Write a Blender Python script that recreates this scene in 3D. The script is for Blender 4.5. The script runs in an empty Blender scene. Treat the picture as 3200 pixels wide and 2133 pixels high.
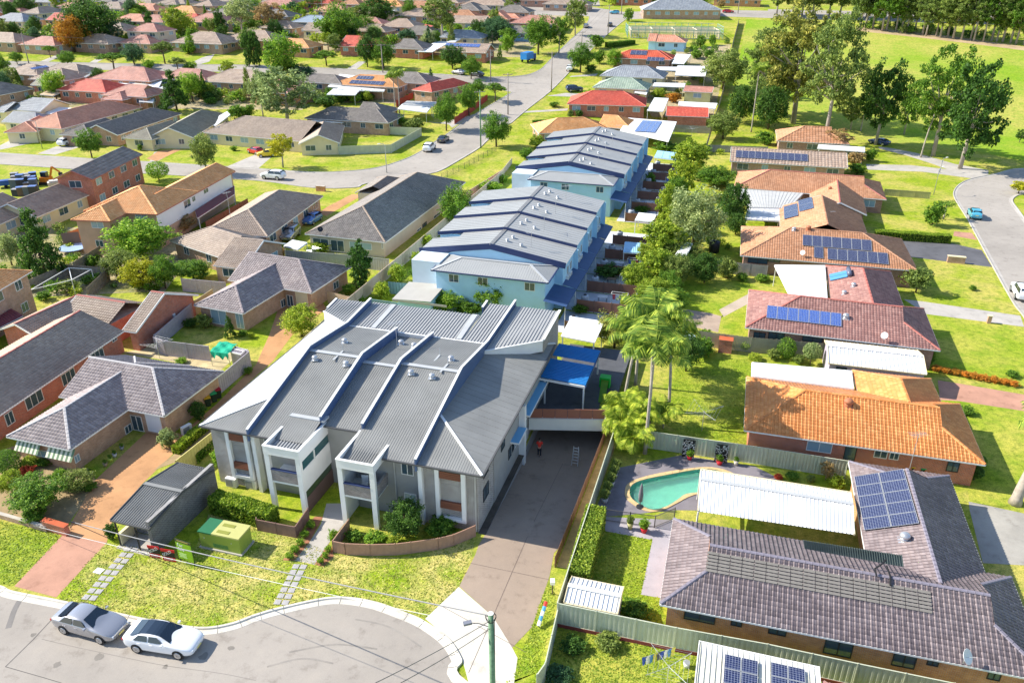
import bpy,bmesh,math,random
import numpy as np
from mathutils import Vector,Matrix
from mathutils.geometry import tessellate_polygon
S=bpy.context.scene
COL=S.collection
R=math.radians
rng=random.Random(7)
# ------------------------------------------------------------------ camera, sky, sun, exposure
CAM_H=39.5
FOC,CX,CY=2489.0,1600.0,1066.5
TH=math.atan(1234.0/FOC)
cam=bpy.data.cameras.new('camera')
cam.sensor_width=36.0
cam.lens=36.0*FOC/3200.0
cam.clip_start=0.5
cam.clip_end=5000
camo=bpy.data.objects.new('camera',cam)
camo.location=(0,0,CAM_H)
camo.rotation_euler=(math.pi/2-TH,0,0)
COL.objects.link(camo)
S.camera=camo
SUN_EL=R(38)
SHADOW_AZ=R(-13)
world=bpy.data.worlds.new('World')
S.world=world
world.use_nodes=True
wn=world.node_tree.nodes
sky=wn.new('ShaderNodeTexSky')
sky.sky_type='NISHITA'
sky.sun_disc=False
sky.sun_elevation=SUN_EL
sx,sy=-math.cos(SHADOW_AZ),-math.sin(SHADOW_AZ)
sky.sun_rotation=math.atan2(sx,sy)
sky.ozone_density=3.0
sky.air_density=1.0
sky.dust_density=0.5
bg=wn['Background']
bg.inputs['Strength'].default_value=0.145
hs=wn.new('ShaderNodeHueSaturation')
hs.inputs['Saturation'].default_value=0.95
world.node_tree.links.new(sky.outputs[0],hs.inputs['Color'])
world.node_tree.links.new(hs.outputs[0],bg.inputs['Color'])
sun=bpy.data.lights.new('sun','SUN')
sun.energy=5.0
sun.angle=R(0.53)
sun.color=(1.0,0.935,0.82)
suno=bpy.data.objects.new('sun',sun)
d=Vector((math.cos(SHADOW_AZ)*math.cos(SUN_EL),math.sin(SHADOW_AZ)*math.cos(SUN_EL),-math.sin(SUN_EL)))
suno.rotation_euler=d.to_track_quat('-Z','Y').to_euler()
suno.location=(-60,40,80)
COL.objects.link(suno)
S.view_settings.view_transform='Standard'
S.view_settings.look='None'
S.view_settings.exposure=0.74
S.view_settings.gamma=1.0
S.view_settings.use_curve_mapping=False
S.cycles.max_bounces=6
S.cycles.diffuse_bounces=3
S.cycles.use_denoising=True
# ------------------------------------------------------------------ where things stand
R0=(0,530,1060,1593)
C0=(0,800,1600,2400)
HILL=((190,0.0),(250,6.5),(355,15.0),(520,22.0),(3600,22.0))
def TZ(y):
 """Height of the ground: level, then a gentle hill beyond the middle street."""
 for(y0,z0),(y1,z1)in zip(HILL[:-1],HILL[1:]):
  if y<=y0:return z0
  if y<y1:return z0+(z1-z0)*(y-y0)/(y1-y0)
 return HILL[-1][1]
def G(x,y,z=0.0):
 """The point at height z over the ground seen at photograph position x, y."""
 a=(x-CX)/FOC
 b=(y-CY)/FOC
 dx,dy,dz=a,math.cos(TH)-b*math.sin(TH),-math.sin(TH)-b*math.cos(TH)
 t=(CAM_H-z)/-dz if dz<0 else 9e9
 if t<0 or dy*t>185:
  lo,hi=100.0,4000.0
  for _ in range(48):
   t=(lo+hi)/2
   if CAM_H+dz*t>z+TZ(dy*t):lo=t
   else:hi=t
 return Vector((dx*t,dy*t,CAM_H+dz*t))
def p(rc,x,y,z=0.0):
 """The same, positions read from a twelve-part enlargement of the survey photograph."""
 return G(C0[rc%10]+x/2.904,R0[rc//10]+y/2.904,z)
def ray(rc,x,y):
 a=(C0[rc%10]+x/2.904-CX)/FOC
 b=(R0[rc//10]+y/2.904-CY)/FOC
 return Vector((a,math.cos(TH)-b*math.sin(TH),-math.sin(TH)-b*math.cos(TH)))
ANG=R(16.5)
UD=Vector((math.cos(ANG),-math.sin(ANG),0))
VD=Vector((math.sin(ANG),math.cos(ANG),0))
ORG=Vector((-2.2,46.8,0))
def L(u,v,z=0.0):
 """Grid coordinates: u across, v up the street, origin at the front corner of the flats."""
 return ORG+UD*u+VD*v+Vector((0,0,z))
 # ------------------------------------------------------------------ mesh helpers
class MB:
 def __init__(self):
  self.v=[];self.f=[];self.m=[]
 def add(self,verts,faces,mi=0):
  o=len(self.v)
  self.v+=[tuple(q)for q in verts]
  for fc in faces:
   self.f.append(tuple(i+o for i in fc));self.m.append(mi)
  return self
 def quad(self,a,b,c,d,mi=0):
  return self.add((a,b,c,d),((0,1,2,3),),mi)
 def poly(self,pts,mi=0):
  return self.add(pts,(tuple(range(len(pts))),),mi)
 def box(self,c,s,rz=0.0,mi=0):
  x,y,z=s[0]/2,s[1]/2,s[2]/2
  cs,sn=math.cos(rz),math.sin(rz)
  vs=[]
  for dz in(-z,z):
   for dx,dy in((-x,-y),(x,-y),(x,y),(-x,y)):
    vs.append((c[0]+dx*cs-dy*sn,c[1]+dx*sn+dy*cs,c[2]+dz))
  return self.add(vs,((3,2,1,0),(4,5,6,7),(0,1,5,4),(1,2,6,5),(2,3,7,6),(3,0,4,7)),mi)
 def beam(self,a,b,w,h,mi=0,up=(0,0,1)):
  a,b=Vector(a),Vector(b)
  t=(b-a)
  if t.length<1e-6:return self
  t.normalize()
  s=t.cross(Vector(up))
  if s.length<1e-4:s=t.cross(Vector((1,0,0)))
  s.normalize();n=s.cross(t)
  s*=w/2;n*=h/2
  vs=[a-s-n,a+s-n,a+s+n,a-s+n,b-s-n,b+s-n,b+s+n,b-s+n]
  return self.add(vs,((0,1,2,3),(7,6,5,4),(0,4,5,1),(1,5,6,2),(2,6,7,3),(3,7,4,0)),mi)
 def tube(self,pts,r,n=6,mi=0,cap=True):
  pts=[Vector(q)for q in pts]
  rs=r if isinstance(r,(list,tuple))else[r]*len(pts)
  rings=[]
  for i,q in enumerate(pts):
   t=(pts[min(i+1,len(pts)-1)]-pts[max(i-1,0)])
   if t.length<1e-9:t=Vector((0,0,1))
   t.normalize()
   s=t.cross(Vector((0,0,1)))
   if s.length<1e-3:s=t.cross(Vector((1,0,0)))
   s.normalize();b=s.cross(t)
   rings.append([q+(s*math.cos(k*2*math.pi/n)+b*math.sin(k*2*math.pi/n))*rs[i]for k in range(n)])
  o=len(self.v)
  for rg in rings:self.v+=[tuple(q)for q in rg]
  for i in range(len(rings)-1):
   for k in range(n):
    a=o+i*n+k;b2=o+i*n+(k+1)%n
    self.f.append((a,b2,b2+n,a+n));self.m.append(mi)
  if cap:
   self.f.append(tuple(o+k for k in reversed(range(n))));self.m.append(mi)
   e=o+(len(rings)-1)*n
   self.f.append(tuple(e+k for k in range(n)));self.m.append(mi)
  return self
 def lathe(self,prof,n=10,c=(0,0,0),mi=0,sx=1,sy=1):
  o=len(self.v)
  for r_,z in prof:
   for k in range(n):
    a=k*2*math.pi/n
    self.v.append((c[0]+r_*math.cos(a)*sx,c[1]+r_*math.sin(a)*sy,c[2]+z))
  for i in range(len(prof)-1):
   for k in range(n):
    a=o+i*n+k;b=o+i*n+(k+1)%n
    self.f.append((a,b,b+n,a+n));self.m.append(mi)
  self.f.append(tuple(o+k for k in reversed(range(n))));self.m.append(mi)
  e=o+(len(prof)-1)*n
  self.f.append(tuple(e+k for k in range(n)));self.m.append(mi)
  return self
 def prism(self,pts,z0,z1,mi=0):
  """Upright prism on a plan outline."""
  n=len(pts)
  a=sum(pts[i][0]*pts[(i+1)%n][1]-pts[(i+1)%n][0]*pts[i][1]for i in range(n))
  if a<0:pts=list(reversed(pts))
  vs=[(q[0],q[1],z0)for q in pts]+[(q[0],q[1],z1)for q in pts]
  fs=[tuple(reversed(range(n))),tuple(range(n,2*n))]
  fs+=[(i,(i+1)%n,(i+1)%n+n,i+n)for i in range(n)]
  return self.add(vs,fs,mi)
 def mesh(self,name,mats,smooth=False):
  me=bpy.data.meshes.new(name)
  me.from_pydata(self.v,[],self.f)
  if not isinstance(mats,(list,tuple)):mats=[mats]
  for m in mats:me.materials.append(m)
  if len(mats)>1:me.polygons.foreach_set('material_index',self.m)
  if smooth:me.polygons.foreach_set('use_smooth',[True]*len(self.f))
  me.update()
  return me
 def build(self,name,mats,parent=None,smooth=False):
  return link(name,self.mesh(name,mats,smooth),parent)
def link(name,me,parent=None,loc=None,rz=0.0,scale=None):
 o=bpy.data.objects.new(name,me)
 COL.objects.link(o)
 if parent is not None:
  o.parent=parent
  if loc is None:o.matrix_parent_inverse=PINV.get(parent.name,Matrix())
 if loc is not None:o.location=loc
 if rz:o.rotation_euler=(0,0,rz)
 if scale is not None:o.scale=scale
 return o
PINV={}
def thing(name,label,cat,loc=(0,0,0),group=None):
 o=bpy.data.objects.new(name,None)
 o.empty_display_size=0.3
 COL.objects.link(o)
 loc=Vector(loc)
 if loc.y>190 and abs(loc.z)<1e-6:loc.z=TZ(loc.y)
 o.location=loc
 PINV[o.name]=Matrix.Translation(-loc)
 return tag(o,label,cat,group)
def tag(o,label=None,cat=None,group=None,kind=None):
 if label:o['label']=label
 if cat:o['category']=cat
 if group:o['group']=group
 if kind:o['kind']=kind
 return o
def structure(o):
 o['kind']='structure';return o
def mesh_np(name,co,quads,mats):
 """Fast mesh from arrays: co (n,3), quads (m,4)."""
 me=bpy.data.meshes.new(name)
 n,m=len(co),len(quads)
 me.vertices.add(n);me.vertices.foreach_set('co',np.asarray(co,np.float32).ravel())
 me.loops.add(m*4);me.loops.foreach_set('vertex_index',np.asarray(quads,np.int32).ravel())
 me.polygons.add(m)
 me.polygons.foreach_set('loop_start',np.arange(m,dtype=np.int32)*4)
 me.polygons.foreach_set('loop_total',np.full(m,4,np.int32))
 for mm in(mats if isinstance(mats,(list,tuple))else[mats]):me.materials.append(mm)
 me.update(calc_edges=True)
 return me
def copy_tree(o,parent=None):
 c=o.copy();COL.objects.link(c);c.parent=parent
 PINV[c.name]=PINV.get(o.name,Matrix())
 for ch in list(o.children):copy_tree(ch,c)
 return c
 # ------------------------------------------------------------------ materials
MATS={}
def _nt(name,rough=0.7,spec=0.3,metal=0.0):
 m=bpy.data.materials.new(name);m.use_nodes=True
 nt=m.node_tree;b=nt.nodes['Principled BSDF']
 b.inputs['Roughness'].default_value=rough
 b.inputs['Specular IOR Level'].default_value=spec
 b.inputs['Metallic'].default_value=metal
 return m,nt,b
def _noise(nt,scale,detail=4,rough=0.6,coord='Object',vec=None):
 n=nt.nodes.new('ShaderNodeTexNoise')
 n.inputs['Scale'].default_value=scale;n.inputs['Detail'].default_value=detail;n.inputs['Roughness'].default_value=rough
 if vec is None:
  tc=nt.nodes.new('ShaderNodeTexCoord');vec=tc.outputs[coord]
 nt.links.new(vec,n.inputs['Vector'])
 return n
def _ramp(nt,fac,stops):
 r=nt.nodes.new('ShaderNodeValToRGB')
 el=r.color_ramp.elements
 while len(el)<len(stops):el.new(0.5)
 for e,(pos,c)in zip(el,stops):
  e.position=pos;e.color=(*c,1)if len(c)==3 else c
 nt.links.new(fac,r.inputs['Fac'])
 return r
def _mix(nt,fac,a,b,mode='MIX'):
 m=nt.nodes.new('ShaderNodeMix');m.data_type='RGBA';m.blend_type=mode
 for k,val in((0,fac),(6,a),(7,b)):
  if hasattr(val,'is_output'):nt.links.new(val,m.inputs[k])
  elif isinstance(val,(tuple,list)):m.inputs[k].default_value=(*val,1)
  else:m.inputs[k].default_value=val
 return m.outputs[2]
def _bump(nt,b,h,strength=0.3,dist=0.05):
 n=nt.nodes.new('ShaderNodeBump');n.inputs['Strength'].default_value=strength;n.inputs['Distance'].default_value=dist
 nt.links.new(h,n.inputs['Height']);nt.links.new(n.outputs[0],b.inputs['Normal'])
 return n
def sc(c,k):return tuple(min(1,x*k)for x in c)
def plain(name,c,rough=0.6,var=0.12,scale=0.8,spec=0.3,metal=0.0,bump=0.0):
 """One colour with soft weathering over metres."""
 if name in MATS:return MATS[name]
 m,nt,b=_nt(name,rough,spec,metal)
 n=_noise(nt,scale,6)
 r=_ramp(nt,n.outputs[0],((0.3,sc(c,1-var)),(0.5,c),(0.72,sc(c,1+var))))
 nt.links.new(r.outputs[0],b.inputs['Base Color'])
 if bump:_bump(nt,b,_noise(nt,18,5).outputs[0],bump,0.02)
 MATS[name]=m
 return m
def tilemat(name,c,c2=None,var=0.22,rough=0.55):
 """Roof tile: a shade of its own for every tile, dirt in large patches."""
 if name in MATS:return MATS[name]
 c2=c2 or sc(c,1.35)
 m,nt,b=_nt(name,rough,0.35)
 g=nt.nodes.new('ShaderNodeNewGeometry')
 oi=nt.nodes.new('ShaderNodeObjectInfo')
 ad=nt.nodes.new('ShaderNodeMath');ad.operation='ADD'
 nt.links.new(g.outputs['Random Per Island'],ad.inputs[0]);nt.links.new(oi.outputs['Random'],ad.inputs[1])
 fr=nt.nodes.new('ShaderNodeMath');fr.operation='FRACT';nt.links.new(ad.outputs[0],fr.inputs[0])
 r=_ramp(nt,fr.outputs[0],((0.0,sc(_l(c,c2,.3),1-var*.6)),(0.3,_l(c,c2,.25)),(0.7,_l(c,c2,.5)),(1.0,_l(c,c2,.8))))
 n=_noise(nt,0.35,6,0.65)
 r2=_ramp(nt,n.outputs[0],((0.33,(0.8,0.8,0.82)),(0.55,(1,1,1)),(0.75,(1.12,1.1,1.05))))
 col=_mix(nt,1.0,r.outputs[0],r2.outputs[0],'MULTIPLY')
 nt.links.new(col,b.inputs['Base Color'])
 MATS[name]=m
 return m
def _l(a,b,t):return tuple(x+(y-x)*t for x,y in zip(a,b))
def brick(name,c,c2,mortar=(0.5,0.46,0.4),bw=0.24,bh=0.086,ms=0.010,bump=0.4):
 if name in MATS:return MATS[name]
 m,nt,b=_nt(name,0.85,0.2)
 g=nt.nodes.new('ShaderNodeNewGeometry')
 sp=nt.nodes.new('ShaderNodeSeparateXYZ');nt.links.new(g.outputs['Position'],sp.inputs[0])
 sn=nt.nodes.new('ShaderNodeSeparateXYZ');nt.links.new(g.outputs['True Normal'],sn.inputs[0])
 def M(op,a,b_):
  k=nt.nodes.new('ShaderNodeMath');k.operation=op
  for i,val in enumerate((a,b_)):
   if hasattr(val,'is_output'):nt.links.new(val,k.inputs[i])
   else:k.inputs[i].default_value=val
  return k.outputs[0]
 along=M('SUBTRACT',M('MULTIPLY',sp.outputs[1],sn.outputs[0]),M('MULTIPLY',sp.outputs[0],sn.outputs[1]))
 cb=nt.nodes.new('ShaderNodeCombineXYZ');nt.links.new(along,cb.inputs[0]);nt.links.new(sp.outputs[2],cb.inputs[1])
 t=nt.nodes.new('ShaderNodeTexBrick');nt.links.new(cb.outputs[0],t.inputs['Vector'])
 t.inputs['Scale'].default_value=1.0
 t.inputs['Brick Width'].default_value=bw;t.inputs['Row Height'].default_value=bh
 t.inputs['Mortar Size'].default_value=ms;t.inputs['Bias'].default_value=-0.1
 t.inputs['Color1'].default_value=(*c,1);t.inputs['Color2'].default_value=(*c2,1);t.inputs['Mortar'].default_value=(*mortar,1)
 n=_noise(nt,1.3,5)
 r2=_ramp(nt,n.outputs[0],((0.3,(0.78,0.76,0.74)),(0.7,(1.1,1.1,1.1))))
 nt.links.new(_mix(nt,1.0,t.outputs[0],r2.outputs[0],'MULTIPLY'),b.inputs['Base Color'])
 iv=nt.nodes.new('ShaderNodeInvert');nt.links.new(t.outputs['Fac'],iv.inputs['Color'])
 _bump(nt,b,iv.outputs[0],bump,0.01)
 MATS[name]=m
 return m
def grassmat(name,base,dry,dark,dryness=0.5,scale=0.16):
 if name in MATS:return MATS[name]
 m,nt,b=_nt(name,0.95,0.08)
 n1=_noise(nt,scale,6,0.62)
 n2=_noise(nt,1.7,6,0.7)
 n3=_noise(nt,9.0,4,0.75)
 r1=_ramp(nt,n1.outputs[0],((0.5-dryness*0.18,base),(0.62+(0.5-dryness)*0.3,dry)))
 r2=_ramp(nt,n2.outputs[0],((0.33,(0.5,0.62,0.5)),(0.5,(1,1,1)),(0.68,(1.3,1.22,1.15))))
 c1=_mix(nt,1.0,r1.outputs[0],r2.outputs[0],'MULTIPLY')
 r3=_ramp(nt,n3.outputs[0],((0.36,(0.55,0.6,0.5)),(0.55,(1,1,1)),(0.7,(1.3,1.25,1.2))))
 c2=_mix(nt,1.0,c1,r3.outputs[0],'MULTIPLY')
 n4=_noise(nt,0.45,5,0.7)
 f=_ramp(nt,n4.outputs[0],((0.52,(0,0,0)),(0.68,(0.75,0.75,0.75))))
 c3=_mix(nt,f.outputs[0],c2,dark)
 nt.links.new(c3,b.inputs['Base Color'])
 _bump(nt,b,n3.outputs[0],0.6,0.06)
 MATS[name]=m
 return m
def pavemat(name,c,var=0.15,patch=0.12,rough=0.9,fine=30):
 """Asphalt or concrete: fine grain, broad tonal drift, stains."""
 if name in MATS:return MATS[name]
 m,nt,b=_nt(name,rough,0.2)
 n1=_noise(nt,patch,6,0.6);n2=_noise(nt,fine,3,0.7);n3=_noise(nt,0.9,6,0.7)
 r1=_ramp(nt,n1.outputs[0],((0.32,sc(c,1-var)),(0.5,c),(0.7,sc(c,1+var*0.8))))
 r2=_ramp(nt,n2.outputs[0],((0.3,(0.86,0.86,0.86)),(0.7,(1.1,1.1,1.1))))
 col=_mix(nt,1.0,r1.outputs[0],r2.outputs[0],'MULTIPLY')
 r3=_ramp(nt,n3.outputs[0],((0.28,(0.72,0.7,0.68)),(0.45,(1,1,1)),(0.75,(1.08,1.07,1.05))))
 col=_mix(nt,1.0,col,r3.outputs[0],'MULTIPLY')
 nt.links.new(col,b.inputs['Base Color'])
 _bump(nt,b,n2.outputs[0],0.25,0.01)
 MATS[name]=m
 return m
def leafmat(name,c,c2,trans=0.42):
 if name in MATS:return MATS[name]
 m,nt,b=_nt(name,0.6,0.25)
 g=nt.nodes.new('ShaderNodeNewGeometry');oi=nt.nodes.new('ShaderNodeObjectInfo')
 r=_ramp(nt,g.outputs['Random Per Island'],((0.0,sc(c,0.6)),(0.4,c),(0.8,c2),(1.0,sc(c2,1.3))))
 n=_noise(nt,2.6,3,0.5)
 r2=_ramp(nt,n.outputs[0],((0.35,(0.75,0.8,0.75)),(0.65,(1.2,1.15,1.0))))
 col=_mix(nt,1.0,r.outputs[0],r2.outputs[0],'MULTIPLY')
 r3=_ramp(nt,oi.outputs['Random'],((0.0,(0.85,0.9,0.85)),(1.0,(1.15,1.1,1.1))))
 col=_mix(nt,1.0,col,r3.outputs[0],'MULTIPLY')
 nt.links.new(col,b.inputs['Base Color'])
 t=nt.nodes.new('ShaderNodeBsdfTranslucent');nt.links.new(col,t.inputs[0])
 mx=nt.nodes.new('ShaderNodeMixShader');mx.inputs[0].default_value=trans
 nt.links.new(b.outputs[0],mx.inputs[1]);nt.links.new(t.outputs[0],mx.inputs[2])
 nt.links.new(mx.outputs[0],nt.nodes['Material Output'].inputs[0])
 MATS[name]=m
 return m
def glassmat(name,c=(0.03,0.05,0.07),rough=0.05):
 if name in MATS:return MATS[name]
 m,nt,b=_nt(name,rough,0.9)
 b.inputs['Base Color'].default_value=(*c,1)
 MATS[name]=m
 return m
def solarmat(name='solar_cells',c=(0.012,0.018,0.06),line=(0.30,0.33,0.42)):
 if name in MATS:return MATS[name]
 m,nt,b=_nt(name,0.12,0.6)
 tc=nt.nodes.new('ShaderNodeTexCoord')
 t=nt.nodes.new('ShaderNodeTexBrick');nt.links.new(tc.outputs['Object'],t.inputs['Vector'])
 t.offset=0.0
 t.inputs['Scale'].default_value=1.0;t.inputs['Brick Width'].default_value=0.165;t.inputs['Row Height'].default_value=0.165
 t.inputs['Mortar Size'].default_value=0.008;t.inputs['Color1'].default_value=(*c,1);t.inputs['Color2'].default_value=(*sc(c,1.5),1)
 t.inputs['Mortar'].default_value=(*line,1)
 nt.links.new(t.outputs[0],b.inputs['Base Color'])
 MATS[name]=m
 return m
GRASS=grassmat('lawn_grass',(0.30,0.38,0.025),(0.50,0.44,0.11),(0.15,0.26,0.018),0.55)
GRASS_DRY=grassmat('verge_grass',(0.30,0.39,0.025),(0.58,0.50,0.17),(0.17,0.29,0.018),0.62,0.3)
GRASS_LUSH=grassmat('lush_grass',(0.28,0.37,0.028),(0.46,0.44,0.08),(0.16,0.28,0.018),0.5)
FIELD=grassmat('field_grass',(0.26,0.40,0.025),(0.48,0.45,0.10),(0.17,0.34,0.02),0.62,0.022)
ASPH=pavemat('asphalt',(0.35,0.315,0.275),0.16,0.09)
ASPH2=pavemat('street_asphalt',(0.37,0.335,0.295),0.18,0.06)
CONC=pavemat('pale_concrete',(0.62,0.58,0.50),0.12,0.3)
CONC2=pavemat('grey_concrete',(0.44,0.41,0.37),0.14,0.3)
DRIVE=pavemat('brown_drive_concrete',(0.32,0.25,0.195),0.14,0.16)
ORDRIVE=pavemat('orange_stamped_concrete',(0.50,0.27,0.13),0.18,0.3)
PINKPAVE=pavemat('pink_paver',(0.46,0.25,0.175),0.16,0.5)
DARKDRIVE=pavemat('dark_drive',(0.12,0.12,0.13),0.2,0.3)
SOIL=pavemat('garden_soil',(0.33,0.24,0.13),0.3,0.6,fine=12)
BARK=plain('tree_bark',(0.16,0.12,0.09),0.9,0.3,3.0,0.1)
PALEBARK=plain('pale_gum_bark',(0.40,0.35,0.29),0.85,0.25,3.0,0.1)
WHITE=plain('white_paint',(0.80,0.79,0.76),0.5,0.05)
CREAM=plain('cream_paint',(0.72,0.62,0.40),0.7,0.06)
WHITEROOF=plain('white_metal_roof',(0.80,0.80,0.79),0.45,0.05,0.4)
GREYROOF=plain('grey_metal_roof',(0.235,0.235,0.222),0.5,0.16,0.35,0.35)
TOWNROOF=plain('pale_grey_metal_roof',(0.35,0.355,0.345),0.45,0.08,0.25,0.4)
NAVY=plain('navy_fascia',(0.04,0.06,0.15),0.4,0.1)
STEEL=plain('galvanised_steel',(0.55,0.56,0.57),0.35,0.08,2.0,0.5,0.6)
DARK=plain('dark_metal',(0.03,0.03,0.035),0.5,0.1)
BLACKP=plain('black_plastic',(0.02,0.02,0.022),0.5,0.1)
BRICK_DK=brick('dark_grey_brick',(0.16,0.15,0.15),(0.09,0.085,0.09),(0.36,0.35,0.34),0.26,0.10,0.014,0.5)
GLASS=glassmat('window_glass',(0.05,0.09,0.12))
GLASSL=glassmat('curtained_glass',(0.30,0.42,0.50),0.15)
CARGLASS=glassmat('car_glass',(0.01,0.02,0.035),0.04)
SOLAR=solarmat()
SOLARB=solarmat('blue_solar_cells',(0.02,0.06,0.25),(0.35,0.42,0.55))
SOLARFR=plain('panel_frame',(0.42,0.44,0.46),0.4,0.03)
FENCE=plain('cream_fence_steel',(0.60,0.56,0.42),0.6,0.10,1.2)
FENCEG=plain('green_cream_fence_steel',(0.52,0.54,0.40),0.6,0.10,1.2)
FENCEL=plain('lilac_grey_fence_steel',(0.42,0.38,0.42),0.6,0.12,1.5)
PALING=plain('weathered_paling',(0.30,0.25,0.20),0.9,0.25,1.5)
REDFENCE=plain('red_brown_screen',(0.26,0.13,0.09),0.7,0.12,1.5)
BRICK_RED=brick('red_brick',(0.60,0.14,0.055),(0.44,0.095,0.045))
BRICK_OR=brick('orange_brick',(0.68,0.28,0.085),(0.54,0.19,0.065))
BRICK_BR=brick('brown_brick',(0.42,0.20,0.13),(0.30,0.13,0.085))
BRICK_TAN=brick('tan_brick',(0.54,0.31,0.19),(0.42,0.22,0.13))
BRICK_GREY=brick('grey_brick',(0.27,0.25,0.24),(0.15,0.14,0.14),(0.62,0.60,0.56),0.26,0.10,0.016,0.5)
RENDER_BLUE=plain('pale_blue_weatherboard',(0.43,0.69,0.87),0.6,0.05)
RENDER_GREY=plain('grey_render',(0.30,0.30,0.30),0.8,0.08)
# ------------------------------------------------------------------ roofs and houses
def chain_at(ch,t):
 return np.interp(t,[c[0]for c in ch],[c[1]for c in ch])
PROFS={0:([0,.042,.06,.11,.16,.21,.30],[-.028,-.028,.028,.042,.028,0,0],.33),1:([0,.07,.14,.22,.31],[-.03,-.03,.045,0,0],.34),2:([0,.14,.28,.43,.60],[-.04,-.04,.06,0,0],.66)}
def tile_arrays(O,sd,td,nd,lc,rcn,tmax,lod):
 """Every tile of one roof face, each with its own edges: returns vertices (n,k,3), the quads of one tile, full-size flags."""
 us,hs,gauge=PROFS[lod]
 us=np.array(us);hs=np.array(hs);w=us[-1];k=len(us)
 rows=max(1,int(round(tmax/gauge)));gauge=tmax/rows
 V=[];full=[]
 for r in range(rows):
  t0=r*gauge-0.03;t1=(r+1)*gauge+0.01
  tq0,tq1=max(t0,0),min(t1,tmax)
  a0,b0=chain_at(lc,tq0),chain_at(rcn,tq0)
  a1,b1=chain_at(lc,tq1),chain_at(rcn,tq1)
  lo,hi=min(a0,a1),max(b0,b1)
  i0=math.floor(lo/w);i1=math.ceil(hi/w)
  off=(r%2)*0.0
  st=(np.arange(i0,i1)[:,None]*w+us[None,:]*0.995+off)
  sl=np.clip(st,a0,b0);sh=np.clip(st,a1,b1)
  keep=((sl[:,-1]-sl[:,0])+(sh[:,-1]-sh[:,0]))>0.05
  fl=(np.abs(sl-st).max(1)+np.abs(sh-st).max(1))<1e-6
  sl,sh,fl=sl[keep],sh[keep],fl[keep]
  if not len(sl):continue
  low=O+sl[...,None]*sd+t0*td+(hs+0.03)[None,:,None]*nd
  up=O+sh[...,None]*sd+t1*td+(hs+0.014)[None,:,None]*nd
  bot=O+sl[...,None]*sd+t0*td+(hs*0.6+0.002)[None,:,None]*nd
  V.append(np.concatenate([low,up,bot],1));full.append(fl)
 if not V:return None
 V=np.concatenate(V);full=np.concatenate(full)
 q=[]
 for i in range(k-1):
  q.append((i,i+1,k+i+1,k+i))
  q.append((2*k+i,2*k+i+1,i+1,i))
 return V,np.array(q),full
def rib_arrays(mb,O,sd,td,nd,lc,rcn,tmax,pitch=0.25,w=0.05,h=0.035):
 ts=np.linspace(0,tmax,60)
 lo=chain_at(lc,ts);hi=chain_at(rcn,ts)
 s=math.ceil(lo.min()/pitch)*pitch
 while s<hi.max():
  ok=ts[(lo<=s)&(s<=hi)]
  if len(ok)>1 and ok[-1]-ok[0]>0.2:
   a=O+sd*s+td*ok[0];b=O+sd*s+td*ok[-1]
   x=sd*w/2;n=nd*h
   mb.add([a-x,a-x*.5+n,a+x*.5+n,a+x,b-x,b-x*.5+n,b+x*.5+n,b+x],((0,4,5,1),(1,5,6,2),(2,6,7,3),(0,1,2,3)))
  s+=pitch
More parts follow.
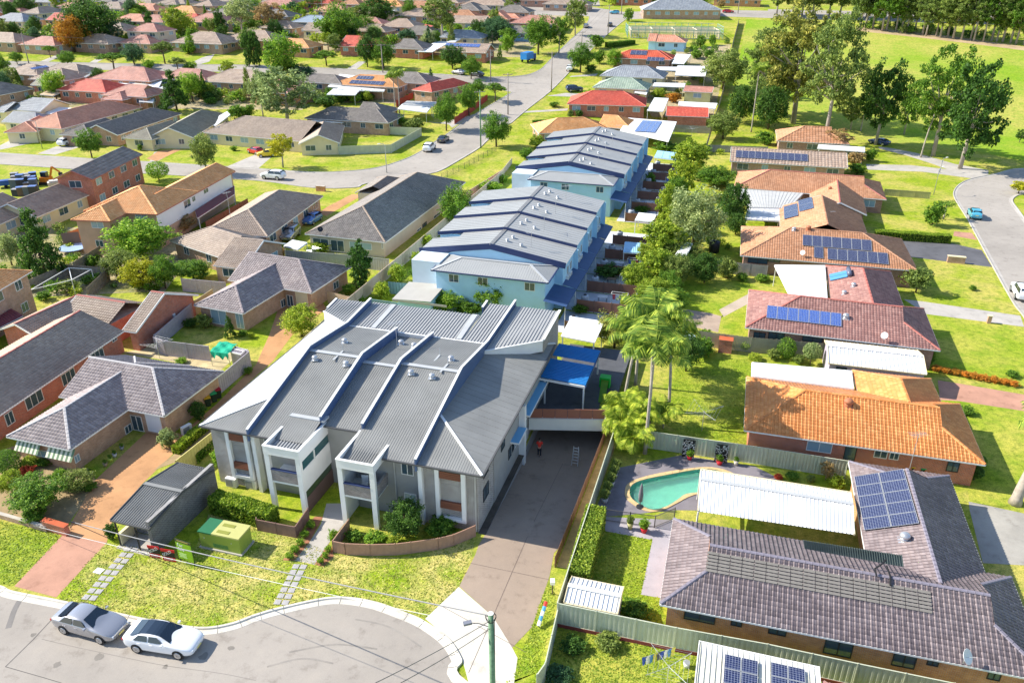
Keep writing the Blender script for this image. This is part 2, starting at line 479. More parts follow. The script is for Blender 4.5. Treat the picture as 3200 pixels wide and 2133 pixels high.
class Wing:
 """One roofed block: eave corner a, direction towards b, opposite corner c (or width)."""
 def __init__(self,a,b,c=None,W=None,Ln=None,ridge='u',ends='hh',ze=2.5,pitch=23,over=0.45,dk=0.6,zb=0.0,axis=None):
  a=Vector((a.x,a.y,0));b=Vector((b.x,b.y,0))
  x=axis.copy()if axis is not None else(b-a).normalized()
  y=Vector((-x.y,x.x,0))
  if c is not None:
   c=Vector((c.x,c.y,0));Lx=(c-a).dot(x);Wy=(c-a).dot(y)
  else:
   Lx=Ln if Ln is not None else(b-a).dot(x);Wy=W
  if Lx<0:a=a+x*Lx;Lx=-Lx
  if Wy<0:a=a+y*Wy;Wy=-Wy
  if ridge=='v':
   a,x,y,Lx,Wy=a+x*Lx,y,-x,Wy,Lx
  self.o,self.x,self.y,self.L,self.W=a,x,y,Lx,Wy
  self.ends,self.ze,self.over,self.dk,self.zb=ends,ze,over,dk,zb
  self.tan=math.tan(R(pitch));self.half=Wy/2;self.rise=self.half*self.tan
  tz=TZ((a+x*Lx/2+y*Wy/2).y);self.ze+=tz;self.zb+=tz
  hs=sum(1 for e in ends if e=='h')
  if hs==2 and Lx<Wy:self.half=Lx/2;self.rise=self.half*self.tan
 def P(self,s,t,z):return self.o+self.x*s+self.y*t+Vector((0,0,z))
 def faces(self):
  """roof faces: (verts, origin, s dir, t dir, left chain, right chain, t length)"""
  L_,W_,h,ze,rz=self.L,self.W,self.W/2,self.ze,self.W/2*self.tan
  cs=math.cos(math.atan(self.tan));out=[]
  def chain(e):
   if e=='h':return[(0,0),(h,h)]
   if e=='d':return[(0,0),(h*self.dk,h*self.dk),(h,h*self.dk)]
   return[(0,0),(h,0)]
  for side in(0,1):
   e0,e1=(self.ends[0],self.ends[1])if side==0 else(self.ends[1],self.ends[0])
   if side==0:o=self.P(0,0,ze);sd=self.x;yd=self.y
   else:o=self.P(L_,W_,ze);sd=-self.x;yd=-self.y
   td=(yd+Vector((0,0,self.tan))).normalized()
   lc=[(t/cs,s)for t,s in chain(e0)];rc_=[(t/cs,L_-s)for t,s in chain(e1)]
   vs=[o+sd*s+td*t for t,s in rc_]
   vs=[o+sd*lc[0][1]]+vs+[o+sd*s+td*t for t,s in reversed(lc[1:])]
   out.append((vs,o,sd,td,lc,rc_,h/cs))
  for ei in(0,1):
   e=self.ends[ei]
   if e not in 'hd':continue
   if ei==0:o=self.P(0,W_,ze);sd=-self.y;yd=self.x
   else:o=self.P(L_,0,ze);sd=self.y;yd=-self.x
   td=(yd+Vector((0,0,self.tan))).normalized()
   tm=h*(self.dk if e=='d' else 1)
   lc=[(0,0),(tm/cs,tm)];rc_=[(0,W_),(tm/cs,W_-tm)]
   vs=[o,o+sd*W_,o+sd*(W_-tm)+td*(tm/cs),o+sd*tm+td*(tm/cs)]
   if e=='h':vs=vs[:3]
   out.append((vs,o,sd,td,lc,rc_,tm/cs))
  return out
 def caps(self):
  """ridge and hip lines"""
  L_,W_,h,ze=self.L,self.W,self.W/2,self.ze
  zr=ze+h*self.tan;r0,r1=0,L_;out=[]
  for ei,sg in((0,1),(1,-1)):
   e=self.ends[ei];x0=0 if ei==0 else L_
   k=h if e=='h' else h*self.dk if e=='d' else 0
   if ei==0:r0=k
   else:r1=L_-k
   if e in 'hd':
    for t0,ts in((0,1),(W_,-1)):
     out.append((self.P(x0,t0,ze),self.P(x0+sg*k,t0+ts*k,ze+k*self.tan)))
  if r1-r0>0.05:out.append((self.P(r0,h,zr),self.P(r1,h,zr)))
  return out
 def walls(self):
  """outer walls: (origin, along, length, outward)"""
  v=self.over;out=[]
  L_,W_=self.L,self.W
  out.append((self.P(v if self.ends[0]!='x' else 0,v,0),self.x,L_-2*v,-self.y))
  out.append((self.P(L_-v,W_-v,0),-self.x,L_-2*v,self.y))
  if self.ends[1]!='x':out.append((self.P(L_-v,v,0),self.y,W_-2*v,self.x))
  if self.ends[0]!='x':out.append((self.P(v,W_-v,0),-self.y,W_-2*v,-self.x))
  return out
CAMP=Vector((0,0,CAM_H))
HOUSES={}
def add_window(parent,o,ad,out,s0,s1,z0,z1,frame=None,glass=None,name='window',sill=None,split=1):
 frame=frame or WHITE;glass=glass or GLASS
 w=MB();t=0.055;pr=0.05
 up=Vector((0,0,1))
 def B(a0,a1,b0,b1,d0,d1,mb):
  vs=[]
  for dd in(d0,d1):
   for s,z in((a0,b0),(a1,b0),(a1,b1),(a0,b1)):
    q=o+ad*s+out*dd;vs.append((q.x,q.y,z))
  mb.add(vs,((0,3,2,1),(4,5,6,7),(0,1,5,4),(1,2,6,5),(2,3,7,6),(3,0,4,7)))
 B(s0,s1,z0,z0+t,-.02,pr,w);B(s0,s1,z1-t,z1,-.02,pr,w)
 B(s0,s0+t,z0+t,z1-t,-.02,pr-.003,w);B(s1-t,s1,z0+t,z1-t,-.02,pr-.003,w)
 for k in range(1,split+1):
  c=s0+(s1-s0)*k/(split+1);B(c-t/2,c+t/2,z0+t,z1-t,-.02,pr-.006,w)
 wo=w.build(name,frame,parent)
 g=MB();B(s0+t*.6,s1-t*.6,z0+t*.6,z1-t*.6,-.02,0.018,g);g.build('pane',glass,wo)
 if sill:
  sl=MB();B(s0-.05,s1+.05,z0-.09,z0-.002,-.02,.11,sl);sl.build('sill',sill,wo)
 return wo
def wall_hit(wings,rc,x,y):
 dr=ray(rc,x,y);best=None
 for w in wings:
  for(o,ad,ln,out)in w.walls():
   dn=dr.dot(out)
   if dn>=-1e-6:continue
   t=(o-CAMP).dot(out)/dn
   q=CAMP+dr*t;s=(q-o).dot(ad)
   if-0.2<=s<=ln+0.2 and w.zb-0.3<=q.z<=w.ze+w.W/2*w.tan+.2 and(best is None or t<best[0]):
    best=(t,o,ad,ln,out,w)
 return best
def px_window(h,rc,x0,y0,x1,y1,frame=None,glass=None,name='window',split=1,sill=None,zlim=None):
 hit=wall_hit(h['wings'],rc,(x0+x1)/2,(y0+y1)/2)
 if not hit:return None
 _,o,ad,ln,out,w=hit
 def sz(x,y):
  dr=ray(rc,x,y);t=(o-CAMP).dot(out)/dr.dot(out);q=CAMP+dr*t
  return(q-o).dot(ad),q.z
 sa,sb=sz(x0,(y0+y1)/2)[0],sz(x1,(y0+y1)/2)[0]
 za,zb=sz((x0+x1)/2,y0)[1],sz((x0+x1)/2,y1)[1]
 s0,s1=max(.05,min(sa,sb)),min(ln-.05,max(sa,sb));z0,z1=min(za,zb),min(max(za,zb),w.ze-0.04)
 z0=max(z0,w.zb+0.02)
 if s1-s0<.25 or z1-z0<.2:return None
 return add_window(h['root'],o,ad,out,s0,s1,z0,z1,frame,glass,name,sill,split)
def house(label,wings,wall,roofmat,name='house',cat='house',kind='tile',cap=None,gutter=None,lod=None,singles=0,wins=None,autowin=True,frame=None,group=None,rib=0.25,setback=0):
 c=sum((w.P(w.L/2,w.W/2,0)for w in wings),Vector())/len(wings)
 root=thing(name,label,cat,(c.x,c.y,0),group)
 h=dict(root=root,wings=wings,faces=[])
 dist=c.length
 if lod is None:lod=0 if dist<88 else 1 if dist<150 else 2
 cap=cap or roofmat
 wm=MB()
 for i,w in enumerate(wings):
  v=w.over+i*0.004
  a,b,c2,d2=w.P(v if w.ends[0]!='x' else 0,v,0),w.P(w.L-v if w.ends[1]!='x' else w.L,v,0),w.P(w.L-v if w.ends[1]!='x' else w.L,w.W-v,0),w.P(v if w.ends[0]!='x' else 0,w.W-v,0)
  if setback:a=a+w.y*setback;b=b+w.y*setback
  wm.prism([a,b,c2,d2],w.zb-(1.0 if w.zb>0 else 0),w.ze+0.02)
  for ei in(0,1):
   if w.ends[ei]=='g':
    s=v if ei==0 else w.L-v
    wm.poly([w.P(s,v,w.ze),w.P(s,w.W-v,w.ze),w.P(s,w.W/2,w.ze+(w.W/2-v)*w.tan)])
   if w.ends[ei]=='d':
    k=w.W/2*w.dk;s=k if ei==0 else w.L-k
    wm.poly([w.P(s,k,w.ze+k*w.tan),w.P(s,w.W-k,w.ze+k*w.tan),w.P(s,w.W/2,w.ze+w.W/2*w.tan-.02)])
 wm.build('wall',wall,root)
 rm=MB();gm=MB();CAPS=[];TV=[];TF=[]
 q=None
 for w in wings:
  for(vs,o,sd,td,lc,rcn,tm)in w.faces():
   nd=sd.cross(td).normalized()
   rm.poly([q_-nd*0.03 for q_ in vs])
   h['faces'].append((vs,o,sd,td,nd,lc,rcn,tm))
   if kind=='tile':
    res=tile_arrays(np.array(o),np.array(sd),np.array(td),np.array(nd),lc,rcn,tm,lod)
    if res:TV.append(res[0]);q=res[1];TF.append((res[2],sd,td,nd))
   elif kind=='rib':
    rib_arrays(rm,o,sd,td,nd,lc,rcn,tm,rib)
   gm.beam(o+sd*0.0-Vector((0,0,.06)),o+sd*rcn[0][1]-Vector((0,0,.06)),.12,.12)
  for a,b in w.caps():
   n=max(1,int((b-a).length/(0.42 if lod==0 else 1.0)))
   if kind=='tile':
    tv=(b-a).normalized();sv=tv.cross(Vector((0,0,1)))
    if sv.length<1e-3:continue
    sv.normalize();up=Vector((0,0,.07));pr=[sv*-.13+up*.35,sv*-.08+up*1.3,sv*.08+up*1.3,sv*.13+up*.35]
    stp=(b-a)/n;lift=Vector((0,0,.02))
    cm=MB();cm.add([q_+lift for q_ in pr]+[stp*.97+q_ for q_ in pr],((0,1,5,4),(1,2,6,5),(2,3,7,6),(3,2,1,0)))
    if singles:
     me=cm.mesh('ridge_tile',cap)
     for i in range(n):CAPS.append((me,a+stp*i))
    else:
     cm=MB()
     for i in range(n):cm.add([a+stp*i+q_+lift for q_ in pr]+[a+stp*(i+.97)+q_ for q_ in pr],((0,1,5,4),(1,2,6,5),(2,3,7,6),(3,2,1,0)))
     CAPS.append((cm.mesh('ridge_capping',cap),None))
   else:
    cm=MB();cm.beam(a+Vector((0,0,.03)),b+Vector((0,0,.03)),.32,.05);CAPS.append((cm.mesh('ridge_capping',cap),None))
  for ei in(0,1):
   if w.ends[ei]=='g':
    s=0 if ei==0 else w.L
    pk=w.P(s,w.W/2,w.ze+w.W/2*w.tan)
    gm.beam(w.P(s,0,w.ze-.03),pk-Vector((0,0,.03)),.05,.2);gm.beam(w.P(s,w.W,w.ze-.03),pk-Vector((0,0,.03)),.05,.2)
 ro=rm.build('roof',roofmat,root)
 gm.build('gutter',gutter or WHITE,root)
 for me,at in CAPS:link(me.name.split('.')[0],me,ro,at)
 if TV:
  co=np.concatenate(TV);full=np.concatenate([f[0]for f in TF])
  if singles:
   k=co.shape[1];mid=co.mean(1);dirs=np.concatenate([np.tile(np.array(f[3]),(len(f[0]),1))for f in TF])
   view=np.array([0,0,CAM_H])-mid;dd=np.linalg.norm(view,axis=1)
   face=(view*dirs).sum(1)/dd
   scr=mid[:,0]/(mid[:,1]*math.cos(TH)-(mid[:,2]-CAM_H)*math.sin(TH))*FOC
   score=np.where(full&(np.abs(scr)<1560),face/dd**2,-1)
   pick=np.argsort(-score)[:singles]
   meshes={};fi=np.concatenate([np.full(len(f[0]),i)for i,f in enumerate(TF)])
   for j in pick:
    f=int(fi[j]);org=co[j][0]
    if f not in meshes:
     meshes[f]=mesh_np('roof_tile',co[j]-org,q,roofmat)
    t_=bpy.data.objects.new('roof_tile',meshes[f]);COL.objects.link(t_)
    t_.parent=ro;t_.location=org
   co=np.delete(co,pick,0)
  n,k=co.shape[:2]
  Q=(q[None]+(np.arange(n)*k)[:,None,None]).reshape(-1,4)
  f=link('roof_tile_field',mesh_np('roof_tile_field',co.reshape(-1,3),Q,roofmat),ro)
  f['kind']='stuff'
 if wins:
  for wv in wins:
   wv=dict(wv);px_window(h,*wv.pop('px'),**wv)
 if autowin:
  for w in wings:
   for(o,ad,ln,out)in w.walls():
    if(CAMP-o).dot(out)<=0 or ln<2.5:continue
    n=max(1,int(ln/3.6));st=ln/n
    for i in range(n):
     ww=min(rng.choice((1.2,1.8,2.1)),st*.6);s=st*(i+.5)
     mid=o+ad*s+out*.3
     if any(0.3<(mid-w2.o).dot(w2.x)<w2.L-.3 and 0.3<(mid-w2.o).dot(w2.y)<w2.W-.3 for w2 in wings if w2 is not w):continue
     lev=w.zb
     while lev+2.0<w.ze:
      add_window(root,o,ad,out,s-ww/2,s+ww/2,lev+.95,lev+2.1,frame,rng.choice((GLASS,GLASS,GLASSL)))
      lev+=2.75
 HOUSES[label]=h
 return h
def roof_hit(h,rc,x,y):
 dr=ray(rc,x,y);best=None
 for(vs,o,sd,td,nd,lc,rcn,tm)in h['faces']:
  dn=dr.dot(nd)
  if dn>=-1e-4:continue
  t=(o-CAMP).dot(nd)/dn;q=CAMP+dr*t
  s,tt=(q-o).dot(sd),(q-o).dot(td)
  if-.3<=tt<=tm+.3 and chain_at(lc,tt)-.4<=s<=chain_at(rcn,tt)+.4 and(best is None or t<best[0]):
   best=(t,q,o,sd,td,nd)
 return best
def on_plane(o,nd,rc,x,y):
 dr=ray(rc,x,y);return CAMP+dr*((o-CAMP).dot(nd)/dr.dot(nd))
def solar(h,label,pts,nx,ny,mat=None,lift=0.13,frame=None,group='rooftop solar arrays'):
 """pts: positions of the four corners (around) of the array; nx panels along the first side, ny along the second."""
 rc=pts[0][0]
 hit=roof_hit(h,rc,sum(C0[q[0]%10]-C0[rc%10]+q[1]/2.904 for q in pts)/len(pts)*2.904,sum(R0[q[0]//10]-R0[rc//10]+q[2]/2.904 for q in pts)/len(pts)*2.904)
 if not hit:print('NO ROOF for',label);return
 _,q,o,sd,td,nd=hit
 P3=[on_plane(o,nd,*v)for v in pts]
 S_=[(v-o).dot(sd)for v in P3];T_=[(v-o).dot(td)for v in P3]
 s0,s1=sorted(S_)[0:2],sorted(S_)[2:4];t0,t1=sorted(T_)[0:2],sorted(T_)[2:4]
 s0,s1,t0,t1=sum(s0)/2,sum(s1)/2,sum(t0)/2,sum(t1)/2
 base=o+sd*s0+td*t0+nd*lift
 return solar_at(label,base,sd,td,nd,s1-s0,t1-t0,nx,ny,mat,group)
def solar_at(label,base,sd,td,nd,W,Hh,nx,ny,mat=None,group='rooftop solar arrays'):
 root=thing('solar_array',label,'solar panels',base,group)
 pw,ph=W/nx,Hh/ny
 M=Matrix((sd,td,nd)).transposed().to_4x4()
 g=0.015
 pm=MB();pm.box((pw/2,ph/2,.018),(pw-2*g,ph-2*g,.036))
 fm=MB();b=.025
 z=.022
 fm.box((pw/2,g+b/2,z),(pw-2*g,b,.04));fm.box((pw/2,ph-g-b/2,z),(pw-2*g,b,.04))
 fm.box((g+b/2,ph/2,z),(b,ph-2*g-2*b,.04));fm.box((pw-g-b/2,ph/2,z),(b,ph-2*g-2*b,.04))
 pme,fme=pm.mesh('panel',mat or SOLAR),fm.mesh('panel_frame',SOLARFR)
 rm=MB()
 for j in range(ny):
  for k in(.25,.75):rm.box((W/2,(j+k)*ph,-.03),(W,.04,.05))
 ro=link('rail',rm.mesh('rail',STEEL),root,(0,0,0));ro.rotation_euler=M.to_euler()
 for i in range(nx):
  for j in range(ny):
   po=link('panel',pme,root,(M@Vector((i*pw,j*ph,0))));po.rotation_euler=M.to_euler()
   link('panel_frame',fme,po,(0,0,0))
 return root
def whirly(h,label,rc,x,y,s=1.0,mat=None,group='roof ventilators'):
 hit=roof_hit(h,rc,x,y)
 if not hit:return
 return whirly_at(label,hit[1],hit[5],s,mat,group)
def whirly_at(label,q,nd=Vector((0,0,1)),s=1.0,mat=None,group='roof ventilators'):
 t=thing('roof_ventilator',label,'roof vent',q,group)
 b=MB();b.lathe(((.20*s,-.05),(.20*s,.10*s),(.17*s,.14*s)),12)
 link('base',b.mesh('base',mat or STEEL),t,(0,0,0))
 b2=MB();b2.lathe(((.17*s,.14*s),(.26*s,.22*s),(.27*s,.32*s),(.18*s,.42*s),(.02,.45*s)),14)
 link('dome',b2.mesh('dome',mat or STEEL,True),t,(0,0,0))
 f=MB();f.box((0,0,.015),(.6*s,.6*s,.03))
 fo=link('flashing',f.mesh('flashing',mat or STEEL),t,(0,0,0));fo.rotation_euler=Vector(nd).to_track_quat('Z','Y').to_euler()
 return t
def dish(label,q,az=R(-60),s=.4,mat=None):
 t=thing('satellite_dish',label,'satellite dish',q,'satellite dishes')
 m=MB();m.lathe(((.02,0),(s*.5,s*.06),(s*.85,s*.2),(s,s*.32),(s*.97,s*.34),(s*.5,s*.09),(.02,.03)),16)
 d_=link('reflector',m.mesh('reflector',mat or WHITE,True),t,(0,0,.55));d_.rotation_euler=(R(55),0,az)
 k=MB();k.tube([(0,0,0),(0,0,.55)],.025);k.tube([(0,0,.5),Vector((0,0,.55))+Vector((math.sin(az),-math.cos(az),.7))*s*1.1],.012)
 link('mount',k.mesh('mount',STEEL),t,(0,0,0))
 return t
def antenna(label,q,hgt=1.6,rz=0.4):
 t=thing('aerial',label,'TV aerial',q,'rooftop aerials')
 m=MB();m.tube([(0,0,0),(0,0,hgt)],.025,6);link('mast',m.mesh('mast',STEEL),t,(0,0,0))
 b=MB();c,s_=math.cos(rz),math.sin(rz)
 b.beam((-.7*c,-.7*s_,hgt),(.7*c,.7*s_,hgt),.025,.025)
 for i in range(9):
  x=-.65+i*.16;l=.45-.02*i
  b.beam((x*c+l*s_,x*s_-l*c,hgt+.01),(x*c-l*s_,x*s_+l*c,hgt+.01),.014,.014)
 link('element',b.mesh('element',STEEL),t,(0,0,0))
 return t
 # ------------------------------------------------------------------ trees and plants
nrg=np.random.default_rng(11)
LEAF=dict(dark=leafmat('dark_leaf',(0.059,0.137,0.027),(0.134,0.262,0.046)),mid=leafmat('mid_leaf',(0.104,0.234,0.029),(0.248,0.409,0.049)),bright=leafmat('bright_leaf',(0.176,0.371,0.033),(0.411,0.577,0.066)),lime=leafmat('lime_leaf',(.26,.39,.03),(.50,.57,.07)),olive=leafmat('olive_leaf',(0.171,0.244,0.055),(0.366,0.451,0.122)),grey=leafmat('grey_green_leaf',(0.256,0.342,0.134),(0.512,0.586,0.268)),yellow=leafmat('yellow_leaf',(.40,.42,.02),(.64,.61,.05)),orange=leafmat('orange_leaf',(.6,.24,.03),(.75,.40,.07)),euc=leafmat('gum_leaf',(0.146,0.232,0.055),(0.366,0.451,0.122)),golden=leafmat('golden_gum_leaf',(0.232,0.268,0.055),(0.512,0.488,0.122)),teal=leafmat('blue_green_leaf',(0.062,0.156,0.073),(0.145,0.272,0.122)),palm=leafmat('palm_leaf',(0.165,0.293,0.041),(0.453,0.545,0.083)),red=leafmat('red_flower',(.5,.07,.04),(.7,.14,.06)),dry=leafmat('dry_leaf',(.42,.29,.14),(.58,.43,.22)),hedgebright=leafmat('bright_hedge_leaf',(.21,.36,.03),(.45,.54,.07)),hedge=leafmat('hedge_leaf',(0.207,0.342,0.037),(0.451,0.549,0.085)),)
def leaf_quads(cen,size,tilt=0.7,outward=None):
 """A leaf-shaped quad at every point, turned at random, leaning outwards."""
 n=len(cen)
 nrm=nrg.normal(size=(n,3));nrm/=np.linalg.norm(nrm,axis=1)[:,None]
 if outward is not None:nrm=nrm*tilt+outward*(1-tilt)+np.array([0,0,.25])
 nrm/=np.linalg.norm(nrm,axis=1)[:,None]+1e-9
 a=np.cross(nrm,nrg.normal(size=(n,3)));a/=np.linalg.norm(a,axis=1)[:,None]+1e-9
 b=np.cross(nrm,a)
 s=(size*nrg.uniform(.6,1.35,n))[:,None]
 co=np.stack([cen-a*s*.5,cen+b*s*.32,cen+a*s*.5,cen-b*s*.32],1)
 return co.reshape(-1,3)
def crown_points(kind,n):
 """Points through a crown of width 1 and height 1 centred on the origin, in clumps."""
 pts=[];outs=[]
 if kind=='round':K,rad,squash=46,.155,(1,1,1)
 elif kind=='euc':K,rad,squash=40,.115,(1,1,.75)
 elif kind=='tallgum':K,rad,squash=60,.10,(1,1,.6)
 elif kind=='conifer':K,rad,squash=60,.10,(1,1,.8)
 elif kind=='umbrella':K,rad,squash=26,.14,(1,1,.7)
 elif kind=='bush':K,rad,squash=26,.19,(1,1,1)
 elif kind=='column':K,rad,squash=36,.17,(1,1,.6)
 elif kind=='ball':K,rad,squash=1,.5,(1,1,1)
 cens=[]
 for i in range(K):
  for _ in range(60):
   if kind=='conifer':
    z=nrg.uniform(-.48,.44);r=(.46-z)/.94*.46*math.sqrt(nrg.uniform(.35,1));a=nrg.uniform(0,6.283);c=np.array([r*math.cos(a),r*math.sin(a),z]);ok=True
   elif kind=='ball':c=np.zeros(3);ok=True
   else:
    c=nrg.normal(size=3);c/=np.linalg.norm(c);q=nrg.uniform(.35,1)**.5
    if kind in('euc','tallgum'):q=nrg.uniform(.12,1)**.45
    c=c*q*(.5-rad*.8)
    if kind=='umbrella':c[2]=abs(c[2])*.9-.15
    if kind=='column':c*=np.array([1,1,1.2])
    ok=True
   if all(np.linalg.norm(c-d_)>rad*(1.05 if kind in('euc','tallgum')else .75)for d_ in cens)or _>50:break
  cens.append(c)
 sub=1 if kind=='ball' else 6
 per=n//(K*sub)
 for c in cens:
  r=rad*nrg.uniform(.75,1.3)
  for j in range(sub):
   if sub==1:c2,r2=c,r
   else:
    dv=nrg.normal(size=3);dv/=np.linalg.norm(dv);c2=c+dv*r*nrg.uniform(.45,1.05)*np.array(squash);r2=r*nrg.uniform(.38,.62)
   dv=nrg.normal(size=(per,3));dv/=np.linalg.norm(dv,axis=1)[:,None]
   q=nrg.uniform(0,1,per)**(.22 if kind=='ball' else .45)
   off=dv*(r2*q)[:,None]*np.array(squash)
   pts.append(c2+off);outs.append(dv*.6+c2/(np.linalg.norm(c2)+.05)*.4)
 return np.concatenate(pts),np.concatenate(outs),cens
TREES={}
def tree_lib(kind,color,var):
 key=(kind,color,var)
 if key in TREES:return TREES[key]
 n,lf=dict(round=(11000,.037),euc=(10000,.036),tallgum=(16000,.026),conifer=(9000,.038),umbrella=(6000,.045),bush=(3200,.078),column=(6000,.055),ball=(2800,.07)).get(kind,(5000,.05))
 pts,outs,cens=crown_points(kind,n)
 co=leaf_quads(pts,np.full(len(pts),lf),.6,outs)
 crown=mesh_np('crown',co,np.arange(len(co)).reshape(-1,4),LEAF[color])
 tb=MB()
 bk=PALEBARK if kind in('euc','tallgum')else BARK
 lean=nrg.uniform(-.04,.04,2)
 top=np.array([lean[0],lean[1],.05])
 tb.tube([(0,0,-1),(lean[0]*.5,lean[1]*.5,-.5),(lean[0],lean[1],-.3),tuple(top)],[.034,.027,.022,.012],7)
 for c in sorted(cens,key=lambda c_:-np.linalg.norm(c_[:2]))[:16 if kind in('euc','tallgum','umbrella')else 8]:
  z0=nrg.uniform(-.45,-.15);st=np.array([lean[0],lean[1],z0]);md=st*.5+c*.5+np.array([0,0,-.04])
  tb.tube([tuple(st),tuple(md),tuple(c)],[.014,.010,.004],5,cap=False)
 trunk=tb.mesh('trunk',bk,True)
 TREES[key]=(trunk,crown)
 return TREES[key]
PLANTS=[]
def tree_at(pos,kind,color,w,h,clear,label,name='tree',cat='tree',group=None,rot=None):
 """A tree on the ground at pos: crown w wide and h high starting at height clear."""
 tr,cr=tree_lib(kind,color,rng.randrange(2))
 t=thing(name,label,cat,(pos[0],pos[1],TZ(pos[1])),group)
 rot=rng.uniform(0,6.28)if rot is None else rot
 zc=clear+h/2
 t1=link('trunk',tr,t,(0,0,zc),rot);t1.scale=(max(w,1.5)*.9,max(w,1.5)*.9,zc)
 c1=link('crown',cr,t,(0,0,zc),rot);c1.scale=(w,w*rng.uniform(.9,1.1),h)
 return t
def T(kind,color,rc,x,y,wpx,hpx,label,clear=None,name='tree',cat='tree',group=None,grow=None):
 """A plant whose crown is seen at x, y with a given size in the survey enlargement."""
 grow=grow or(1.42 if kind=='column' else 1.2 if kind not in('bush','ball')else 1.08);z=2.0
 for _ in range(6):
  q=G(C0[rc%10]+x/2.904,R0[rc//10]+y/2.904,z)
  dep=q.y*math.cos(TH)+(CAM_H-q.z)*math.sin(TH)
  W=wpx/2.904*dep/FOC*grow
  A=hpx/2.904*dep/FOC*grow
  el=math.atan2(CAM_H-q.z,math.hypot(q.x,q.y))
  Hh=math.sqrt(max((A*A-(W*math.sin(el))**2),(0.45*W*math.cos(el))**2))/math.cos(el)
  cl=clear if clear is not None else(0.0 if kind in('bush','ball','column')else 0.18*Hh+.4)
  z=cl+Hh/2
 return tree_at((q.x,q.y),kind,color,W,Hh,cl,label,name,cat,group)
def frond_mesh(name,length,mat,droop,leaflets=26,lw=.034,ll=.34):
 m=MB();n=10;pts=[]
 for i in range(n+1):
  t=i/n;a=R(62)-droop*t*t*1.5
  if i==0:pts.append(Vector((0,0,0)));ang=a
  else:
   pts.append(pts[-1]+Vector((math.cos(a),0,math.sin(a)))*length/n)
 m.tube(pts,[.03*(1-i/(n+1))+.006 for i in range(n+1)],4,cap=False)
 for i in range(leaflets):
  t=.14+.86*i/leaflets;f=t*n;k=min(int(f),n-1);q=pts[k].lerp(pts[k+1],f-k)
  tg=(pts[k+1]-pts[k]).normalized();l=length*ll*math.sin(math.pi*(.15+.8*t))*rng.uniform(.85,1.1)
  for sg in(-1,1):
   d_=(tg*.55+Vector((0,sg,-.42-.3*rng.random()))).normalized()
   e=q+d_*l;wv=tg*lw*length*.5
   mid=q+d_*l*.5+Vector((0,0,.03*l))
   m.add([q-wv*.4,q+wv*.4,mid+wv,e,mid-wv],((0,1,2,4),(4,2,3)))
 return m.mesh(name,mat)
FRONDS={}
def palm(pos,hgt,label,color='palm',fl=2.8,nf=15,lean=(0,0),thick=.16,group=None,bark=None,dead=3,name='palm_tree'):
 t=thing(name,label,'palm tree',(pos[0],pos[1],TZ(pos[1])),group)
 top=Vector((lean[0],lean[1],hgt))
 m=MB();n=9
 m.tube([(lean[0]*(i/n)**1.6,lean[1]*(i/n)**1.6,hgt*i/n)for i in range(n+1)],[thick*(1.25 if i==0 else 1-.3*i/n)for i in range(n+1)],9)
 m.tube([top,top+Vector((0,0,fl*.28))],[thick*.8,thick*.45],8)
 link('trunk',m.mesh('trunk',bark or PALEBARK,True),t,(0,0,0))
 for i in range(nf):
  drop=rng.choice((R(50),R(85),R(120)))
  key=(color,drop,round(fl,1))
  if key not in FRONDS:FRONDS[key]=frond_mesh('frond',fl,LEAF[color],drop)
  f=link('frond',FRONDS[key],t,top+Vector((0,0,fl*.2)))
  f.rotation_euler=(rng.uniform(-.25,.25),rng.uniform(-.25,.2)+(.3 if i%3==0 else 0),i*2.399+rng.uniform(-.2,.2))
 return t
def hedge(label,a,b,w,h,color='hedge',name='hedge',z=0.0,dens=260,leaf=.16,cat='hedge',group=None):
 """A clipped hedge between two points."""
 a,b=Vector(a),Vector(b);ln=(b-a).length;ang=math.atan2(b.y-a.y,b.x-a.x)
 t=thing(name,label,cat,((a.x+b.x)/2,(a.y+b.y)/2,z+TZ((a.y+b.y)/2)),group)
 n=int(dens*(ln*h*2+ln*w+w*h*2))
 P_=nrg.uniform(-.5,.5,(n,3))*np.array([ln,w,h])
 ax=nrg.integers(0,5,n)
 for i in range(n):
  k=ax[i]
  if k<2:P_[i,1]=(w/2)*(1 if k else-1)*nrg.uniform(.86,1.04)
  elif k==4:P_[i,0]=ln/2*nrg.choice((-1,1))*nrg.uniform(.96,1.01)
  else:P_[i,2]=h/2*nrg.uniform(.86,1.06)
 wob=np.sin(P_[:,0]*1.7+1)*.04+np.sin(P_[:,0]*4.1)*.025
 P_[:,2]+=wob;P_[:,2]+=h/2
 co=leaf_quads(P_,np.full(n,leaf),.8,np.tile([0,0,1.],(n,1)))
 o=link('foliage',mesh_np('foliage',co,np.arange(len(co)).reshape(-1,4),LEAF[color]),t,(0,0,0),ang)
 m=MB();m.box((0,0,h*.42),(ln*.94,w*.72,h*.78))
 link('shaded_core',m.mesh('shaded_core',plain('hedge_inner_shade',(0.02,0.035,0.01),.95,.3,4)),t,(0,0,0),ang)  # solid block filling the hedge, the inner shade put into its near-black colour
 return t
def shrub_mass(name,label,spots,colors):
 """Backyard greenery far off that reads as one mass."""
 o0=thing(name,label,'vegetation',tuple(spots[0][0]));o0['kind']='stuff'
 for ci,col_ in enumerate(colors):
  V_=[]
  for i,(q,w)in enumerate(spots):
   if i%len(colors)!=ci:continue
   pts,outs,_=crown_points('bush',420)
   pts=pts*np.array([w,w,w*nrg.uniform(.6,1.0)])+np.array([q.x,q.y,w*.36+TZ(q.y)])
   V_.append(leaf_quads(pts,np.full(len(pts),.13*w),.6,outs))
  if not V_:continue
  co=np.concatenate(V_);o=link('foliage',mesh_np('foliage',co,np.arange(len(co)).reshape(-1,4),LEAF[col_]),o0);o['kind']='stuff'
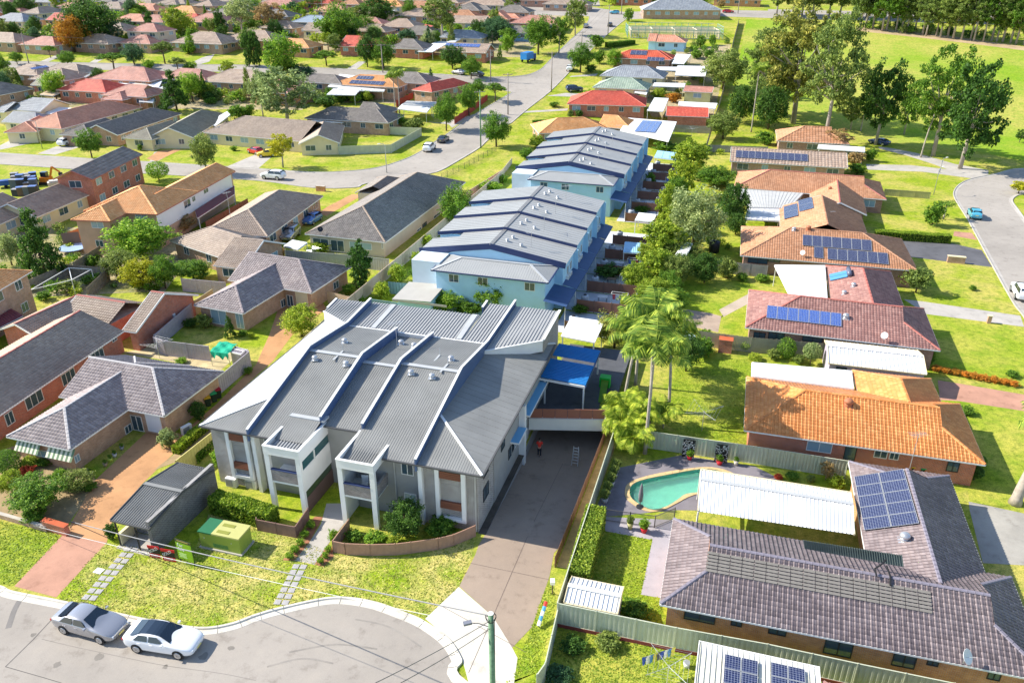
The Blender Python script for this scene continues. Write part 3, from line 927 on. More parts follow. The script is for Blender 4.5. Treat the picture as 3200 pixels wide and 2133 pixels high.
  # ------------------------------------------------------------------ ground, roads, kerbs, drives
def smooth(pts,n=6):
 out=[]
 for i in range(len(pts)-1):
  p0=pts[max(i-1,0)];p1=pts[i];p2=pts[i+1];p3=pts[min(i+2,len(pts)-1)]
  for k in range(n):
   t=k/n
   out.append(0.5*((2*p1)+(p2-p0)*t+(2*p0-5*p1+4*p2-p3)*t*t+(3*p1-p0-3*p2+p3)*t**3))
 out.append(pts[-1]);return out
def PL(*q,z=0.0):return[p(*v,z)for v in q]
def sheet(name,pts,z,mat,holes=()):
 loops=[[Vector((q.x,q.y,0))for q in pts]]+[[Vector((q.x,q.y,0))for q in hl]for hl in holes]
 tris=tessellate_polygon(loops);flat=[q for lp in loops for q in lp]
 m=MB();fs=[]
 for t in tris:
  a,b,c=(flat[i]for i in t)
  fs.append(t if(b-a).cross(c-a).z>0 else(t[0],t[2],t[1]))
 m.add([(q.x,q.y,z)for q in flat],fs)
 if max(q.y for q in flat)>190:
  me=m.mesh(name,mat);bm=bmesh.new();bm.from_mesh(me)
  for y0,_ in HILL[:-1]:bmesh.ops.bisect_plane(bm,geom=bm.verts[:]+bm.edges[:]+bm.faces[:],plane_co=(0,y0,0),plane_no=(0,1,0))
  for v in bm.verts:v.co.z+=TZ(v.co.y)
  bm.to_mesh(me);bm.free();return link(name,me)
 return m.build(name,mat)
def sweep(name,pts,prof,mat,left=True):
 """Kerb: a cross-section (offset to the road side, height) carried along a line."""
 sg=1 if left else-1
 m=MB();rows=[]
 for i,q in enumerate(pts):
  t=(pts[min(i+1,len(pts)-1)]-pts[max(i-1,0)]);t.z=0;t.normalize()
  n=Vector((-t.y,t.x,0))*sg
  rows.append([Vector((q.x,q.y,TZ(q.y)))+n*o+Vector((0,0,z))for o,z in prof])
 k=len(prof)
 vs=[v for r_ in rows for v in r_]
 fs=[((i*k+j),(i*k+j+1),((i+1)*k+j+1),((i+1)*k+j))for i in range(len(rows)-1)for j in range(k-1)]
 if left:fs=[tuple(reversed(f))for f in fs]
 m.add(vs,fs)
 return m.build(name,mat)
KERB=[(-.02,0.0),(0,.12),(.15,.12),(.2,.03),(.6,.022),(.62,0.0)]
ramp_hole=[L(0.15,1.0),L(5.9,1.0),L(6.35,21.5),L(-0.3,21.5)]
pool_out=smooth(PL((22,1060,1400),(22,1080,1325),(22,1180,1275),(22,1400,1228),(22,1700,1178),(22,1880,1190),(22,2010,1250),(22,2020,1330),(22,1880,1370),(22,1680,1392),(22,1575,1412),(22,1500,1462),(22,1400,1520),(22,1280,1548),(22,1170,1510),(22,1085,1450),(22,1060,1400)),5)[:-1]
base=[Vector((-2500,-60,0)),Vector((2500,-60,0)),Vector((2500,3500,0)),Vector((-2500,3500,0))]
g=sheet('ground',base,0.0,GRASS,[ramp_hole,pool_out]);structure(g)
k1_back=smooth(PL((30,-900,560),(30,-400,630),(30,0,690),(30,130,742),(30,600,835),(30,1180,962),(30,1560,1035),(30,1850,1068),(30,2100,1030),(31,0,950),(31,250,880),(31,620,802),(31,850,797),(31,1100,842),(31,1350,932),(31,1530,1012),(31,1750,1172),(31,1870,1362),(31,1925,1568))+[Vector((5.9,28,0)),Vector((4.5,22.5,0)),Vector((0,17,0))])
inner=[]
for i,q in enumerate(k1_back):
 t=(k1_back[min(i+1,len(k1_back)-1)]-k1_back[max(i-1,0)]).normalized()
 inner.append(q+Vector((t.y,-t.x,0))*0.55)
structure(sheet('road',inner+[Vector((-12,11,0)),Vector((-90,24,0))],0.008,ASPH))
structure(sweep('kerb',k1_back,KERB,CONC,left=False))
TAR=plain('tar_joint',(0.10,0.095,0.09),0.9,0.2)
def line_strip(name,pts,w,z,mat):
 m=MB()
 for a,b in zip(pts[:-1],pts[1:]):
  t=(b-a).normalized();n=Vector((-t.y,t.x,0))*w/2
  m.quad(a-n+Vector((0,0,z)),b-n+Vector((0,0,z)),b+n+Vector((0,0,z)),a+n+Vector((0,0,z)))
 return structure(m.build(name,mat))
line_strip('road_joint',PL((30,500,960),(30,300,1175),(30,50,1420)),.05,.013,TAR)
line_strip('road_joint',PL((30,50,1420),(30,400,1520),(30,560,1568)),.04,.013,TAR)
line_strip('road_joint',smooth(PL((30,380,1170),(30,700,1245),(30,1100,1330),(30,1500,1410),(30,2000,1480),(30,2323,1545))),.035,.013,plain('faint_joint',(0.22,0.2,0.18),.9,.2))
m=MB();
pts=smooth(PL((30,180,815),(30,130,910),(30,95,1010),(30,75,1070)))
line_strip('tar_patch',pts,.35,.013,plain('tar_patch',(0.2,0.185,0.17),.9,.2))
n2=PL((0,-900,1330),(0,0,1388),(0,840,1442),(0,1350,1470),(0,2323,1530),(1,500,1563),(1,800,1556),(1,1100,1522),(1,1350,1445),(1,1500,1370),(1,1650,1268),(1,1800,1165),(1,2000,1030),(1,2323,838))
n2=smooth(n2,4)
corner=smooth([n2[-1]]+PL((2,25,815),(2,10,790)),4)
s2=PL((1,2323,1115),(1,2200,1195),(1,2100,1280),(1,2030,1345),(1,1850,1455),(1,1640,1565),(11,1380,62),(11,1000,130),(11,900,165),(11,520,168))
w2=[n2[i]+Vector((math.sin(0),-8.6,0))for i in(0,8,14,17)]
s2=smooth(s2+[w2[3],w2[2],w2[1],w2[0]],4)
east=smooth(PL((1,2323,1115),(2,150,988),(2,340,840),(2,500,680),(2,600,575),(2,750,425),(2,860,320),(2,960,235),(2,1030,180)),3)
west=smooth(PL((2,0,697),(2,140,680),(2,255,632),(2,330,560),(2,430,460),(2,560,335),(2,640,265),(2,690,195),(2,700,150)),3)
n3=smooth(PL((0,-600,545),(0,600,568),(0,1500,586),(0,2300,592),(1,480,612),(1,900,632),(1,1200,650),(1,1700,676),(1,2050,700),(2,0,697)),3)
s3=[q+Vector((1.5,-9.0,0))for q in n3]
RZ=0.010
structure(sheet('road',n2+s2,RZ,ASPH2))
structure(sheet('road',east+list(reversed(west))+[n2[-1]],RZ+.003,ASPH2))
structure(sheet('road',n3+[n2[-1]+Vector((2,6,0))]+[n2[-1]]+list(reversed(s3[:-4])),RZ+.006,ASPH2))
top=PL((2,700,150),(2,690,60),(2,640,-60))
structure(sheet('road',PL((2,-900,110),(2,690,150),(2,1030,178),(2,1900,150),(2,2323,165),(3,900,190),(3,2323,235),(3,2323,130),(3,900,105),(3,0,85),(2,2323,100),(2,1900,92),(2,1010,110),(2,690,60),(2,-900,40)),RZ+.009,ASPH2))
structure(sheet('road',PL((2,690,60),(2,800,60),(2,770,-70),(2,700,-70)),RZ+.006,ASPH2))
for pts_,lf in((n2,False),(s2,False),(east,True),(west,False),(n3,False)):
 structure(sweep('kerb',pts_,KERB,CONC2,left=lf))
r4l=smooth(PL((33,3100,500),(23,2700,500),(13,2560,1750),(13,2323,1345),(13,2200,1175),(13,1940,700),(13,1800,440),(13,1700,280),(13,1682,200),(13,1740,130),(13,1850,82),(13,2060,40),(3,2200,1540),(3,2323,1530)),4)
r4r=smooth(PL((13,3300,1500),(13,2700,900),(13,2420,560),(13,2270,360),(13,2222,285),(13,2255,243),(13,2323,225),(13,2450,215)),4)
structure(sheet('road',r4l+PL((13,2500,60))+list(reversed(r4r)),RZ,ASPH2))
structure(sweep('kerb',r4l,KERB,CONC2,left=False));structure(sweep('kerb',r4r,KERB,CONC2,left=True))
structure(sheet('path',PL((13,2000,45),(3,2000,1545),(3,1700,1490),(3,1350,1390),(3,1120,1345),(3,1000,1330),(3,1010,1350),(3,1250,1410),(3,1500,1490),(13,1850,80)),.012,CONC2))
structure(sheet('path',PL((3,890,1490),(3,1300,1500),(3,1900,1568),(13,1850,80),(13,1400,20),(3,900,1540)),.016,CONC2))
structure(sheet('playing_field',PL((2,2130,175),(2,2323,185),(3,300,215),(3,900,285),(3,1400,340),(3,1900,400),(3,2323,455),(3,3600,600),(3,3600,1700),(3,2323,1460),(3,1900,1370),(3,1300,1330),(3,850,1250),(3,0,1100),(2,2000,900),(2,2080,450)),.006,FIELD))
DRYSOIL=pavemat('dry_soil',(0.46,0.34,0.20),.2,.2,fine=8)
structure(sheet('bare_strip',PL((3,800,245),(3,1200,280),(3,1700,335),(3,2323,425),(3,3600,560),(3,3600,600),(3,2323,460),(3,1900,405),(3,1400,345),(3,900,292),(3,800,275)),.01,DRYSOIL))
VERGES=[]
def patch(name,pts,z,mat):
 if name in('verge','lawn'):VERGES.append(pts)
 return structure(sheet(name,pts,z,mat))
patch('verge',PL((30,510,790),(30,960,290),(30,1240,330),(30,1600,440),(30,1780,330),(30,1900,20),(31,360,250),(31,700,400),(31,1000,430),(31,1400,420),(31,1990,240),(31,1960,400),(31,1845,690),(31,1530,975),(31,1350,925),(31,1100,835),(31,850,790),(31,620,796),(31,250,874),(31,0,945),(30,2100,1022),(30,1850,1060),(30,1560,1028),(30,1180,955),(30,620,828)),.006,GRASS_DRY)
patch('lawn',PL((30,0,100),(30,560,240),(30,130,690),(30,0,660),(30,-500,560),(30,-500,20)),.006,GRASS_LUSH)
patch('verge',PL((32,360,620),(32,400,860),(32,230,1470),(32,-60,1568),(31,2260,1800),(31,2323,1568),(32,60,1340),(32,180,1060),(32,300,720)),.007,GRASS_LUSH)
patch('lawn',PL((32,430,1060),(32,1700,1320),(32,1640,1640),(32,100,1640),(32,300,1390)),.006,GRASS_LUSH)
patch('lawn',PL((32,845,185),(32,1270,265),(32,1170,770),(32,1345,800),(32,1400,1040),(32,960,950),(32,720,640)),.006,GRASS_LUSH)
patch('lawn',PL((22,1500,180),(22,2170,180),(22,2160,960),(22,1540,860),(22,1380,760)),.006,GRASS_LUSH)
patch('lawn',PL((12,1530,990),(12,2160,1010),(12,2140,1210),(12,1900,1340),(12,1790,1300),(12,1530,1270)),.006,GRASS_LUSH)
patch('lawn',PL((12,1880,1340),(12,2140,1210),(12,2160,1500),(12,1880,1470)),.006,GRASS_LUSH)
patch('lawn',PL((12,1800,530),(12,2090,540),(12,2100,820),(12,1780,810)),.006,GRASS_LUSH)
for pts_ in(PL((13,1000,220),(13,1500,240),(13,1700,290),(13,1830,520),(13,1660,540),(13,980,500)),PL((13,1270,795),(13,2010,880),(13,2270,1320),(13,1400,1195),(13,1230,1100)),PL((13,1440,1310),(13,2310,1430),(23,2700,480),(23,1500,330),(23,1480,60)),PL((23,1740,560),(23,2323,640),(23,2600,1600),(23,1830,1480),(23,1780,1180)),PL((13,920,0),(13,1790,100),(13,1690,180),(13,1690,280),(13,1500,230),(13,1050,180))):
 patch('lawn',pts_,.006,GRASS if pts_[0].y>88 else GRASS_LUSH)
patch('driveway',PL((31,1990,405),(31,1845,690),(31,2150,965),(31,2323,1250),(32,180,1060),(32,340,600),(32,380,390))+[L(5.9,1.0),L(0.15,1.0),L(0.0,-.9)],.008,DRIVE)
patch('crossover',PL((31,1840,695),(31,1535,985),(31,1750,1165),(31,1875,1362),(31,1930,1568),(31,2323,1700),(32,50,1340),(31,2323,1245),(31,2150,965)),.011,CONC)
m=MB()
for(v0,z0),(v1,z1)in(((1.0,.008),(3,-.12)),((3,-.12),(12.5,-1.15)),((12.5,-1.15),(21.4,-1.3))):
 f=lambda v:(0.15+(-.45)*(v-1)/20.5,5.9+.45*(v-1)/20.5)
 a0,b0=f(v0);a1,b1=f(v1)
 m.quad(L(a0,v0,z0),L(b0,v0,z0),L(b1,v1,z1),L(a1,v1,z1))
structure(m.build('driveway_ramp',DRIVE))
m=MB()
for sd_,(u0,u1)in((0,(5.9,6.35)),(1,(0.15,-.3))):
 m.quad(L(u0,1,-1.6),L(u1,21.5,-1.6),L(u1,21.5,0.02),L(u0,1,0.02))
m.quad(L(-.3,21.5,-1.6),L(6.35,21.5,-1.6),L(6.35,21.5,1.2),L(-.3,21.5,1.2))
o=m.build('retaining_wall',RENDER_GREY);structure(o)
patch('driveway',PL((30,130,690),(30,560,232),(30,975,288),(30,510,792)),.009,PINKPAVE)
patch('driveway',PL((30,560,235),(30,620,160),(20,870,1270),(20,1330,840),(20,1560,830),(20,1640,860),(20,1960,590),(20,2323,230),(11,120,1500),(11,230,1180),(11,380,1110),(11,560,1140),(11,640,1260),(11,330,1500),(21,150,200),(21,0,330),(20,1830,800),(20,1600,1010),(20,1280,1320),(30,1020,90),(30,970,290)),.007,ORDRIVE)
patch('garden_bed',PL((20,0,1010),(20,210,940),(20,800,1170),(20,870,1270),(20,740,1500),(30,590,170),(30,0,40),(30,-300,-30),(20,-200,1000)),.005,SOIL)
patch('garden_bed',[L(-.45,.3),L(.15,.3),L(.1,12),L(-.4,12)],.012,pavemat('dark_bed',(.10,.085,.07),.3,.8,fine=10))
patch('garden_bed',PL((20,1390,1190),(20,1900,790),(20,2000,830),(20,1600,1110)),.010,SOIL)
patch('yard_soil',PL((20,1120,120),(20,1400,60),(20,1900,130),(20,2080,60),(20,2180,130),(20,1990,290),(20,1500,190)),.006,pavemat('straw_soil',(0.52,0.42,0.24),.25,.7,fine=9))
patch('entry_path',PL((31,350,458),(31,480,300),(31,590,125),(31,640,-60),(31,840,-60),(31,835,80),(31,690,260),(31,640,330),(31,530,495)),.012,CONC2)
BEDM=pavemat('red_bark_bed',(.36,.16,.09),.3,1.2,fine=9)
patch('garden_bed',PL((31,240,455),(31,380,285),(31,530,60),(31,610,60),(31,480,300),(31,350,458)),.014,BEDM);patch('garden_bed',PL((31,530,495),(31,640,330),(31,690,330),(31,705,420),(31,615,515)),.014,BEDM)
patch('dry_bed',[L(6.05,-1.5),L(7.0,-1.5),L(7.6,19.5),L(6.5,19.5)],.012,pavemat('dry_mulch',(.50,.34,.16),.3,1.2,fine=8))
for a_,b_ in((L(3.1,-12),L(3.2,1)),(L(.05,-2.9),L(5.9,-2.9)),(L(-.6,-7.3),L(6.0,-9.5))):line_strip('drive_joint',[a_,b_],.035,.016,plain('joint_brown',(.16,.12,.10),.9))
m=MB();m.poly([L(3.17,3,-.105),L(3.2,3,-.105),L(3.25,12.5,-1.135),L(3.22,12.5,-1.135)]);structure(m.build('drive_joint',plain('joint_brown',(.16,.12,.10))))
pd=PL((22,780,1490),(22,940,1170),(22,1530,1050),(22,2200,1150),(23,100,1260),(23,60,1400),(23,0,1560),(32,1500,0),(32,845,60))
structure(sheet('pool_deck',pd,.006,pavemat('slate_paving',(0.22,0.20,0.22),.15,.5),[pool_out]))
patch('paved_strip',PL((32,845,60),(32,1480,90),(32,1450,560),(32,1345,795),(32,1170,765),(32,1275,270),(32,845,190)),.009,pavemat('lilac_grey_paving',(0.40,0.37,0.40),.1,.4))
patch('path',PL((12,1880,1270),(12,2140,1130),(12,2145,1215),(12,1920,1335)),.009,pavemat('pinkish_path',(.46,.38,.30),.15,.4))
patch('patio',PL((12,1530,1260),(12,1790,1300),(12,1900,1330),(12,1870,1475),(12,1530,1400)),.008,pavemat('tan_paving',(0.40,0.31,0.24),.2,.5))
patch('driveway',PL((13,1220,640),(13,1650,665),(13,1940,730),(13,2035,885),(13,1270,790)),.008,DARKDRIVE)
patch('driveway',PL((13,1690,560),(13,1850,575),(13,1900,640),(13,1680,600)),.008,PINKPAVE)
patch('driveway',PL((13,1230,1175),(13,1400,1195),(13,2290,1325),(13,2323,1425),(13,1440,1310)),.008,CONC2)
patch('driveway',PL((23,1540,370),(23,1720,398),(23,2323,500),(23,2700,560),(23,2700,720),(23,2323,650),(23,1740,560),(23,1560,550)),.008,PINKPAVE)
patch('driveway',PL((33,1830,0),(23,1820,1470),(33,2323,30),(33,2600,100),(33,2600,560),(33,2323,500),(33,1950,480)),.008,pavemat('cracked_grey_drive',(0.36,0.34,0.30),.2,.4))
for pts_ in(PL((0,340,1395),(0,510,1330),(0,740,1330),(0,500,1405)),PL((0,0,1320),(0,180,1230),(0,380,1270),(0,330,1290),(0,0,1360)),PL((0,1360,1465),(0,1400,1380),(0,1640,1350),(0,1420,1470)),PL((0,2060,1512),(0,2323,1400),(1,0,1380),(1,170,1400),(1,20,1530))):
 patch('driveway',pts_,.009,CONC2)
patch('driveway',PL((0,1330,1440),(0,1440,1370),(0,1650,1355),(0,1420,1465)),.013,ORDRIVE)
patch('driveway',PL((11,560,400),(11,640,340),(11,870,225),(11,980,225),(11,640,420)),.009,ORDRIVE)
patch('front_lawn',PL((11,560,300),(11,600,210),(11,860,190),(11,870,220),(11,640,320)),.011,GRASS_LUSH)
patch('driveway',PL((1,1540,1100),(1,1650,1120),(1,1900,1060),(1,2000,1030),(1,1780,1160),(1,1750,1130)),.009,CONC2)
for q in(((2,540,690),(2,780,668),(2,760,690),(2,520,700)),((2,320,870),(2,490,845),(2,620,850),(2,590,880),(2,330,872)),((2,110,1010),(2,510,985),(2,500,1005),(2,100,1025)),((0,350,565),(0,500,505),(0,560,510),(0,420,570)),((0,800,575),(0,890,525),(0,960,525),(0,860,578)),((1,820,630),(1,930,560),(1,1000,560),(1,900,640)),((0,1760,560),(0,1830,525),(0,1950,490),(0,1900,560),(0,1800,590))):
 patch('driveway',PL(*q),.014,CONC2)
patch('corner_lawn',PL((1,20,1515),(1,180,1400),(1,740,1420),(1,1230,1400),(1,1500,1250),(1,1490,1360),(1,1340,1440),(1,1100,1512),(1,800,1546),(1,480,1552)),.006,GRASS)
YARD=grassmat('yard_mix',(.30,.29,.09),(.50,.40,.26),(.22,.22,.17),.85,.12)
for q in(((0,-200,970),(1,420,1000),(1,480,720),(0,2323,690),(0,-200,660)),((0,-300,440),(0,1100,430),(0,2323,440),(1,900,470),(1,2100,520),(2,100,520),(2,560,60),(2,640,-60),(0,-300,-70)),((1,480,930),(1,1300,940),(1,1400,760),(1,520,720)),((2,1270,1060),(2,1820,1080),(2,1990,400),(2,1300,480),(2,1100,760)),((10,-200,1180),(10,1500,1100),(10,1900,560),(10,500,520),(10,-200,620))):
 patch('yards',PL(*q),.004,YARD)
STN=pavemat('road_stain',(.22,.20,.175),.2,.8);rs=random.Random(2)
for x,y,r_ in((520,1400,.25),(1500,1420,.18),(900,1330,.3),(2100,1250,.22),(300,1130,.2),(1850,1330,.35)):
 c=p(30,x,y);structure(sheet('oil_stain',[c+Vector((math.cos(a)*r_*rs.uniform(.6,1.2),math.sin(a)*r_*rs.uniform(.6,1.2),0))for a in[k*.628 for k in range(10)]],.013,STN))
for a_,b_ in(((31,300,1290),(31,1100,1260)),((31,900,990),(31,1500,1240)),((31,100,1420),(31,700,1390))):
 a,b=p(*a_),p(*b_);line_strip('tyre_mark',smooth([a,a.lerp(b,.5)+Vector((0,.5,0)),b]),.13,.0125,pavemat('tyre_scuff',(.285,.26,.23),.2,.6))
for i in range(0,len(k1_back)-1,5):
 a=k1_back[i];t_=(k1_back[i+1]-a).normalized();n_=Vector((t_.y,-t_.x,0));m=MB();m.beam(a+Vector((0,0,.124)),a+n_*.17+Vector((0,0,.124)),.025,.01);m.beam(a+n_*.2+Vector((0,0,.034)),a+n_*.6+Vector((0,0,.026)),.025,.012);structure(m.build('kerb_joint',TAR))
 # ------------------------------------------------------------------ the block of flats in the foreground
FL=thing('apartment_block','grey two-storey brick flats with stepped metal roofs and white parapets, in the foreground','apartment block',tuple(L(-11.7,9)))
EZ=5.6;TANF=(7.95-EZ)/10.1
us=dict(P1=-19.06,P2=-14.05,P3=-10.45,P4=-5.04)
TRIM=plain('white_trim',(0.80,0.80,0.78),0.5,0.04)
def fz(v,dz=0.0):return(EZ+TANF*v if v<=10.1 else 7.95-(v-10.1)*0.85/7.1)+dz
def metal_face(name,quad,parent,mat,pitch=.2,w=.045,h=.02,pieces=0):
 """A ribbed metal roof face; quad = eave left, eave right, top right, top left; cut into sheets."""
 a,b,c,d_=quad
 sd=(b-a).normalized();nd=sd.cross(d_-a).normalized();td=nd.cross(sd)
 f=lambda q:((q-a).dot(td),(q-a).dot(sd))
 tmax=max(f(c)[0],f(d_)[0])
 lc,rcn=[(0,0),f(d_)],[(0,f(b)[1]),f(c)]
 m=MB();m.poly(quad);rib_arrays(m,a,sd,td,nd,lc,rcn,tmax,pitch,w,h)
 return m.build(name,mat,parent)
secs=[(us['P1'],us['P2'],0.0),(us['P2'],us['P3'],-0.38),(us['P3'],us['P4'],0.0)]
for(u0,u1,dz)in secs:
 ve=0.0
 if dz:ve=2.5
 metal_face('roof',[L(u0,ve,fz(ve,dz)),L(u1,ve,fz(ve,dz)),L(u1,10.1,fz(10.1,dz)),L(u0,10.1,fz(10.1,dz))],FL,GREYROOF)
 metal_face('roof',[L(u1,17.2,fz(17.2,dz)),L(u0,17.2,fz(17.2,dz)),L(u0,10.1,fz(10.1,dz)),L(u1,10.1,fz(10.1,dz))],FL,GREYROOF)
 m=MB();m.beam(L(u0,10.1,fz(10.1,dz+.03)),L(u1,10.1,fz(10.1,dz+.03)),.42,.06);m.build('ridge_cap',plain('pale_flashing',(.45,.46,.46),.4,.06),FL)
hz=EZ+4.4*TANF
for sg,ue,ui in((1,-23.45,us['P1']),(-1,0.05,us['P4'])):
 wd=abs(ui-ue);zt=EZ+wd*TANF
 tri=[L(ue,0,EZ),L(ui,0,EZ),L(ui,wd,zt)]if sg>0 else[L(ui,0,EZ),L(ue,0,EZ),L(ui,wd,zt)]
 if sg>0:metal_face('roof',[tri[0],tri[1],tri[2],tri[2]],FL,GREYROOF)
 else:metal_face('roof',[tri[0],tri[1],tri[2],tri[2]],FL,GREYROOF)
 vb=22.0 if sg<0 else 21.2
 vi=17.0
 q=[L(ue,vb,EZ),L(ue,0,EZ),L(ui,wd,zt),L(ui,vi,zt)]if sg>0 else[L(ue,0,EZ),L(ue,vb,EZ),L(ui,vi,zt),L(ui,wd,zt)]
 side_mat=plain('sunlit_slope_roof',(.70,.69,.66),.5,.08,.5)if sg>0 else GREYROOF  # left slope painted pale for the sun falling on it, right slope stays grey
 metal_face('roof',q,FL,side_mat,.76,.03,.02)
 m=MB();m.beam(L(ue,0,EZ+.03),L(ui,wd,zt+.03),.2,.06);m.build('hip_cap',TRIM,FL)
 m=MB();m.beam(L(ue,vb,EZ+.05),L(ui,vi,zt+.05),.3,.06);m.build('hip_cap',TRIM,FL)
RIBM=plain('rear_ribbed_roof',(.36,.36,.35),.4,.06,.5,.4)
zr0,zr1=7.06,7.3
rear=[(-23.0,-19.1,22.3),(-19.0,-7.6,22.6),(-7.6,-5.1,25.6),(-4.98,-.5,25.7)]
for i,(u0,u1,vb)in enumerate(rear):
 v0a=v0b=17.25
 if i==0:v0a=19.6
 if i==3:v0a,v0b=15.9,19.4
 m=MB();q=[L(u0,v0a,zr0),L(u1,v0b,zr0),L(u1,vb,zr1),L(u0,vb,zr1)];m.poly(q)
 a=q[0];nd=(q[1]-q[0]).cross(q[3]-q[0]).normalized()
 s=u0+.12
 while s<u1:
  k=(s-u0)/(u1-u0);v0=v0a+(v0b-v0a)*k
  m.beam(L(s,v0+.05,zr0+.03),L(s,vb,zr1+.03),.09,.07);s+=.3
 m.build('rear_roof',RIBM,FL)
 m=MB();m.quad(L(u0,v0a,zr0-1.1),L(u1,v0b,zr0-1.1),L(u1,v0b,zr0),L(u0,v0a,zr0));m.beam(L(u0,v0a,zr0+.02),L(u1,v0b,zr0+.02),.16,.1);m.build('roof_edge',TRIM,FL)
for u in(-16.6,-8.0):
 m=MB();m.beam(L(u,17.4,zr0+.09),L(u-.1,22.5,zr1+.09),.5,.05);m.build('flashing',plain('pale_flashing',(.45,.46,.46)),FL)
PARA=plain('parapet_sheet',(.08,.13,.25),.45,.08)
def parapet(u,prof,top=.45,w=.14,base=5.0):
 m=MB();c=MB()
 for(v0,z0),(v1,z1)in zip(prof[:-1],prof[1:]):
  for s,s2 in((-w/2,-1),(w/2,1)):
   q=[L(u+s,v0,base),L(u+s,v1,base),L(u+s,v1,z1+top),L(u+s,v0,z0+top)]
   m.poly(q if s2>0 else list(reversed(q)))
  c.beam(L(u,v0,z0+top+.03),L(u,v1,z1+top+.03),w+.07,.07)
 for v,z in(prof[0],prof[-1]):
  m.quad(L(u-w/2,v,base),L(u+w/2,v,base),L(u+w/2,v,z+top),L(u-w/2,v,z+top))
 po=m.build('parapet',PARA,FL);c.build('coping',TRIM,po)
parapet(us['P1'],[(-.1,fz(0)),(10.1,fz(10.1)),(17.0,fz(17.0)),(22.2,7.45)])
parapet(us['P2'],[(2.4,fz(2.4)),(10.1,fz(10.1)),(17.3,fz(17.2))])
parapet(us['P3'],[(2.4,fz(2.4)),(10.1,fz(10.1)),(17.3,fz(17.2))])
parapet(us['P4'],[(-.1,fz(0)),(10.1,fz(10.1)),(17.0,fz(17.0)),(26.0,7.4)])
parapet(-22.9,[(20.2,6.9),(22.2,7.1)],.3);parapet(-8.0,[(24.4,7.0),(25.9,7.1)],.35)
m=MB();m.beam(L(-.45,19.4,7.2),L(-.45,25.9,7.35),.25,.12);m.build('coping',TRIM,FL)
w=MB();w.prism([L(-22.9,.45),L(us['P1'],.45),L(us['P1'],20.5),L(-22.9,20.5)],-.2,EZ);w.build('wall',BRICK_GREY,FL)
w=MB();w.prism([L(us['P4'],.45),L(-.45,.45),L(-.45,4.2),L(us['P4'],4.2)],-1.4,EZ);w.build('wall',BRICK_GREY,FL)
GREYW=plain('grey_wall_render',(.33,.325,.31),.8,.08)
w=MB();w.prism([L(us['P4'],4.2),L(-.40,4.2),L(-.40,21.2),L(us['P4'],21.2)],-1.4,EZ);w.build('wall',GREYW,FL)
w=MB();w.prism([L(us['P1'],.75),L(us['P2'],.75),L(us['P2'],22.2),L(us['P1'],22.2)],-.2,EZ+.1);w.build('wall',GREYW,FL)
w=MB();w.prism([L(us['P2'],3.0),L(us['P3'],3.0),L(us['P3'],22.2),L(us['P2'],22.2)],-.2,EZ+.3);w.build('wall',GREYW,FL)
w=MB();w.prism([L(us['P3'],.75),L(us['P4'],.75),L(us['P4'],22.2),L(us['P3'],22.2)],-.2,EZ+.1);w.build('wall',GREYW,FL)
w=MB();w.prism([L(-7.6,21),L(-.5,19.5),L(-.5,25.6),L(-7.6,25.5)],-.2,7.0);w.build('wall',BRICK_GREY,FL)
w=MB();w.prism([L(-22.8,19.6),L(-19.1,19.6),L(-19.1,22.1),L(-22.8,22.1)],-.2,6.95);w.build('wall',BRICK_GREY,FL)
g_=MB()
for a,b in((L(-23.5,-.05,EZ-.06),L(-16.9,-.05,EZ-.06)),(L(-7.7,-.05,EZ-.06),L(.1,-.05,EZ-.06)),(L(.1,-.05,EZ-.06),L(.1,22,EZ-.06)),(L(-23.5,-.05,EZ-.06),L(-23.5,21.2,EZ-.06)),(L(us['P2'],2.45,EZ+.15),L(us['P3'],2.45,EZ+.15))):
 g_.beam(a,b,.14,.13)
g_.build('gutter',plain('charcoal_gutter',(.10,.10,.10),.5),FL)
HOOD=plain('red_brown_hood',(.22,.085,.05),.6,.1)
def feature(u0,u1,v,zb,zt):
 m=MB()
 for a in(u0,u1):m.prism([L(a-.16,v-.22),L(a+.16,v-.22),L(a+.16,v+.1),L(a-.16,v+.1)],zb,zt)
 m.build('feature_column',TRIM,FL)
 m=MB();m.prism([L(u0+.16,v-.218),L(u1-.16,v-.218),L(u1-.16,v+.1),L(u0+.16,v+.1)],zb,zb+.28);m.build('feature_sill',TRIM,FL)
 for z0 in(1.25,3.95):
  m=MB()
  for k in range(4):m.prism([L(u0+.2,v-.16-.02*k),L(u1-.2,v-.16-.02*k),L(u1-.2,v+.1),L(u0+.2,v+.1)],z0+1.17-.145*k-.14,z0+1.17-.145*k)
  m.build('sun_hood',HOOD,FL)
  add_window(FL,L(0,v+.08,0),UD,-VD,u0+.25,u1-.25,z0-.1,z0+.62,WHITE,GLASSL)
feature(-3.55,-1.5,.42,.75,EZ-.1);feature(-21.3,-19.6,.42,.9,EZ-.1)
for u in(-4.85,-18.85):
 m=MB();m.prism([L(u-.16,.1),L(u+.16,.1),L(u+.16,.74),L(u-.16,.74)],0,EZ-.1);m.build('feature_column',TRIM,FL)
add_window(FL,L(0,.75),UD,-VD,-6.6,-5.6,3.9,4.9,WHITE,GLASS)
add_window(FL,L(0,.75),UD,-VD,-6.5,-5.5,1.0,2.2,WHITE,GLASSL)
add_window(FL,L(0,.75),UD,-VD,-18.3,-17.6,4.0,5.0,WHITE,GLASS)
for v0,v1,z0,z1 in((1.6,2.9,1.9,3.1),(1.7,2.9,4.0,5.0),(6.0,7.0,3.6,5.0),(8.0,9.6,1.5,2.5)):
 add_window(FL,L(-.45 if v0<4 else-.4,0),VD,UD,v0,v1,z0,z1,DARK,GLASS)
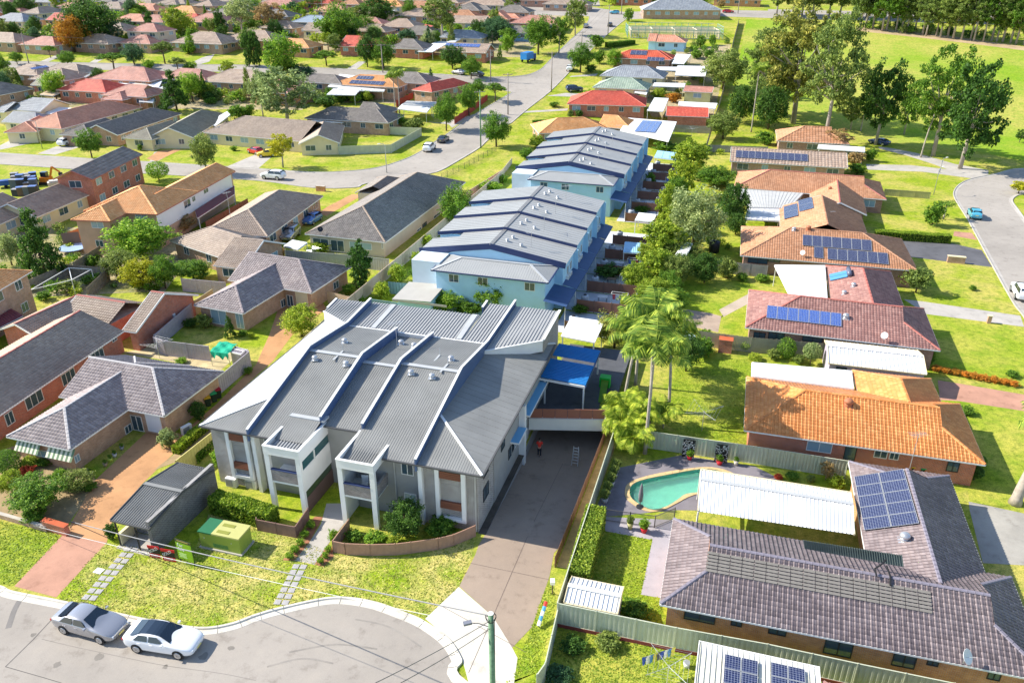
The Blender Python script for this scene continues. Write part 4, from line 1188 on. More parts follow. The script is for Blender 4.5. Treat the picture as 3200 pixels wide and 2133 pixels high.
for v0,v1 in((16.4,18.1),(12.9,14.5),(9.2,10.6),(5.0,6.2)):
 add_window(FL,L(-.4,0),VD,UD,v0,v1,4.5,5.1,DARK,GLASS)
for v in(11.4,):
 m=MB();m.prism([L(-.45,v-.25),L(.12,v-.25),L(.12,v+.25),L(-.45,v+.25)],-1.2,4.9);m.build('feature_column',TRIM,FL)
for v0,v1,z in((12.0,19.0,3.4),(8.6,11.1,2.75)):
 m=MB();m.prism([L(-.4,v0),L(.35,v0),L(.35,v1),L(-.4,v1)],z,z+.14);ho=m.build('side_awning',TRIM,FL)
 m=MB();m.prism([L(-.4,v0+.05),L(.3,v0+.05),L(.3,v1-.05),L(-.4,v1-.05)],z+.141,z+.155);m.build('awning_top',plain('sky_blue_metal',(.16,.42,.68),.4,.05),ho)
add_window(FL,L(-.4,0),VD,UD,12.2,15.8,2.2,3.3,WHITE,GLASS)
add_window(FL,L(-.4,0),VD,UD,8.8,10.9,1.5,2.7,WHITE,GLASS)
m=MB();m.prism([L(-.42,12.2),L(-.32,12.2),L(-.32,14.0),L(-.42,14.0)],-1.2,.95);m.build('garage_side_door',plain('pale_grey_door',(.55,.55,.54),.5,.05),FL)
for u,v in((-7.15,.68),(-.62,.38),(-14.2,2.9)):
 m=MB();m.tube([L(u,v,.1),L(u,v,EZ-.1)],.05,8);m.build('downpipe',plain('pale_pipe',(.5,.49,.46),.5),FL)
def porch(u0,u1,vf,vb,solid_right,ribbed):
 zt,zr=5.85,5.15
 m=MB()
 for a,b,c,d_ in((u0,u0+.14,vf,vb),(u1-.14,u1,vf,vb+.6),(u0+.14,u1-.14,vf,vf+.14)):
  m.prism([L(a,c),L(b,c),L(b,d_),L(a,d_)],zr,zt)
 fo=m.build('porch_fascia',TRIM,FL)
 cm=MB()
 for a,b in((L(u0+.07,vf,zt+.03),L(u0+.07,vb,zt+.03)),(L(u1-.07,vf,zt+.03),L(u1-.07,vb+.6,zt+.03)),(L(u0,vf+.07,zt+.031),L(u1,vf+.07,zt+.031))):cm.beam(a,b,.22,.06)
 cm.build('coping',TRIM,fo)
 m=MB();za=zr+.25
 z1=EZ+.12 if ribbed else EZ+.45
 m.poly([L(u0+.15,vf+.15,za),L(u1-.15,vf+.15,za),L(u1-.15,vb+.2,z1),L(u0+.15,vb+.2,z1)])
 s=u0+.25
 while s<u1-.2:
  m.beam(L(s,vf+.2,za+.03),L(s,vb+.2,z1+.03),.1 if ribbed else .045,.09 if ribbed else .04);s+=.26 if ribbed else .2
 m.build('porch_roof',RIBM if ribbed else GREYROOF,FL)
 if ribbed:
  m=MB();m.prism([L(u0+.1,vb-.1),L(u1+.1,vb-.1),L(u1+.1,vb+.75),L(u0+.1,vb+.75)],EZ+.5,EZ+.66);m.build('flashing',plain('pale_flashing',(.45,.46,.46)),FL)
 for u in(u0+.2,u1-.2):
  m=MB();m.prism([L(u-.2,vf+.04),L(u+.2,vf+.04),L(u+.2,vf+.32),L(u-.2,vf+.32)],0,zr+.001);m.build('porch_post',TRIM,FL)
 m=MB();m.prism([L(u0+.1,vf+.1),L(u1-.1,vf+.1),L(u1-.1,.75),L(u0+.1,.75)],2.55,2.75);m.build('balcony_floor',TRIM,FL)
 m=MB();m.prism([L(u0+.4,vf+.06),L(u1-.4,vf+.06),L(u1-.4,vf+.22),L(u0+.4,vf+.22)],2.75,3.75)
 if not solid_right:m.prism([L(u1-.2,vf+.34),L(u1-.02,vf+.34),L(u1-.02,.75),L(u1-.2,.75)],2.75,3.75)
 bo=m.build('balustrade',brick('porch_brick',(.30,.26,.245),(.20,.17,.17),(.4,.38,.36)),FL)
 m=MB();m.beam(L(u0+.4,vf+.14,3.79),L(u1-.4,vf+.14,3.79),.24,.07);m.build('hand_rail',NAVY,bo)
 if solid_right:
  for z0,z1_,mt,nm in((2.0,3.95,TRIM,'side_wall'),(4.75,zr,TRIM,'side_wall'),(0,1.35,plain('brown_board',(.16,.10,.085),.7,.1),'board_base')):
   m=MB();m.prism([L(u1-.2,vf+.34),L(u1-.02,vf+.34),L(u1-.02,3.0),L(u1-.2,3.0)],z0,z1_);m.build(nm,mt,FL)
  m=MB();m.prism([L(u1-.16,vf+.36),L(u1-.06,vf+.36),L(u1-.06,2.95),L(u1-.16,2.95)],3.95,4.75);m.build('side_glazing',glassmat('teal_glass',(.03,.10,.11),.08),FL)
  m=MB();m.prism([L(u1-.16,vf+.36),L(u1-.06,vf+.36),L(u1-.06,2.95),L(u1-.16,2.95)],1.35,2.0);m.build('side_glazing',glassmat('olive_glass',(.06,.09,.05),.1),FL)
  m=MB();m.prism([L(u1-.24,.6),L(u1+.03,.6),L(u1+.03,.7),L(u1-.24,.7)],3.96,4.74);m.build('mullion',TRIM,FL)
 else:
  m=MB();m.prism([L(u0+.02,vf+.34),L(u0+.2,vf+.34),L(u0+.2,2.9),L(u0+.02,2.9)],0,zr);m.build('side_wall',TRIM,FL)
porch(-16.9,-13.85,-1.45,2.5,True,True)
porch(-10.75,-7.75,-1.5,2.55,False,False)
m=MB();m.prism([L(-.35,14.2),L(6.3,15.9),L(6.3,31),L(-.35,31)],.85,1.25);po=m.build('podium',pavemat('dark_paving',(.10,.105,.12),.2,.4),None);structure(po)
m=MB();m.prism([L(-.3,14.0),L(6.25,15.7),L(6.25,15.9),L(-.3,14.2)],.8,1.95);m.prism([L(-.3,13.9),L(6.25,15.6),L(6.25,15.95),L(-.3,14.25)],1.95,2.01)
bm_=m.build('bridge_beam',plain('cream_render',(.74,.72,.64),.7,.05));tag(bm_,'cream rendered beam spanning the top of the garage driveway','beam')
pl=thing('planter_screen','red-brown panelled screen above the cream beam over the driveway','screen',tuple(L(3,15,2)))
PAN=plain('red_panel',(.30,.12,.075),.65,.1)
for i in range(6):
 a,b=L(-.2,14.12,0).lerp(L(6.2,15.8,0),i/6),L(-.2,14.12,0).lerp(L(6.2,15.8,0),(i+.97)/6)
 m=MB();m.beam(a+Vector((0,0,2.48)),b+Vector((0,0,2.48)),.06,.92);m.build('panel',PAN,pl)
pg=thing('pergola','pergola with white posts and two bright blue ribbed roof panels beside the flats','pergola',tuple(L(1.7,21.5,1.25)))
BLUE=plain('blue_roof_sheet',(.03,.22,.55),.4,.06)
for v0,v1 in((18.0,21.9),(22.5,25.2)):
 m=MB();m.poly([L(-.3,v0,4.05),L(3.9,v0,3.85),L(3.9,v1,3.85),L(-.3,v1,4.05)])
 v=v0+.1
 while v<v1:m.beam(L(-.3,v,4.08),L(3.9,v,3.88),.04,.05);v+=.28
 m.build('roof_panel',BLUE,pg)
m=MB();m.beam(L(-.4,18.0,3.85),L(3.9,17.95,3.68),.12,.2);m.build('front_beam',TRIM,pg)
m=MB();m.beam(L(3.9,17.9,3.7),L(3.9,25.3,3.7),.12,.2);m.build('side_beam',plain('dark_blue_gutter',(.03,.08,.22),.4),pg)
for u,v in((3.75,18.1),(.1,18.1),(3.75,25.1)):
 m=MB();m.prism([L(u-.07,v-.07),L(u+.07,v-.07),L(u+.07,v+.07),L(u-.07,v+.07)],1.25,3.7);m.build('post',TRIM,pg)
sr=thing('shade_roof','small white flat roof on posts behind the blue pergola','canopy',tuple(L(1,31,0)))
m=MB();m.prism([L(-.95,28.9),L(2.75,28.4),L(2.75,33.8),L(-1,34)],2.95,3.07);m.build('roof',WHITEROOF,sr)
for u,v in((-.8,29.1),(2.6,28.7),(2.6,33.5)):
 m=MB();m.prism([L(u-.06,v-.06),L(u+.06,v-.06),L(u+.06,v+.06),L(u-.06,v+.06)],0,2.95);m.build('post',TRIM,sr)
k=0
for u,v,dz,lab in((-18.0,9.0,0,'left of the pair at the ridge of the left grey roof'),(-15.0,8.9,0,'right of the pair at the ridge of the left grey roof'),(-17.2,12.9,0,'alone behind the ridge of the left grey roof'),(-9.1,9.0,0,'left of the pair at the ridge of the right grey roof'),(-7.2,8.9,0,'right of the pair at the ridge of the right grey roof'),(-6.8,12.3,0,'alone behind the ridge of the right grey roof'),(-11.4,15.0,-.38,'right one on the narrow middle roof of the flats'),(-12.8,15.3,-.38,'left one on the narrow middle roof of the flats')):
 whirly_at('silver roof ventilator, '+lab,L(u,v,fz(v,dz)+.02),(0,0,1),.95)
antenna('tall wire aerial on the middle roof of the flats',L(-12.6,14.0,fz(14,-.38)),2.6,.3)
for u,v in((-16.3,10.9),(-8.1,13.0),(-6.7,11.3)):
 m=MB();m.beam(L(u,v-1.8 if v<13 else v-2.6,fz(v-1.2)+.06),L(u,v,fz(v)+.06),.16,.05);m.build('flashing',plain('pale_flashing',(.45,.46,.46)),FL)
 m=MB();m.tube([L(u,v,fz(v)),L(u,v,fz(v)+.7)],.04,8);m.build('vent_pipe',STEEL,FL)
 # ------------------------------------------------------------------ the two terraces of pale blue town houses
def terrace(label,v0,uw,far):
 t=thing('terrace',label,'town houses',tuple(L(-13,v0+15)),'pale blue terraces behind the flats')
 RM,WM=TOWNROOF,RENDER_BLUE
 uL,uR,ur,ze,zr=-22.2,-3.6,-13.0,5.75,7.25
 hw=Wing(L(-18.7,v0),L(-4.55,v0),W=5.6,ridge='u',ends='hh',ze=5.3,pitch=17,over=.35)
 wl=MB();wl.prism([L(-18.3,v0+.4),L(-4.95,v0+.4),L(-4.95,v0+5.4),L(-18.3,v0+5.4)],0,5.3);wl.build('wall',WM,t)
 for i,(vs,o,sd,td,lc,rcn,tm)in enumerate(hw.faces()):
  nd=sd.cross(td).normalized();m=MB();m.poly(vs);rib_arrays(m,o,sd,td,nd,lc,rcn,tm,.3,.03,.02);m.build('roof',RM,t)
 m=MB()
 for a,b in hw.caps():m.beam(a+Vector((0,0,.03)),b+Vector((0,0,.03)),.3,.05)
 m.build('hip_cap',plain('pale_flashing',(.45,.46,.46)),t)
 m=MB();m.beam(L(-18.75,v0-.02,5.24),L(-4.5,v0-.02,5.24),.12,.14);m.beam(L(-4.5,v0,5.24),L(-4.5,v0+5.3,5.24),.12,.14);m.beam(L(-18.75,v0,5.24),L(-18.75,v0+5,5.24),.12,.14);m.build('gutter',NAVY,t)
 for u0 in(-16.7,-13.1,-7.4):
  add_window(t,L(0,v0+.4),UD,-VD,u0,u0+1.25,3.9,4.9,WHITE,GLASS)
 va=v0+4.9
 for i in range(4):
  a,b=va+i*uw,va+(i+1)*uw
  dz=.26*i
  near=i%2==0
  for sg,ue in((1,uL),(-1,uR)):
   b2=b-(1.6 if sg>0 and near else 0)
   za,zb=ze+dz,zr+dz
   if sg>0:
    ux=uL+3.6
    zx=za+(zb-za)*3.6/(ur-uL)
    m=MB();m.poly([L(uL,a,za),L(ux,a,zx),L(ux,b2,zx),L(uL,b2,za)]);m.poly([L(ux,a,zx),L(ur,a,zb),L(ur,b,zb),L(ux,b,zx)])
   else:
    m=MB();m.poly([L(ur,a,zb),L(uR,a,za),L(uR,b,za),L(ur,b,zb)])
   v=a+.4
   while v<b-.1:m.beam(L(ue+sg*.1,v,za+.02+.1*(zb-za)/abs(ur-ue)),L(ur,v,zb+.015),.03,.025);v+=.76
   m.build('roof',RM,t)
  w=MB();w.prism([L(uL+.3,a+.1),L(-18.6,a+.1),L(-18.6,(b-1.6 if near else b)-.05),L(uL+.3,(b-1.6 if near else b)-.05)],0,ze-.05+dz)
  w.prism([L(-18.6,a+.12),L(uR-.35,a+.12),L(uR-.35,b-.06),L(-18.6,b-.06)],0,ze-.04+dz)
  for uu,sg in((uL+.3,1),(uR-.35,-1)):
   w.poly([L(-18.6 if sg>0 else uR-.35,a+.11,ze-.05),L(ur,a+.11,ze-.05),L(ur,a+.11,zr+dz-.05)])
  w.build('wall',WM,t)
  m=MB();hh=.42 if i else .75
  m.beam(L(uL,a-.02,ze+dz-.1),L(ur,a-.02,zr+dz-.1),.06,hh);m.beam(L(uR,a-.02,ze+dz-.1),L(ur,a-.02,zr+dz-.1),.06,hh);m.build('fascia',NAVY,t)
  m=MB();m.beam(L(ur,a+.05,zr+dz+.02),L(ur,b,zr+dz+.02),.5,.05);m.build('ridge_cap',plain('ridge_grey',(.20,.2,.2),.5),t)
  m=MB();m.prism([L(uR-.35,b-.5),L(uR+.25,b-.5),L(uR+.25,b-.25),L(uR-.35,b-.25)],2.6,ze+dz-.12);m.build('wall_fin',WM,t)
  for q in(.35,.62):
   add_window(t,L(uR-.35,0),VD,UD,a+uw*q,a+uw*q+.9,3.6,4.7,WHITE,GLASS)
 for i in range(-1,4):
  a,b=va+i*uw,va+(i+1)*uw-.06
  if i<0:a=v0-.6
  m=MB();m.poly([L(uR-.35-(1.0 if i<0 else 0),a,3.25),L(-2.2,a,2.85),L(-2.2,b,2.85),L(uR-.35-(1.0 if i<0 else 0),b,3.25)]);m.prism([L(-2.3,a),L(-2.2,a),L(-2.2,b),L(-2.3,b)],2.72,2.849);m.build('awning',plain('navy_awning',(.045,.09,.2),.5,.08),t)
  m=MB();m.tube([L(-2.35,a+.15,0),L(-2.35,a+.15,2.7)],.05,6);m.build('awning_post',WHITE,t)
 m=MB();m.poly([L(-22.4,v0-3.4,2.55),L(-17.6,v0-3.4,2.75),L(-17.6,v0+1.6,2.95),L(-22.4,v0+1.6,2.75)]);m.prism([L(-22.4,v0-3.45),L(-15.6,v0-3.45),L(-15.6,v0-3.39),L(-22.4,v0-3.39)],2.3,2.55);m.build('lean_to_roof',plain('warm_grey_roof',(.42,.40,.36),.5,.06),t)
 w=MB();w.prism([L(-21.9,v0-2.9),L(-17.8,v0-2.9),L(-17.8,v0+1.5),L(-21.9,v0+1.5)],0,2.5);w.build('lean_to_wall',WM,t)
 w=MB();w.prism([L(uL+.3,v0+1.6),L(-18.3,v0+1.6),L(-18.3,va+.2),L(uL+.3,va+.2)],0,ze-.06);w.build('wall',plain('white_weatherboard',(.66,.75,.79),.6,.04),t)
 names=('first','second','third','fourth')
 wh='near' if not far else 'far'
 for i in range(4):
  a=va+i*uw;dz=.26*i
  f=lambda u:zr+dz-(zr-ze)*(u-ur)/(uR-ur)
  for j,(u,v)in enumerate(((-11.6,a+2.6),(-11.3,a+4.1),(-9.7,a+2.2))):
   whirly_at('%s silver roof vent on the %s unit of the %s blue terrace'%(('near left','far left','near right')[j],names[i],wh),L(u,v,f(u)),(0,0,1),.85)
  antenna('thin aerial on the %s unit of the %s blue terrace'%(names[i],wh),L(-8.6,a+2.8,f(-8.6)),1.9,.5+i)
  for j,dv in enumerate((2.2,3.4)):
   c=thing('air_conditioner','%s white air conditioner on the %s unit of the %s blue terrace'%(('nearer','second')[j],names[i],wh),'air conditioner',tuple(L(uR-.1,a+dv,3.0)),'wall air conditioners of the terraces')
   m=MB();m.prism([L(uR-.34,a+dv-.42),L(uR,a+dv-.42),L(uR,a+dv+.42),L(uR-.34,a+dv+.42)],3.0,3.65);m.build('case',WHITE,c)
   m=MB();
   for k in range(12):
    an=k*math.pi/6;m.beam(L(uR+.012,a+dv-.05,3.32),L(uR+.012,a+dv-.05+.26*math.cos(an),3.32+.26*math.sin(an)),.012,.02)
   m.build('fan_grille',plain('grille_grey',(.3,.31,.32)),c)
 for i in range(-1,5):
  v=va+i*uw if i>=0 else v0-1.5
  fn=thing('yard_fence','brown timber side fence of the %s back yard of the %s blue terrace'%(('front','first','second','third','fourth','last')[i+1],wh),'fence',tuple(L(.8,v,0)),'fences between the terrace yards')
  for k in range(3):
   m=MB();a,b=L(-2.1+k*2.1,v,.85),L(-2.1+k*2.1+2.05,v-.02,.85);m.beam(a,b,.05,1.4);m.build('panel',plain('brown_fence',(.24,.12,.085),.75,.15),fn)
   m=MB();m.beam(a+Vector((0,0,-.85)),a+Vector((0,0,.8)),.09,.09,up=(0,1,0));m.build('post',plain('fence_post',(.2,.12,.09),.8),fn)
  structure(sheet('yard_paving',[L(-3.5,v+.1),L(4.2,v+.1),L(4.2,v+uw-.1),L(-3.5,v+uw-.1)],.012+.0005*i,pavemat('pale_yard_paving',(.58,.60,.64),.12,.5)))
  tank=thing('water_tank','slim grey water tank in the %s yard of the %s blue terrace'%(('front','first','second','third','fourth','last')[i+1],wh),'water tank',tuple(L(-1.3,v+.9,0)),'water tanks of the terrace yards')
  m=MB();m.lathe(((.5,0),(.5,1.7),(.46,1.78),(.1,1.86)),14);link('body',m.mesh('body',plain('tank_grey',(.42,.45,.5),.5,.05),True),tank,(0,0,0))
  m=MB();m.lathe(((.2,1.84),(.2,1.93),(.05,1.95)),10);link('lid',m.mesh('lid',DARK),tank,(0,0,0))
 return t
terrace('nearer terrace of pale blue town houses with grey gabled metal roofs',37.4,6.22,False)
terrace('farther terrace of pale blue town houses behind the nearer one',80.0,6.75,True)
# ------------------------------------------------------------------ houses
T_PURPLE=tilemat('purple_tile',(.155,.12,.125),(.29,.235,.235),.3)
T_ORANGE=tilemat('orange_tile',(.64,.205,.045),(.84,.38,.13),.15)
T_MAROON=tilemat('maroon_tile',(.27,.125,.11),(.45,.26,.22),.28)
T_BROWN=tilemat('brown_tile',(.47,.21,.10),(.62,.34,.20),.2)
T_DARK=tilemat('charcoal_tile',(.205,.178,.155),(.335,.297,.262),.2)
T_GREY=tilemat('grey_brown_tile',(.36,.265,.20),(.50,.395,.31),.18)
T_LILAC=tilemat('lilac_grey_tile',(.26,.21,.205),(.46,.39,.375),.25)
T_OLIVE=tilemat('olive_grey_tile',(.29,.26,.19),(.40,.37,.28),.2)
T_RED=tilemat('red_tile',(.64,.085,.055),(.76,.19,.12),.15)
T_PINK=tilemat('faded_red_tile',(.56,.23,.17),(.66,.36,.28),.2)
T_TAN=tilemat('tan_tile',(.43,.30,.22),(.56,.43,.33),.22)
T_TERRA=tilemat('terracotta_tile',(.84,.34,.10),(.92,.52,.24),.15)
T_BLUEG=tilemat('blue_grey_tile',(.29,.31,.34),(.43,.45,.47),.15)
T_GREEN=tilemat('pale_green_tile',(.30,.40,.30),(.46,.54,.43),.15)
T_SALMON=tilemat('salmon_tile',(.68,.27,.16),(.80,.43,.29),.15)
LEADCAP=plain('pale_capping',(.48,.45,.44),.6,.15,2)
REDCAP=plain('red_capping',(.42,.14,.11),.6,.2,3)
def W3(A,B,D,ze=2.5,**k):
 a,b,d_=p(*A,ze),p(*B,ze),p(*D,ze)
 return Wing(a,b,b+d_-a,ze=ze,**k)
def WR(A,B,rp,ze=2.5,pitch=23,**k):
 """front eave A-B and one point of the ridge"""
 a,b=p(*A,ze),p(*B,ze);x=(b-a).normalized();y=Vector((-x.y,x.x,0))
 lo,hi=.5,14
 for _ in range(40):
  h_=(lo+hi)/2;q=p(*rp,ze+h_*math.tan(R(pitch)))
  if(q-a).dot(y)>h_:lo=h_
  else:hi=h_
 return Wing(a,b,W=2*h_,ze=ze,pitch=pitch,**k)
def WL(r1,r2,W,ends='hh',ze=2.5,pitch=23,**k):
 """ridge seen from r1 to r2, width W"""
 zr=ze+W/2*math.tan(R(pitch));a,b=p(*r1,zr),p(*r2,zr);a.z=b.z=0
 if min(a.y,b.y)>190:
  mid=(a+b)/2;hx=(b.x-a.x)/2;a=mid-UD*hx;b=mid+UD*hx
 if b.x<a.x:a,b=b,a;ends=ends[::-1]
 x=(b-a).normalized();y=Vector((-x.y,x.x,0));dk=k.get('dk',.6)
 e=lambda c:W/2 if c=='h' else W/2*dk if c=='d' else 0
 a=a-x*e(ends[0]);b=b+x*e(ends[1])
 return Wing(a-y*W/2,b-y*W/2,W=W,ends=ends,ze=ze,pitch=pitch,**k)
def ext(w,d_):
 """carry a wing on into the roof it joins"""
 w.o=w.o-w.x*d_;w.L+=d_;return w
def w_(*px,**k):return dict(px=px,**k)
# ---- right-hand row, nearest first
A_,B_=p(32,1345,850,2.5),p(33,2323,1512,2.5)
rh1m=Wing(A_,B_,p(33,2205,610,2.5),ends='dd',ze=2.5,pitch=22)
rh1b=Wing(p(23,735,1108,2.5),p(23,1745,1252,2.5),p(33,1970,578,2.5),ridge='v',ends='xd',ze=2.5,pitch=22);ext(rh1b,3.6)
RH1=house('large purple-tiled brick house with pool heating strips and solar panels, bottom right',[rh1m,rh1b],BRICK_OR,T_PURPLE,cap=plain('slate_capping',(.22,.2,.24),.6,.3,4),singles=300,autowin=False,wins=[w_(32,1560,905,1850,1010,frame=DARK),w_(32,1985,995,2090,1050,frame=DARK),w_(33,0,1065,170,1130,frame=DARK),w_(33,505,1165,775,1320,frame=DARK),w_(33,1125,1290,1350,1425,frame=DARK),w_(33,1440,1345,1555,1410,frame=DARK),w_(33,1990,1450,2120,1540,frame=DARK)])
rh2m=Wing(p(22,2110,822,2.5),p(23,1905,1127,2.5),p(23,1740,590,2.5),ends='hd',ze=2.5,pitch=22)
rh2b=Wing(p(23,765,282,2.5),p(23,1508,364,2.5),p(23,1565,560,2.5),ridge='v',ends='xh',ze=2.5,pitch=22);ext(rh2b,3.6)
RH2=house('bright orange-tiled red brick house right of the palm lawn',[rh2m,rh2b],BRICK_RED,T_ORANGE,singles=300,autowin=False,wins=[w_(23,350,915,585,1020,glass=GLASSL),w_(23,690,965,800,1095,split=0,frame=DARK,name='door'),w_(23,960,1005,1085,1075),w_(23,1100,1025,1190,1090),w_(23,1620,1110,1735,1200,frame=DARK)])
rh3m=Wing(p(12,2120,1430,2.5),p(23,1525,97,2.5),p(13,1412,1262,2.5),ends='hd',ze=2.5,pitch=21)
rh3b=Wing(p(13,520,872,2.5),p(13,1155,932,2.5),p(13,1232,1250,2.5),ridge='v',ends='xh',ze=2.5,pitch=21);ext(rh3b,3.6)
RH3=house('maroon-tiled house with seven blue solar panels and a white patio roof',[rh3m,rh3b],BRICK_BR,T_MAROON,cap=REDCAP,singles=250,autowin=False,wins=[w_(12,2190,1475,2300,1540,frame=DARK),w_(13,0,1475,150,1540,frame=DARK),w_(13,310,1510,500,1565,frame=DARK)])
rh4m=Wing(p(12,2075,778,2.5),p(13,1290,912,2.5),p(13,1212,632,2.5),ends='hh',ze=2.5,pitch=21)
rh4b=Wing(p(13,105,335,2.5),p(13,745,385,2.5),p(13,905,602,2.5),ridge='v',ends='xg',ze=2.5,pitch=21);ext(rh4b,3.6)
RH4=house('brown-tiled brick house with two long rows of solar panels',[rh4m,rh4b],BRICK_BR,T_BROWN,singles=0,autowin=False,wins=[w_(12,2140,790,2323,850,frame=DARK),w_(13,0,815,110,840,frame=DARK)])
rh5m=WR((12,2015,162),(13,330,213),(13,100,8),ends='hd',pitch=21)
rh5m.L=(p(13,1046,195,2.5)-rh5m.o).dot(rh5m.x)
rh5b=WL((13,655,300),(13,622,45),8.2,'gx',pitch=21)
RH5=house('brown-tiled brick house with a gabled front beside the turning head',[rh5m,rh5b],BRICK_BR,T_BROWN,cap=REDCAP)
rh6=WL((2,1990,1335),(3,715,1392),9.0,'gg',pitch=21)
RH6=house('grey-brown tiled house with a long solar strip along its ridge',[rh6],BRICK_TAN,T_TAN)
rh7=WR((3,85,1277),(3,740,1312),(3,310,1142),ends='hd',pitch=22)
RH7=house('brown-tiled house among tall gums at the edge of the playing field',[rh7],BRICK_BR,T_BROWN)
rh0=Wing(p(33,500,1560,2.5),p(33,2200,1900,2.5),W=-9,ends='hh',ze=2.5,pitch=22)
house('pinkish tiled roof corner at the bottom edge below the large purple house',[rh0],BRICK_OR,T_MAROON,lod=0,autowin=False)
# ---- left side
lA,lB,lD,lE,lF=(20,60,880),(20,815,1040),(20,1070,132),(20,1572,712),(20,2030,292)
q_=[p(*v,2.5)for v in(lA,lB,lD,lE,lF)]
lh1=[W3(lA,lB,lD,ridge='v',ends='hh',pitch=24),Wing(q_[2]+q_[3]-q_[4],q_[3],q_[4],ridge='u',ends='xh',ze=2.5,pitch=24)]
LH1=house('lilac-grey tiled brick villa with striped awnings, bottom left',lh1,BRICK_TAN,T_LILAC,cap=LEADCAP,singles=300,autowin=False,wins=[w_(20,580,1070,735,1145,glass=GLASSL),w_(20,300,1000,440,1060,glass=GLASSL),w_(20,1205,695,1300,870,glass=GLASS),w_(20,1130,770,1200,870,glass=GLASS),w_(20,1335,690,1550,845,frame=WHITE,glass=plain('white_garage_door',(.75,.76,.8),.5,.03),name='garage_door',split=0)])
qa,qb,qd,qe,qf=(10,1760,1228),(11,70,1337),(11,70,768),(11,592,1132),(11,865,882)
q_=[p(*v,2.5)for v in(qa,qb,qd,qe,qf)]
lh2=[W3(qa,qb,qd,ridge='v',ends='hh',pitch=24),Wing(q_[2]+q_[3]-q_[4],q_[3],q_[4],ridge='u',ends='xh',ze=2.5,pitch=24)]
LH2=house('dark purple-grey tiled brick villa with cream garage door, left of the flats',lh2,BRICK_TAN,T_LILAC,singles=150,autowin=False,wins=[w_(10,1920,1275,2060,1400,glass=GLASSL),w_(10,2145,1310,2300,1445,glass=GLASSL),w_(11,365,1115,545,1250,glass=CREAM,name='garage_door',split=0,frame=CREAM),w_(11,285,1140,340,1260),w_(11,225,1170,270,1270),w_(11,700,1010,750,1080)])
pb=p(10,1120,1465,2.5);p0=p(20,0,682,2.5)
lh3a=Wing(pb+(p0-pb)*1.35,pb,W=9.4,ends='gx',ze=2.5,pitch=23)
lh3b=Wing(p(10,1110,1458,2.5),p(10,1312,1488,2.5),p(10,1800,1137,2.5),ends='gg',ze=2.5,pitch=24)
lh3c=WL((10,700,1138),(10,1140,1208),6.5,'gx',pitch=24)
lh3d=WL((10,690,1145),(10,130,1402),6.0,'gg',pitch=22)
LH3=house('long red brick house with brown-grey tiled roof and red ridge, left edge',[lh3a,lh3b,lh3c,lh3d],BRICK_RED,T_GREY,cap=REDCAP,singles=300,autowin=False,wins=[w_(20,215,480,400,610,split=2),w_(20,550,280,690,400,split=2),w_(20,820,95,950,215,split=2),w_(20,40,650,130,780),w_(10,1010,1500,1060,1560)])
lh4a=WR((10,330,432),(10,820,224),(10,420,175),ends='gg',pitch=22)
lh4a2=WR((10,-150,560),(10,345,342),(10,60,195),ends='gx',pitch=22)
LH4=house('cream-walled house with long charcoal ribbed tile roof behind the conifer',[lh4a,lh4a2],CREAM,T_GREY,lod=0)
lh4b=WL((0,1120,1330),(0,640,1552),6.6,'gg',ze=5.2,pitch=23)
house('two-storey red brick house with charcoal gable roof beside the middle street',[lh4b],BRICK_RED,T_DARK,gutter=REDCAP)
lh5m=WR((10,1425,408),(10,1800,200),(10,1385,93),ze=5.2,ends='hh',pitch=22)
lh5r=WR((10,1600,311),(10,2135,14),(10,1765,42),ze=5.2,ends='xg',pitch=22)
lh5f=WR((10,1000,471),(10,1400,257),(10,1045,268),ze=5.2,ends='hx',pitch=22)
LH5=house('two-storey house with terracotta orange tiles and white upper walls',[lh5m,lh5r,lh5f],plain('tan_render',(.55,.36,.24),.8,.08),T_TERRA,gutter=REDCAP,autowin=False,wins=[w_(10,830,470,940,530,glass=GLASSL),w_(10,1230,400,1340,455,glass=GLASSL),w_(10,1665,270,1730,345),w_(10,1740,235,1795,285),w_(10,1845,170,1890,215),w_(10,870,640,940,700)])
for w in(lh5m,lh5r):
 o,ad,ln,out=w.walls()[0];m=MB();a,b=o+out*.012,o+ad*ln+out*.012;m.add([(a.x,a.y,2.5),(b.x,b.y,2.5),(b.x,b.y,5.15),(a.x,a.y,5.15)],((0,1,2,3),));m.build('upper_wall',WHITE,LH5['root'])
lh6=[WR((11,105,608),(11,608,240),(11,345,100),ends='hh',pitch=23),WR((10,1540,645),(10,1985,792),(10,1840,500),ends='hx',pitch=23),WR((10,1935,868),(10,2215,902),(10,2200,622),ends='xg',pitch=23)]
LH6=house('grey-brown tiled brick house with skylight and a parked car, left of centre',lh6,BRICK_TAN,T_GREY,lod=0)
lh7=[W3((11,445,582),(11,1320,674),(11,1000,150),ridge='v',ends='hh',pitch=24)]
lh7[0]=Wing(p(11,445,582,2.5),p(11,1320,674,2.5),p(11,1900,114,2.5),ridge='v',ends='hh',ze=2.5,pitch=24)
lh7.append(WL((11,1190,60),(11,1060,150),6.5,'hx',pitch=22))
LH7=house('large charcoal-tiled house with pyramid front, left of the blue terraces',lh7,plain('beige_render',(.55,.48,.38),.8,.06),T_DARK,cap=plain('tan_capping',(.36,.27,.2),.6,.2,3),lod=0,autowin=False,wins=[w_(11,520,625,660,720,glass=GLASS),w_(11,680,640,800,740),w_(11,850,660,1050,720,glass=GLASSL),w_(11,1140,665,1200,720),w_(11,1510,480,1550,560,frame=DARK),w_(11,1460,530,1500,590),w_(11,1610,400,1670,470)])
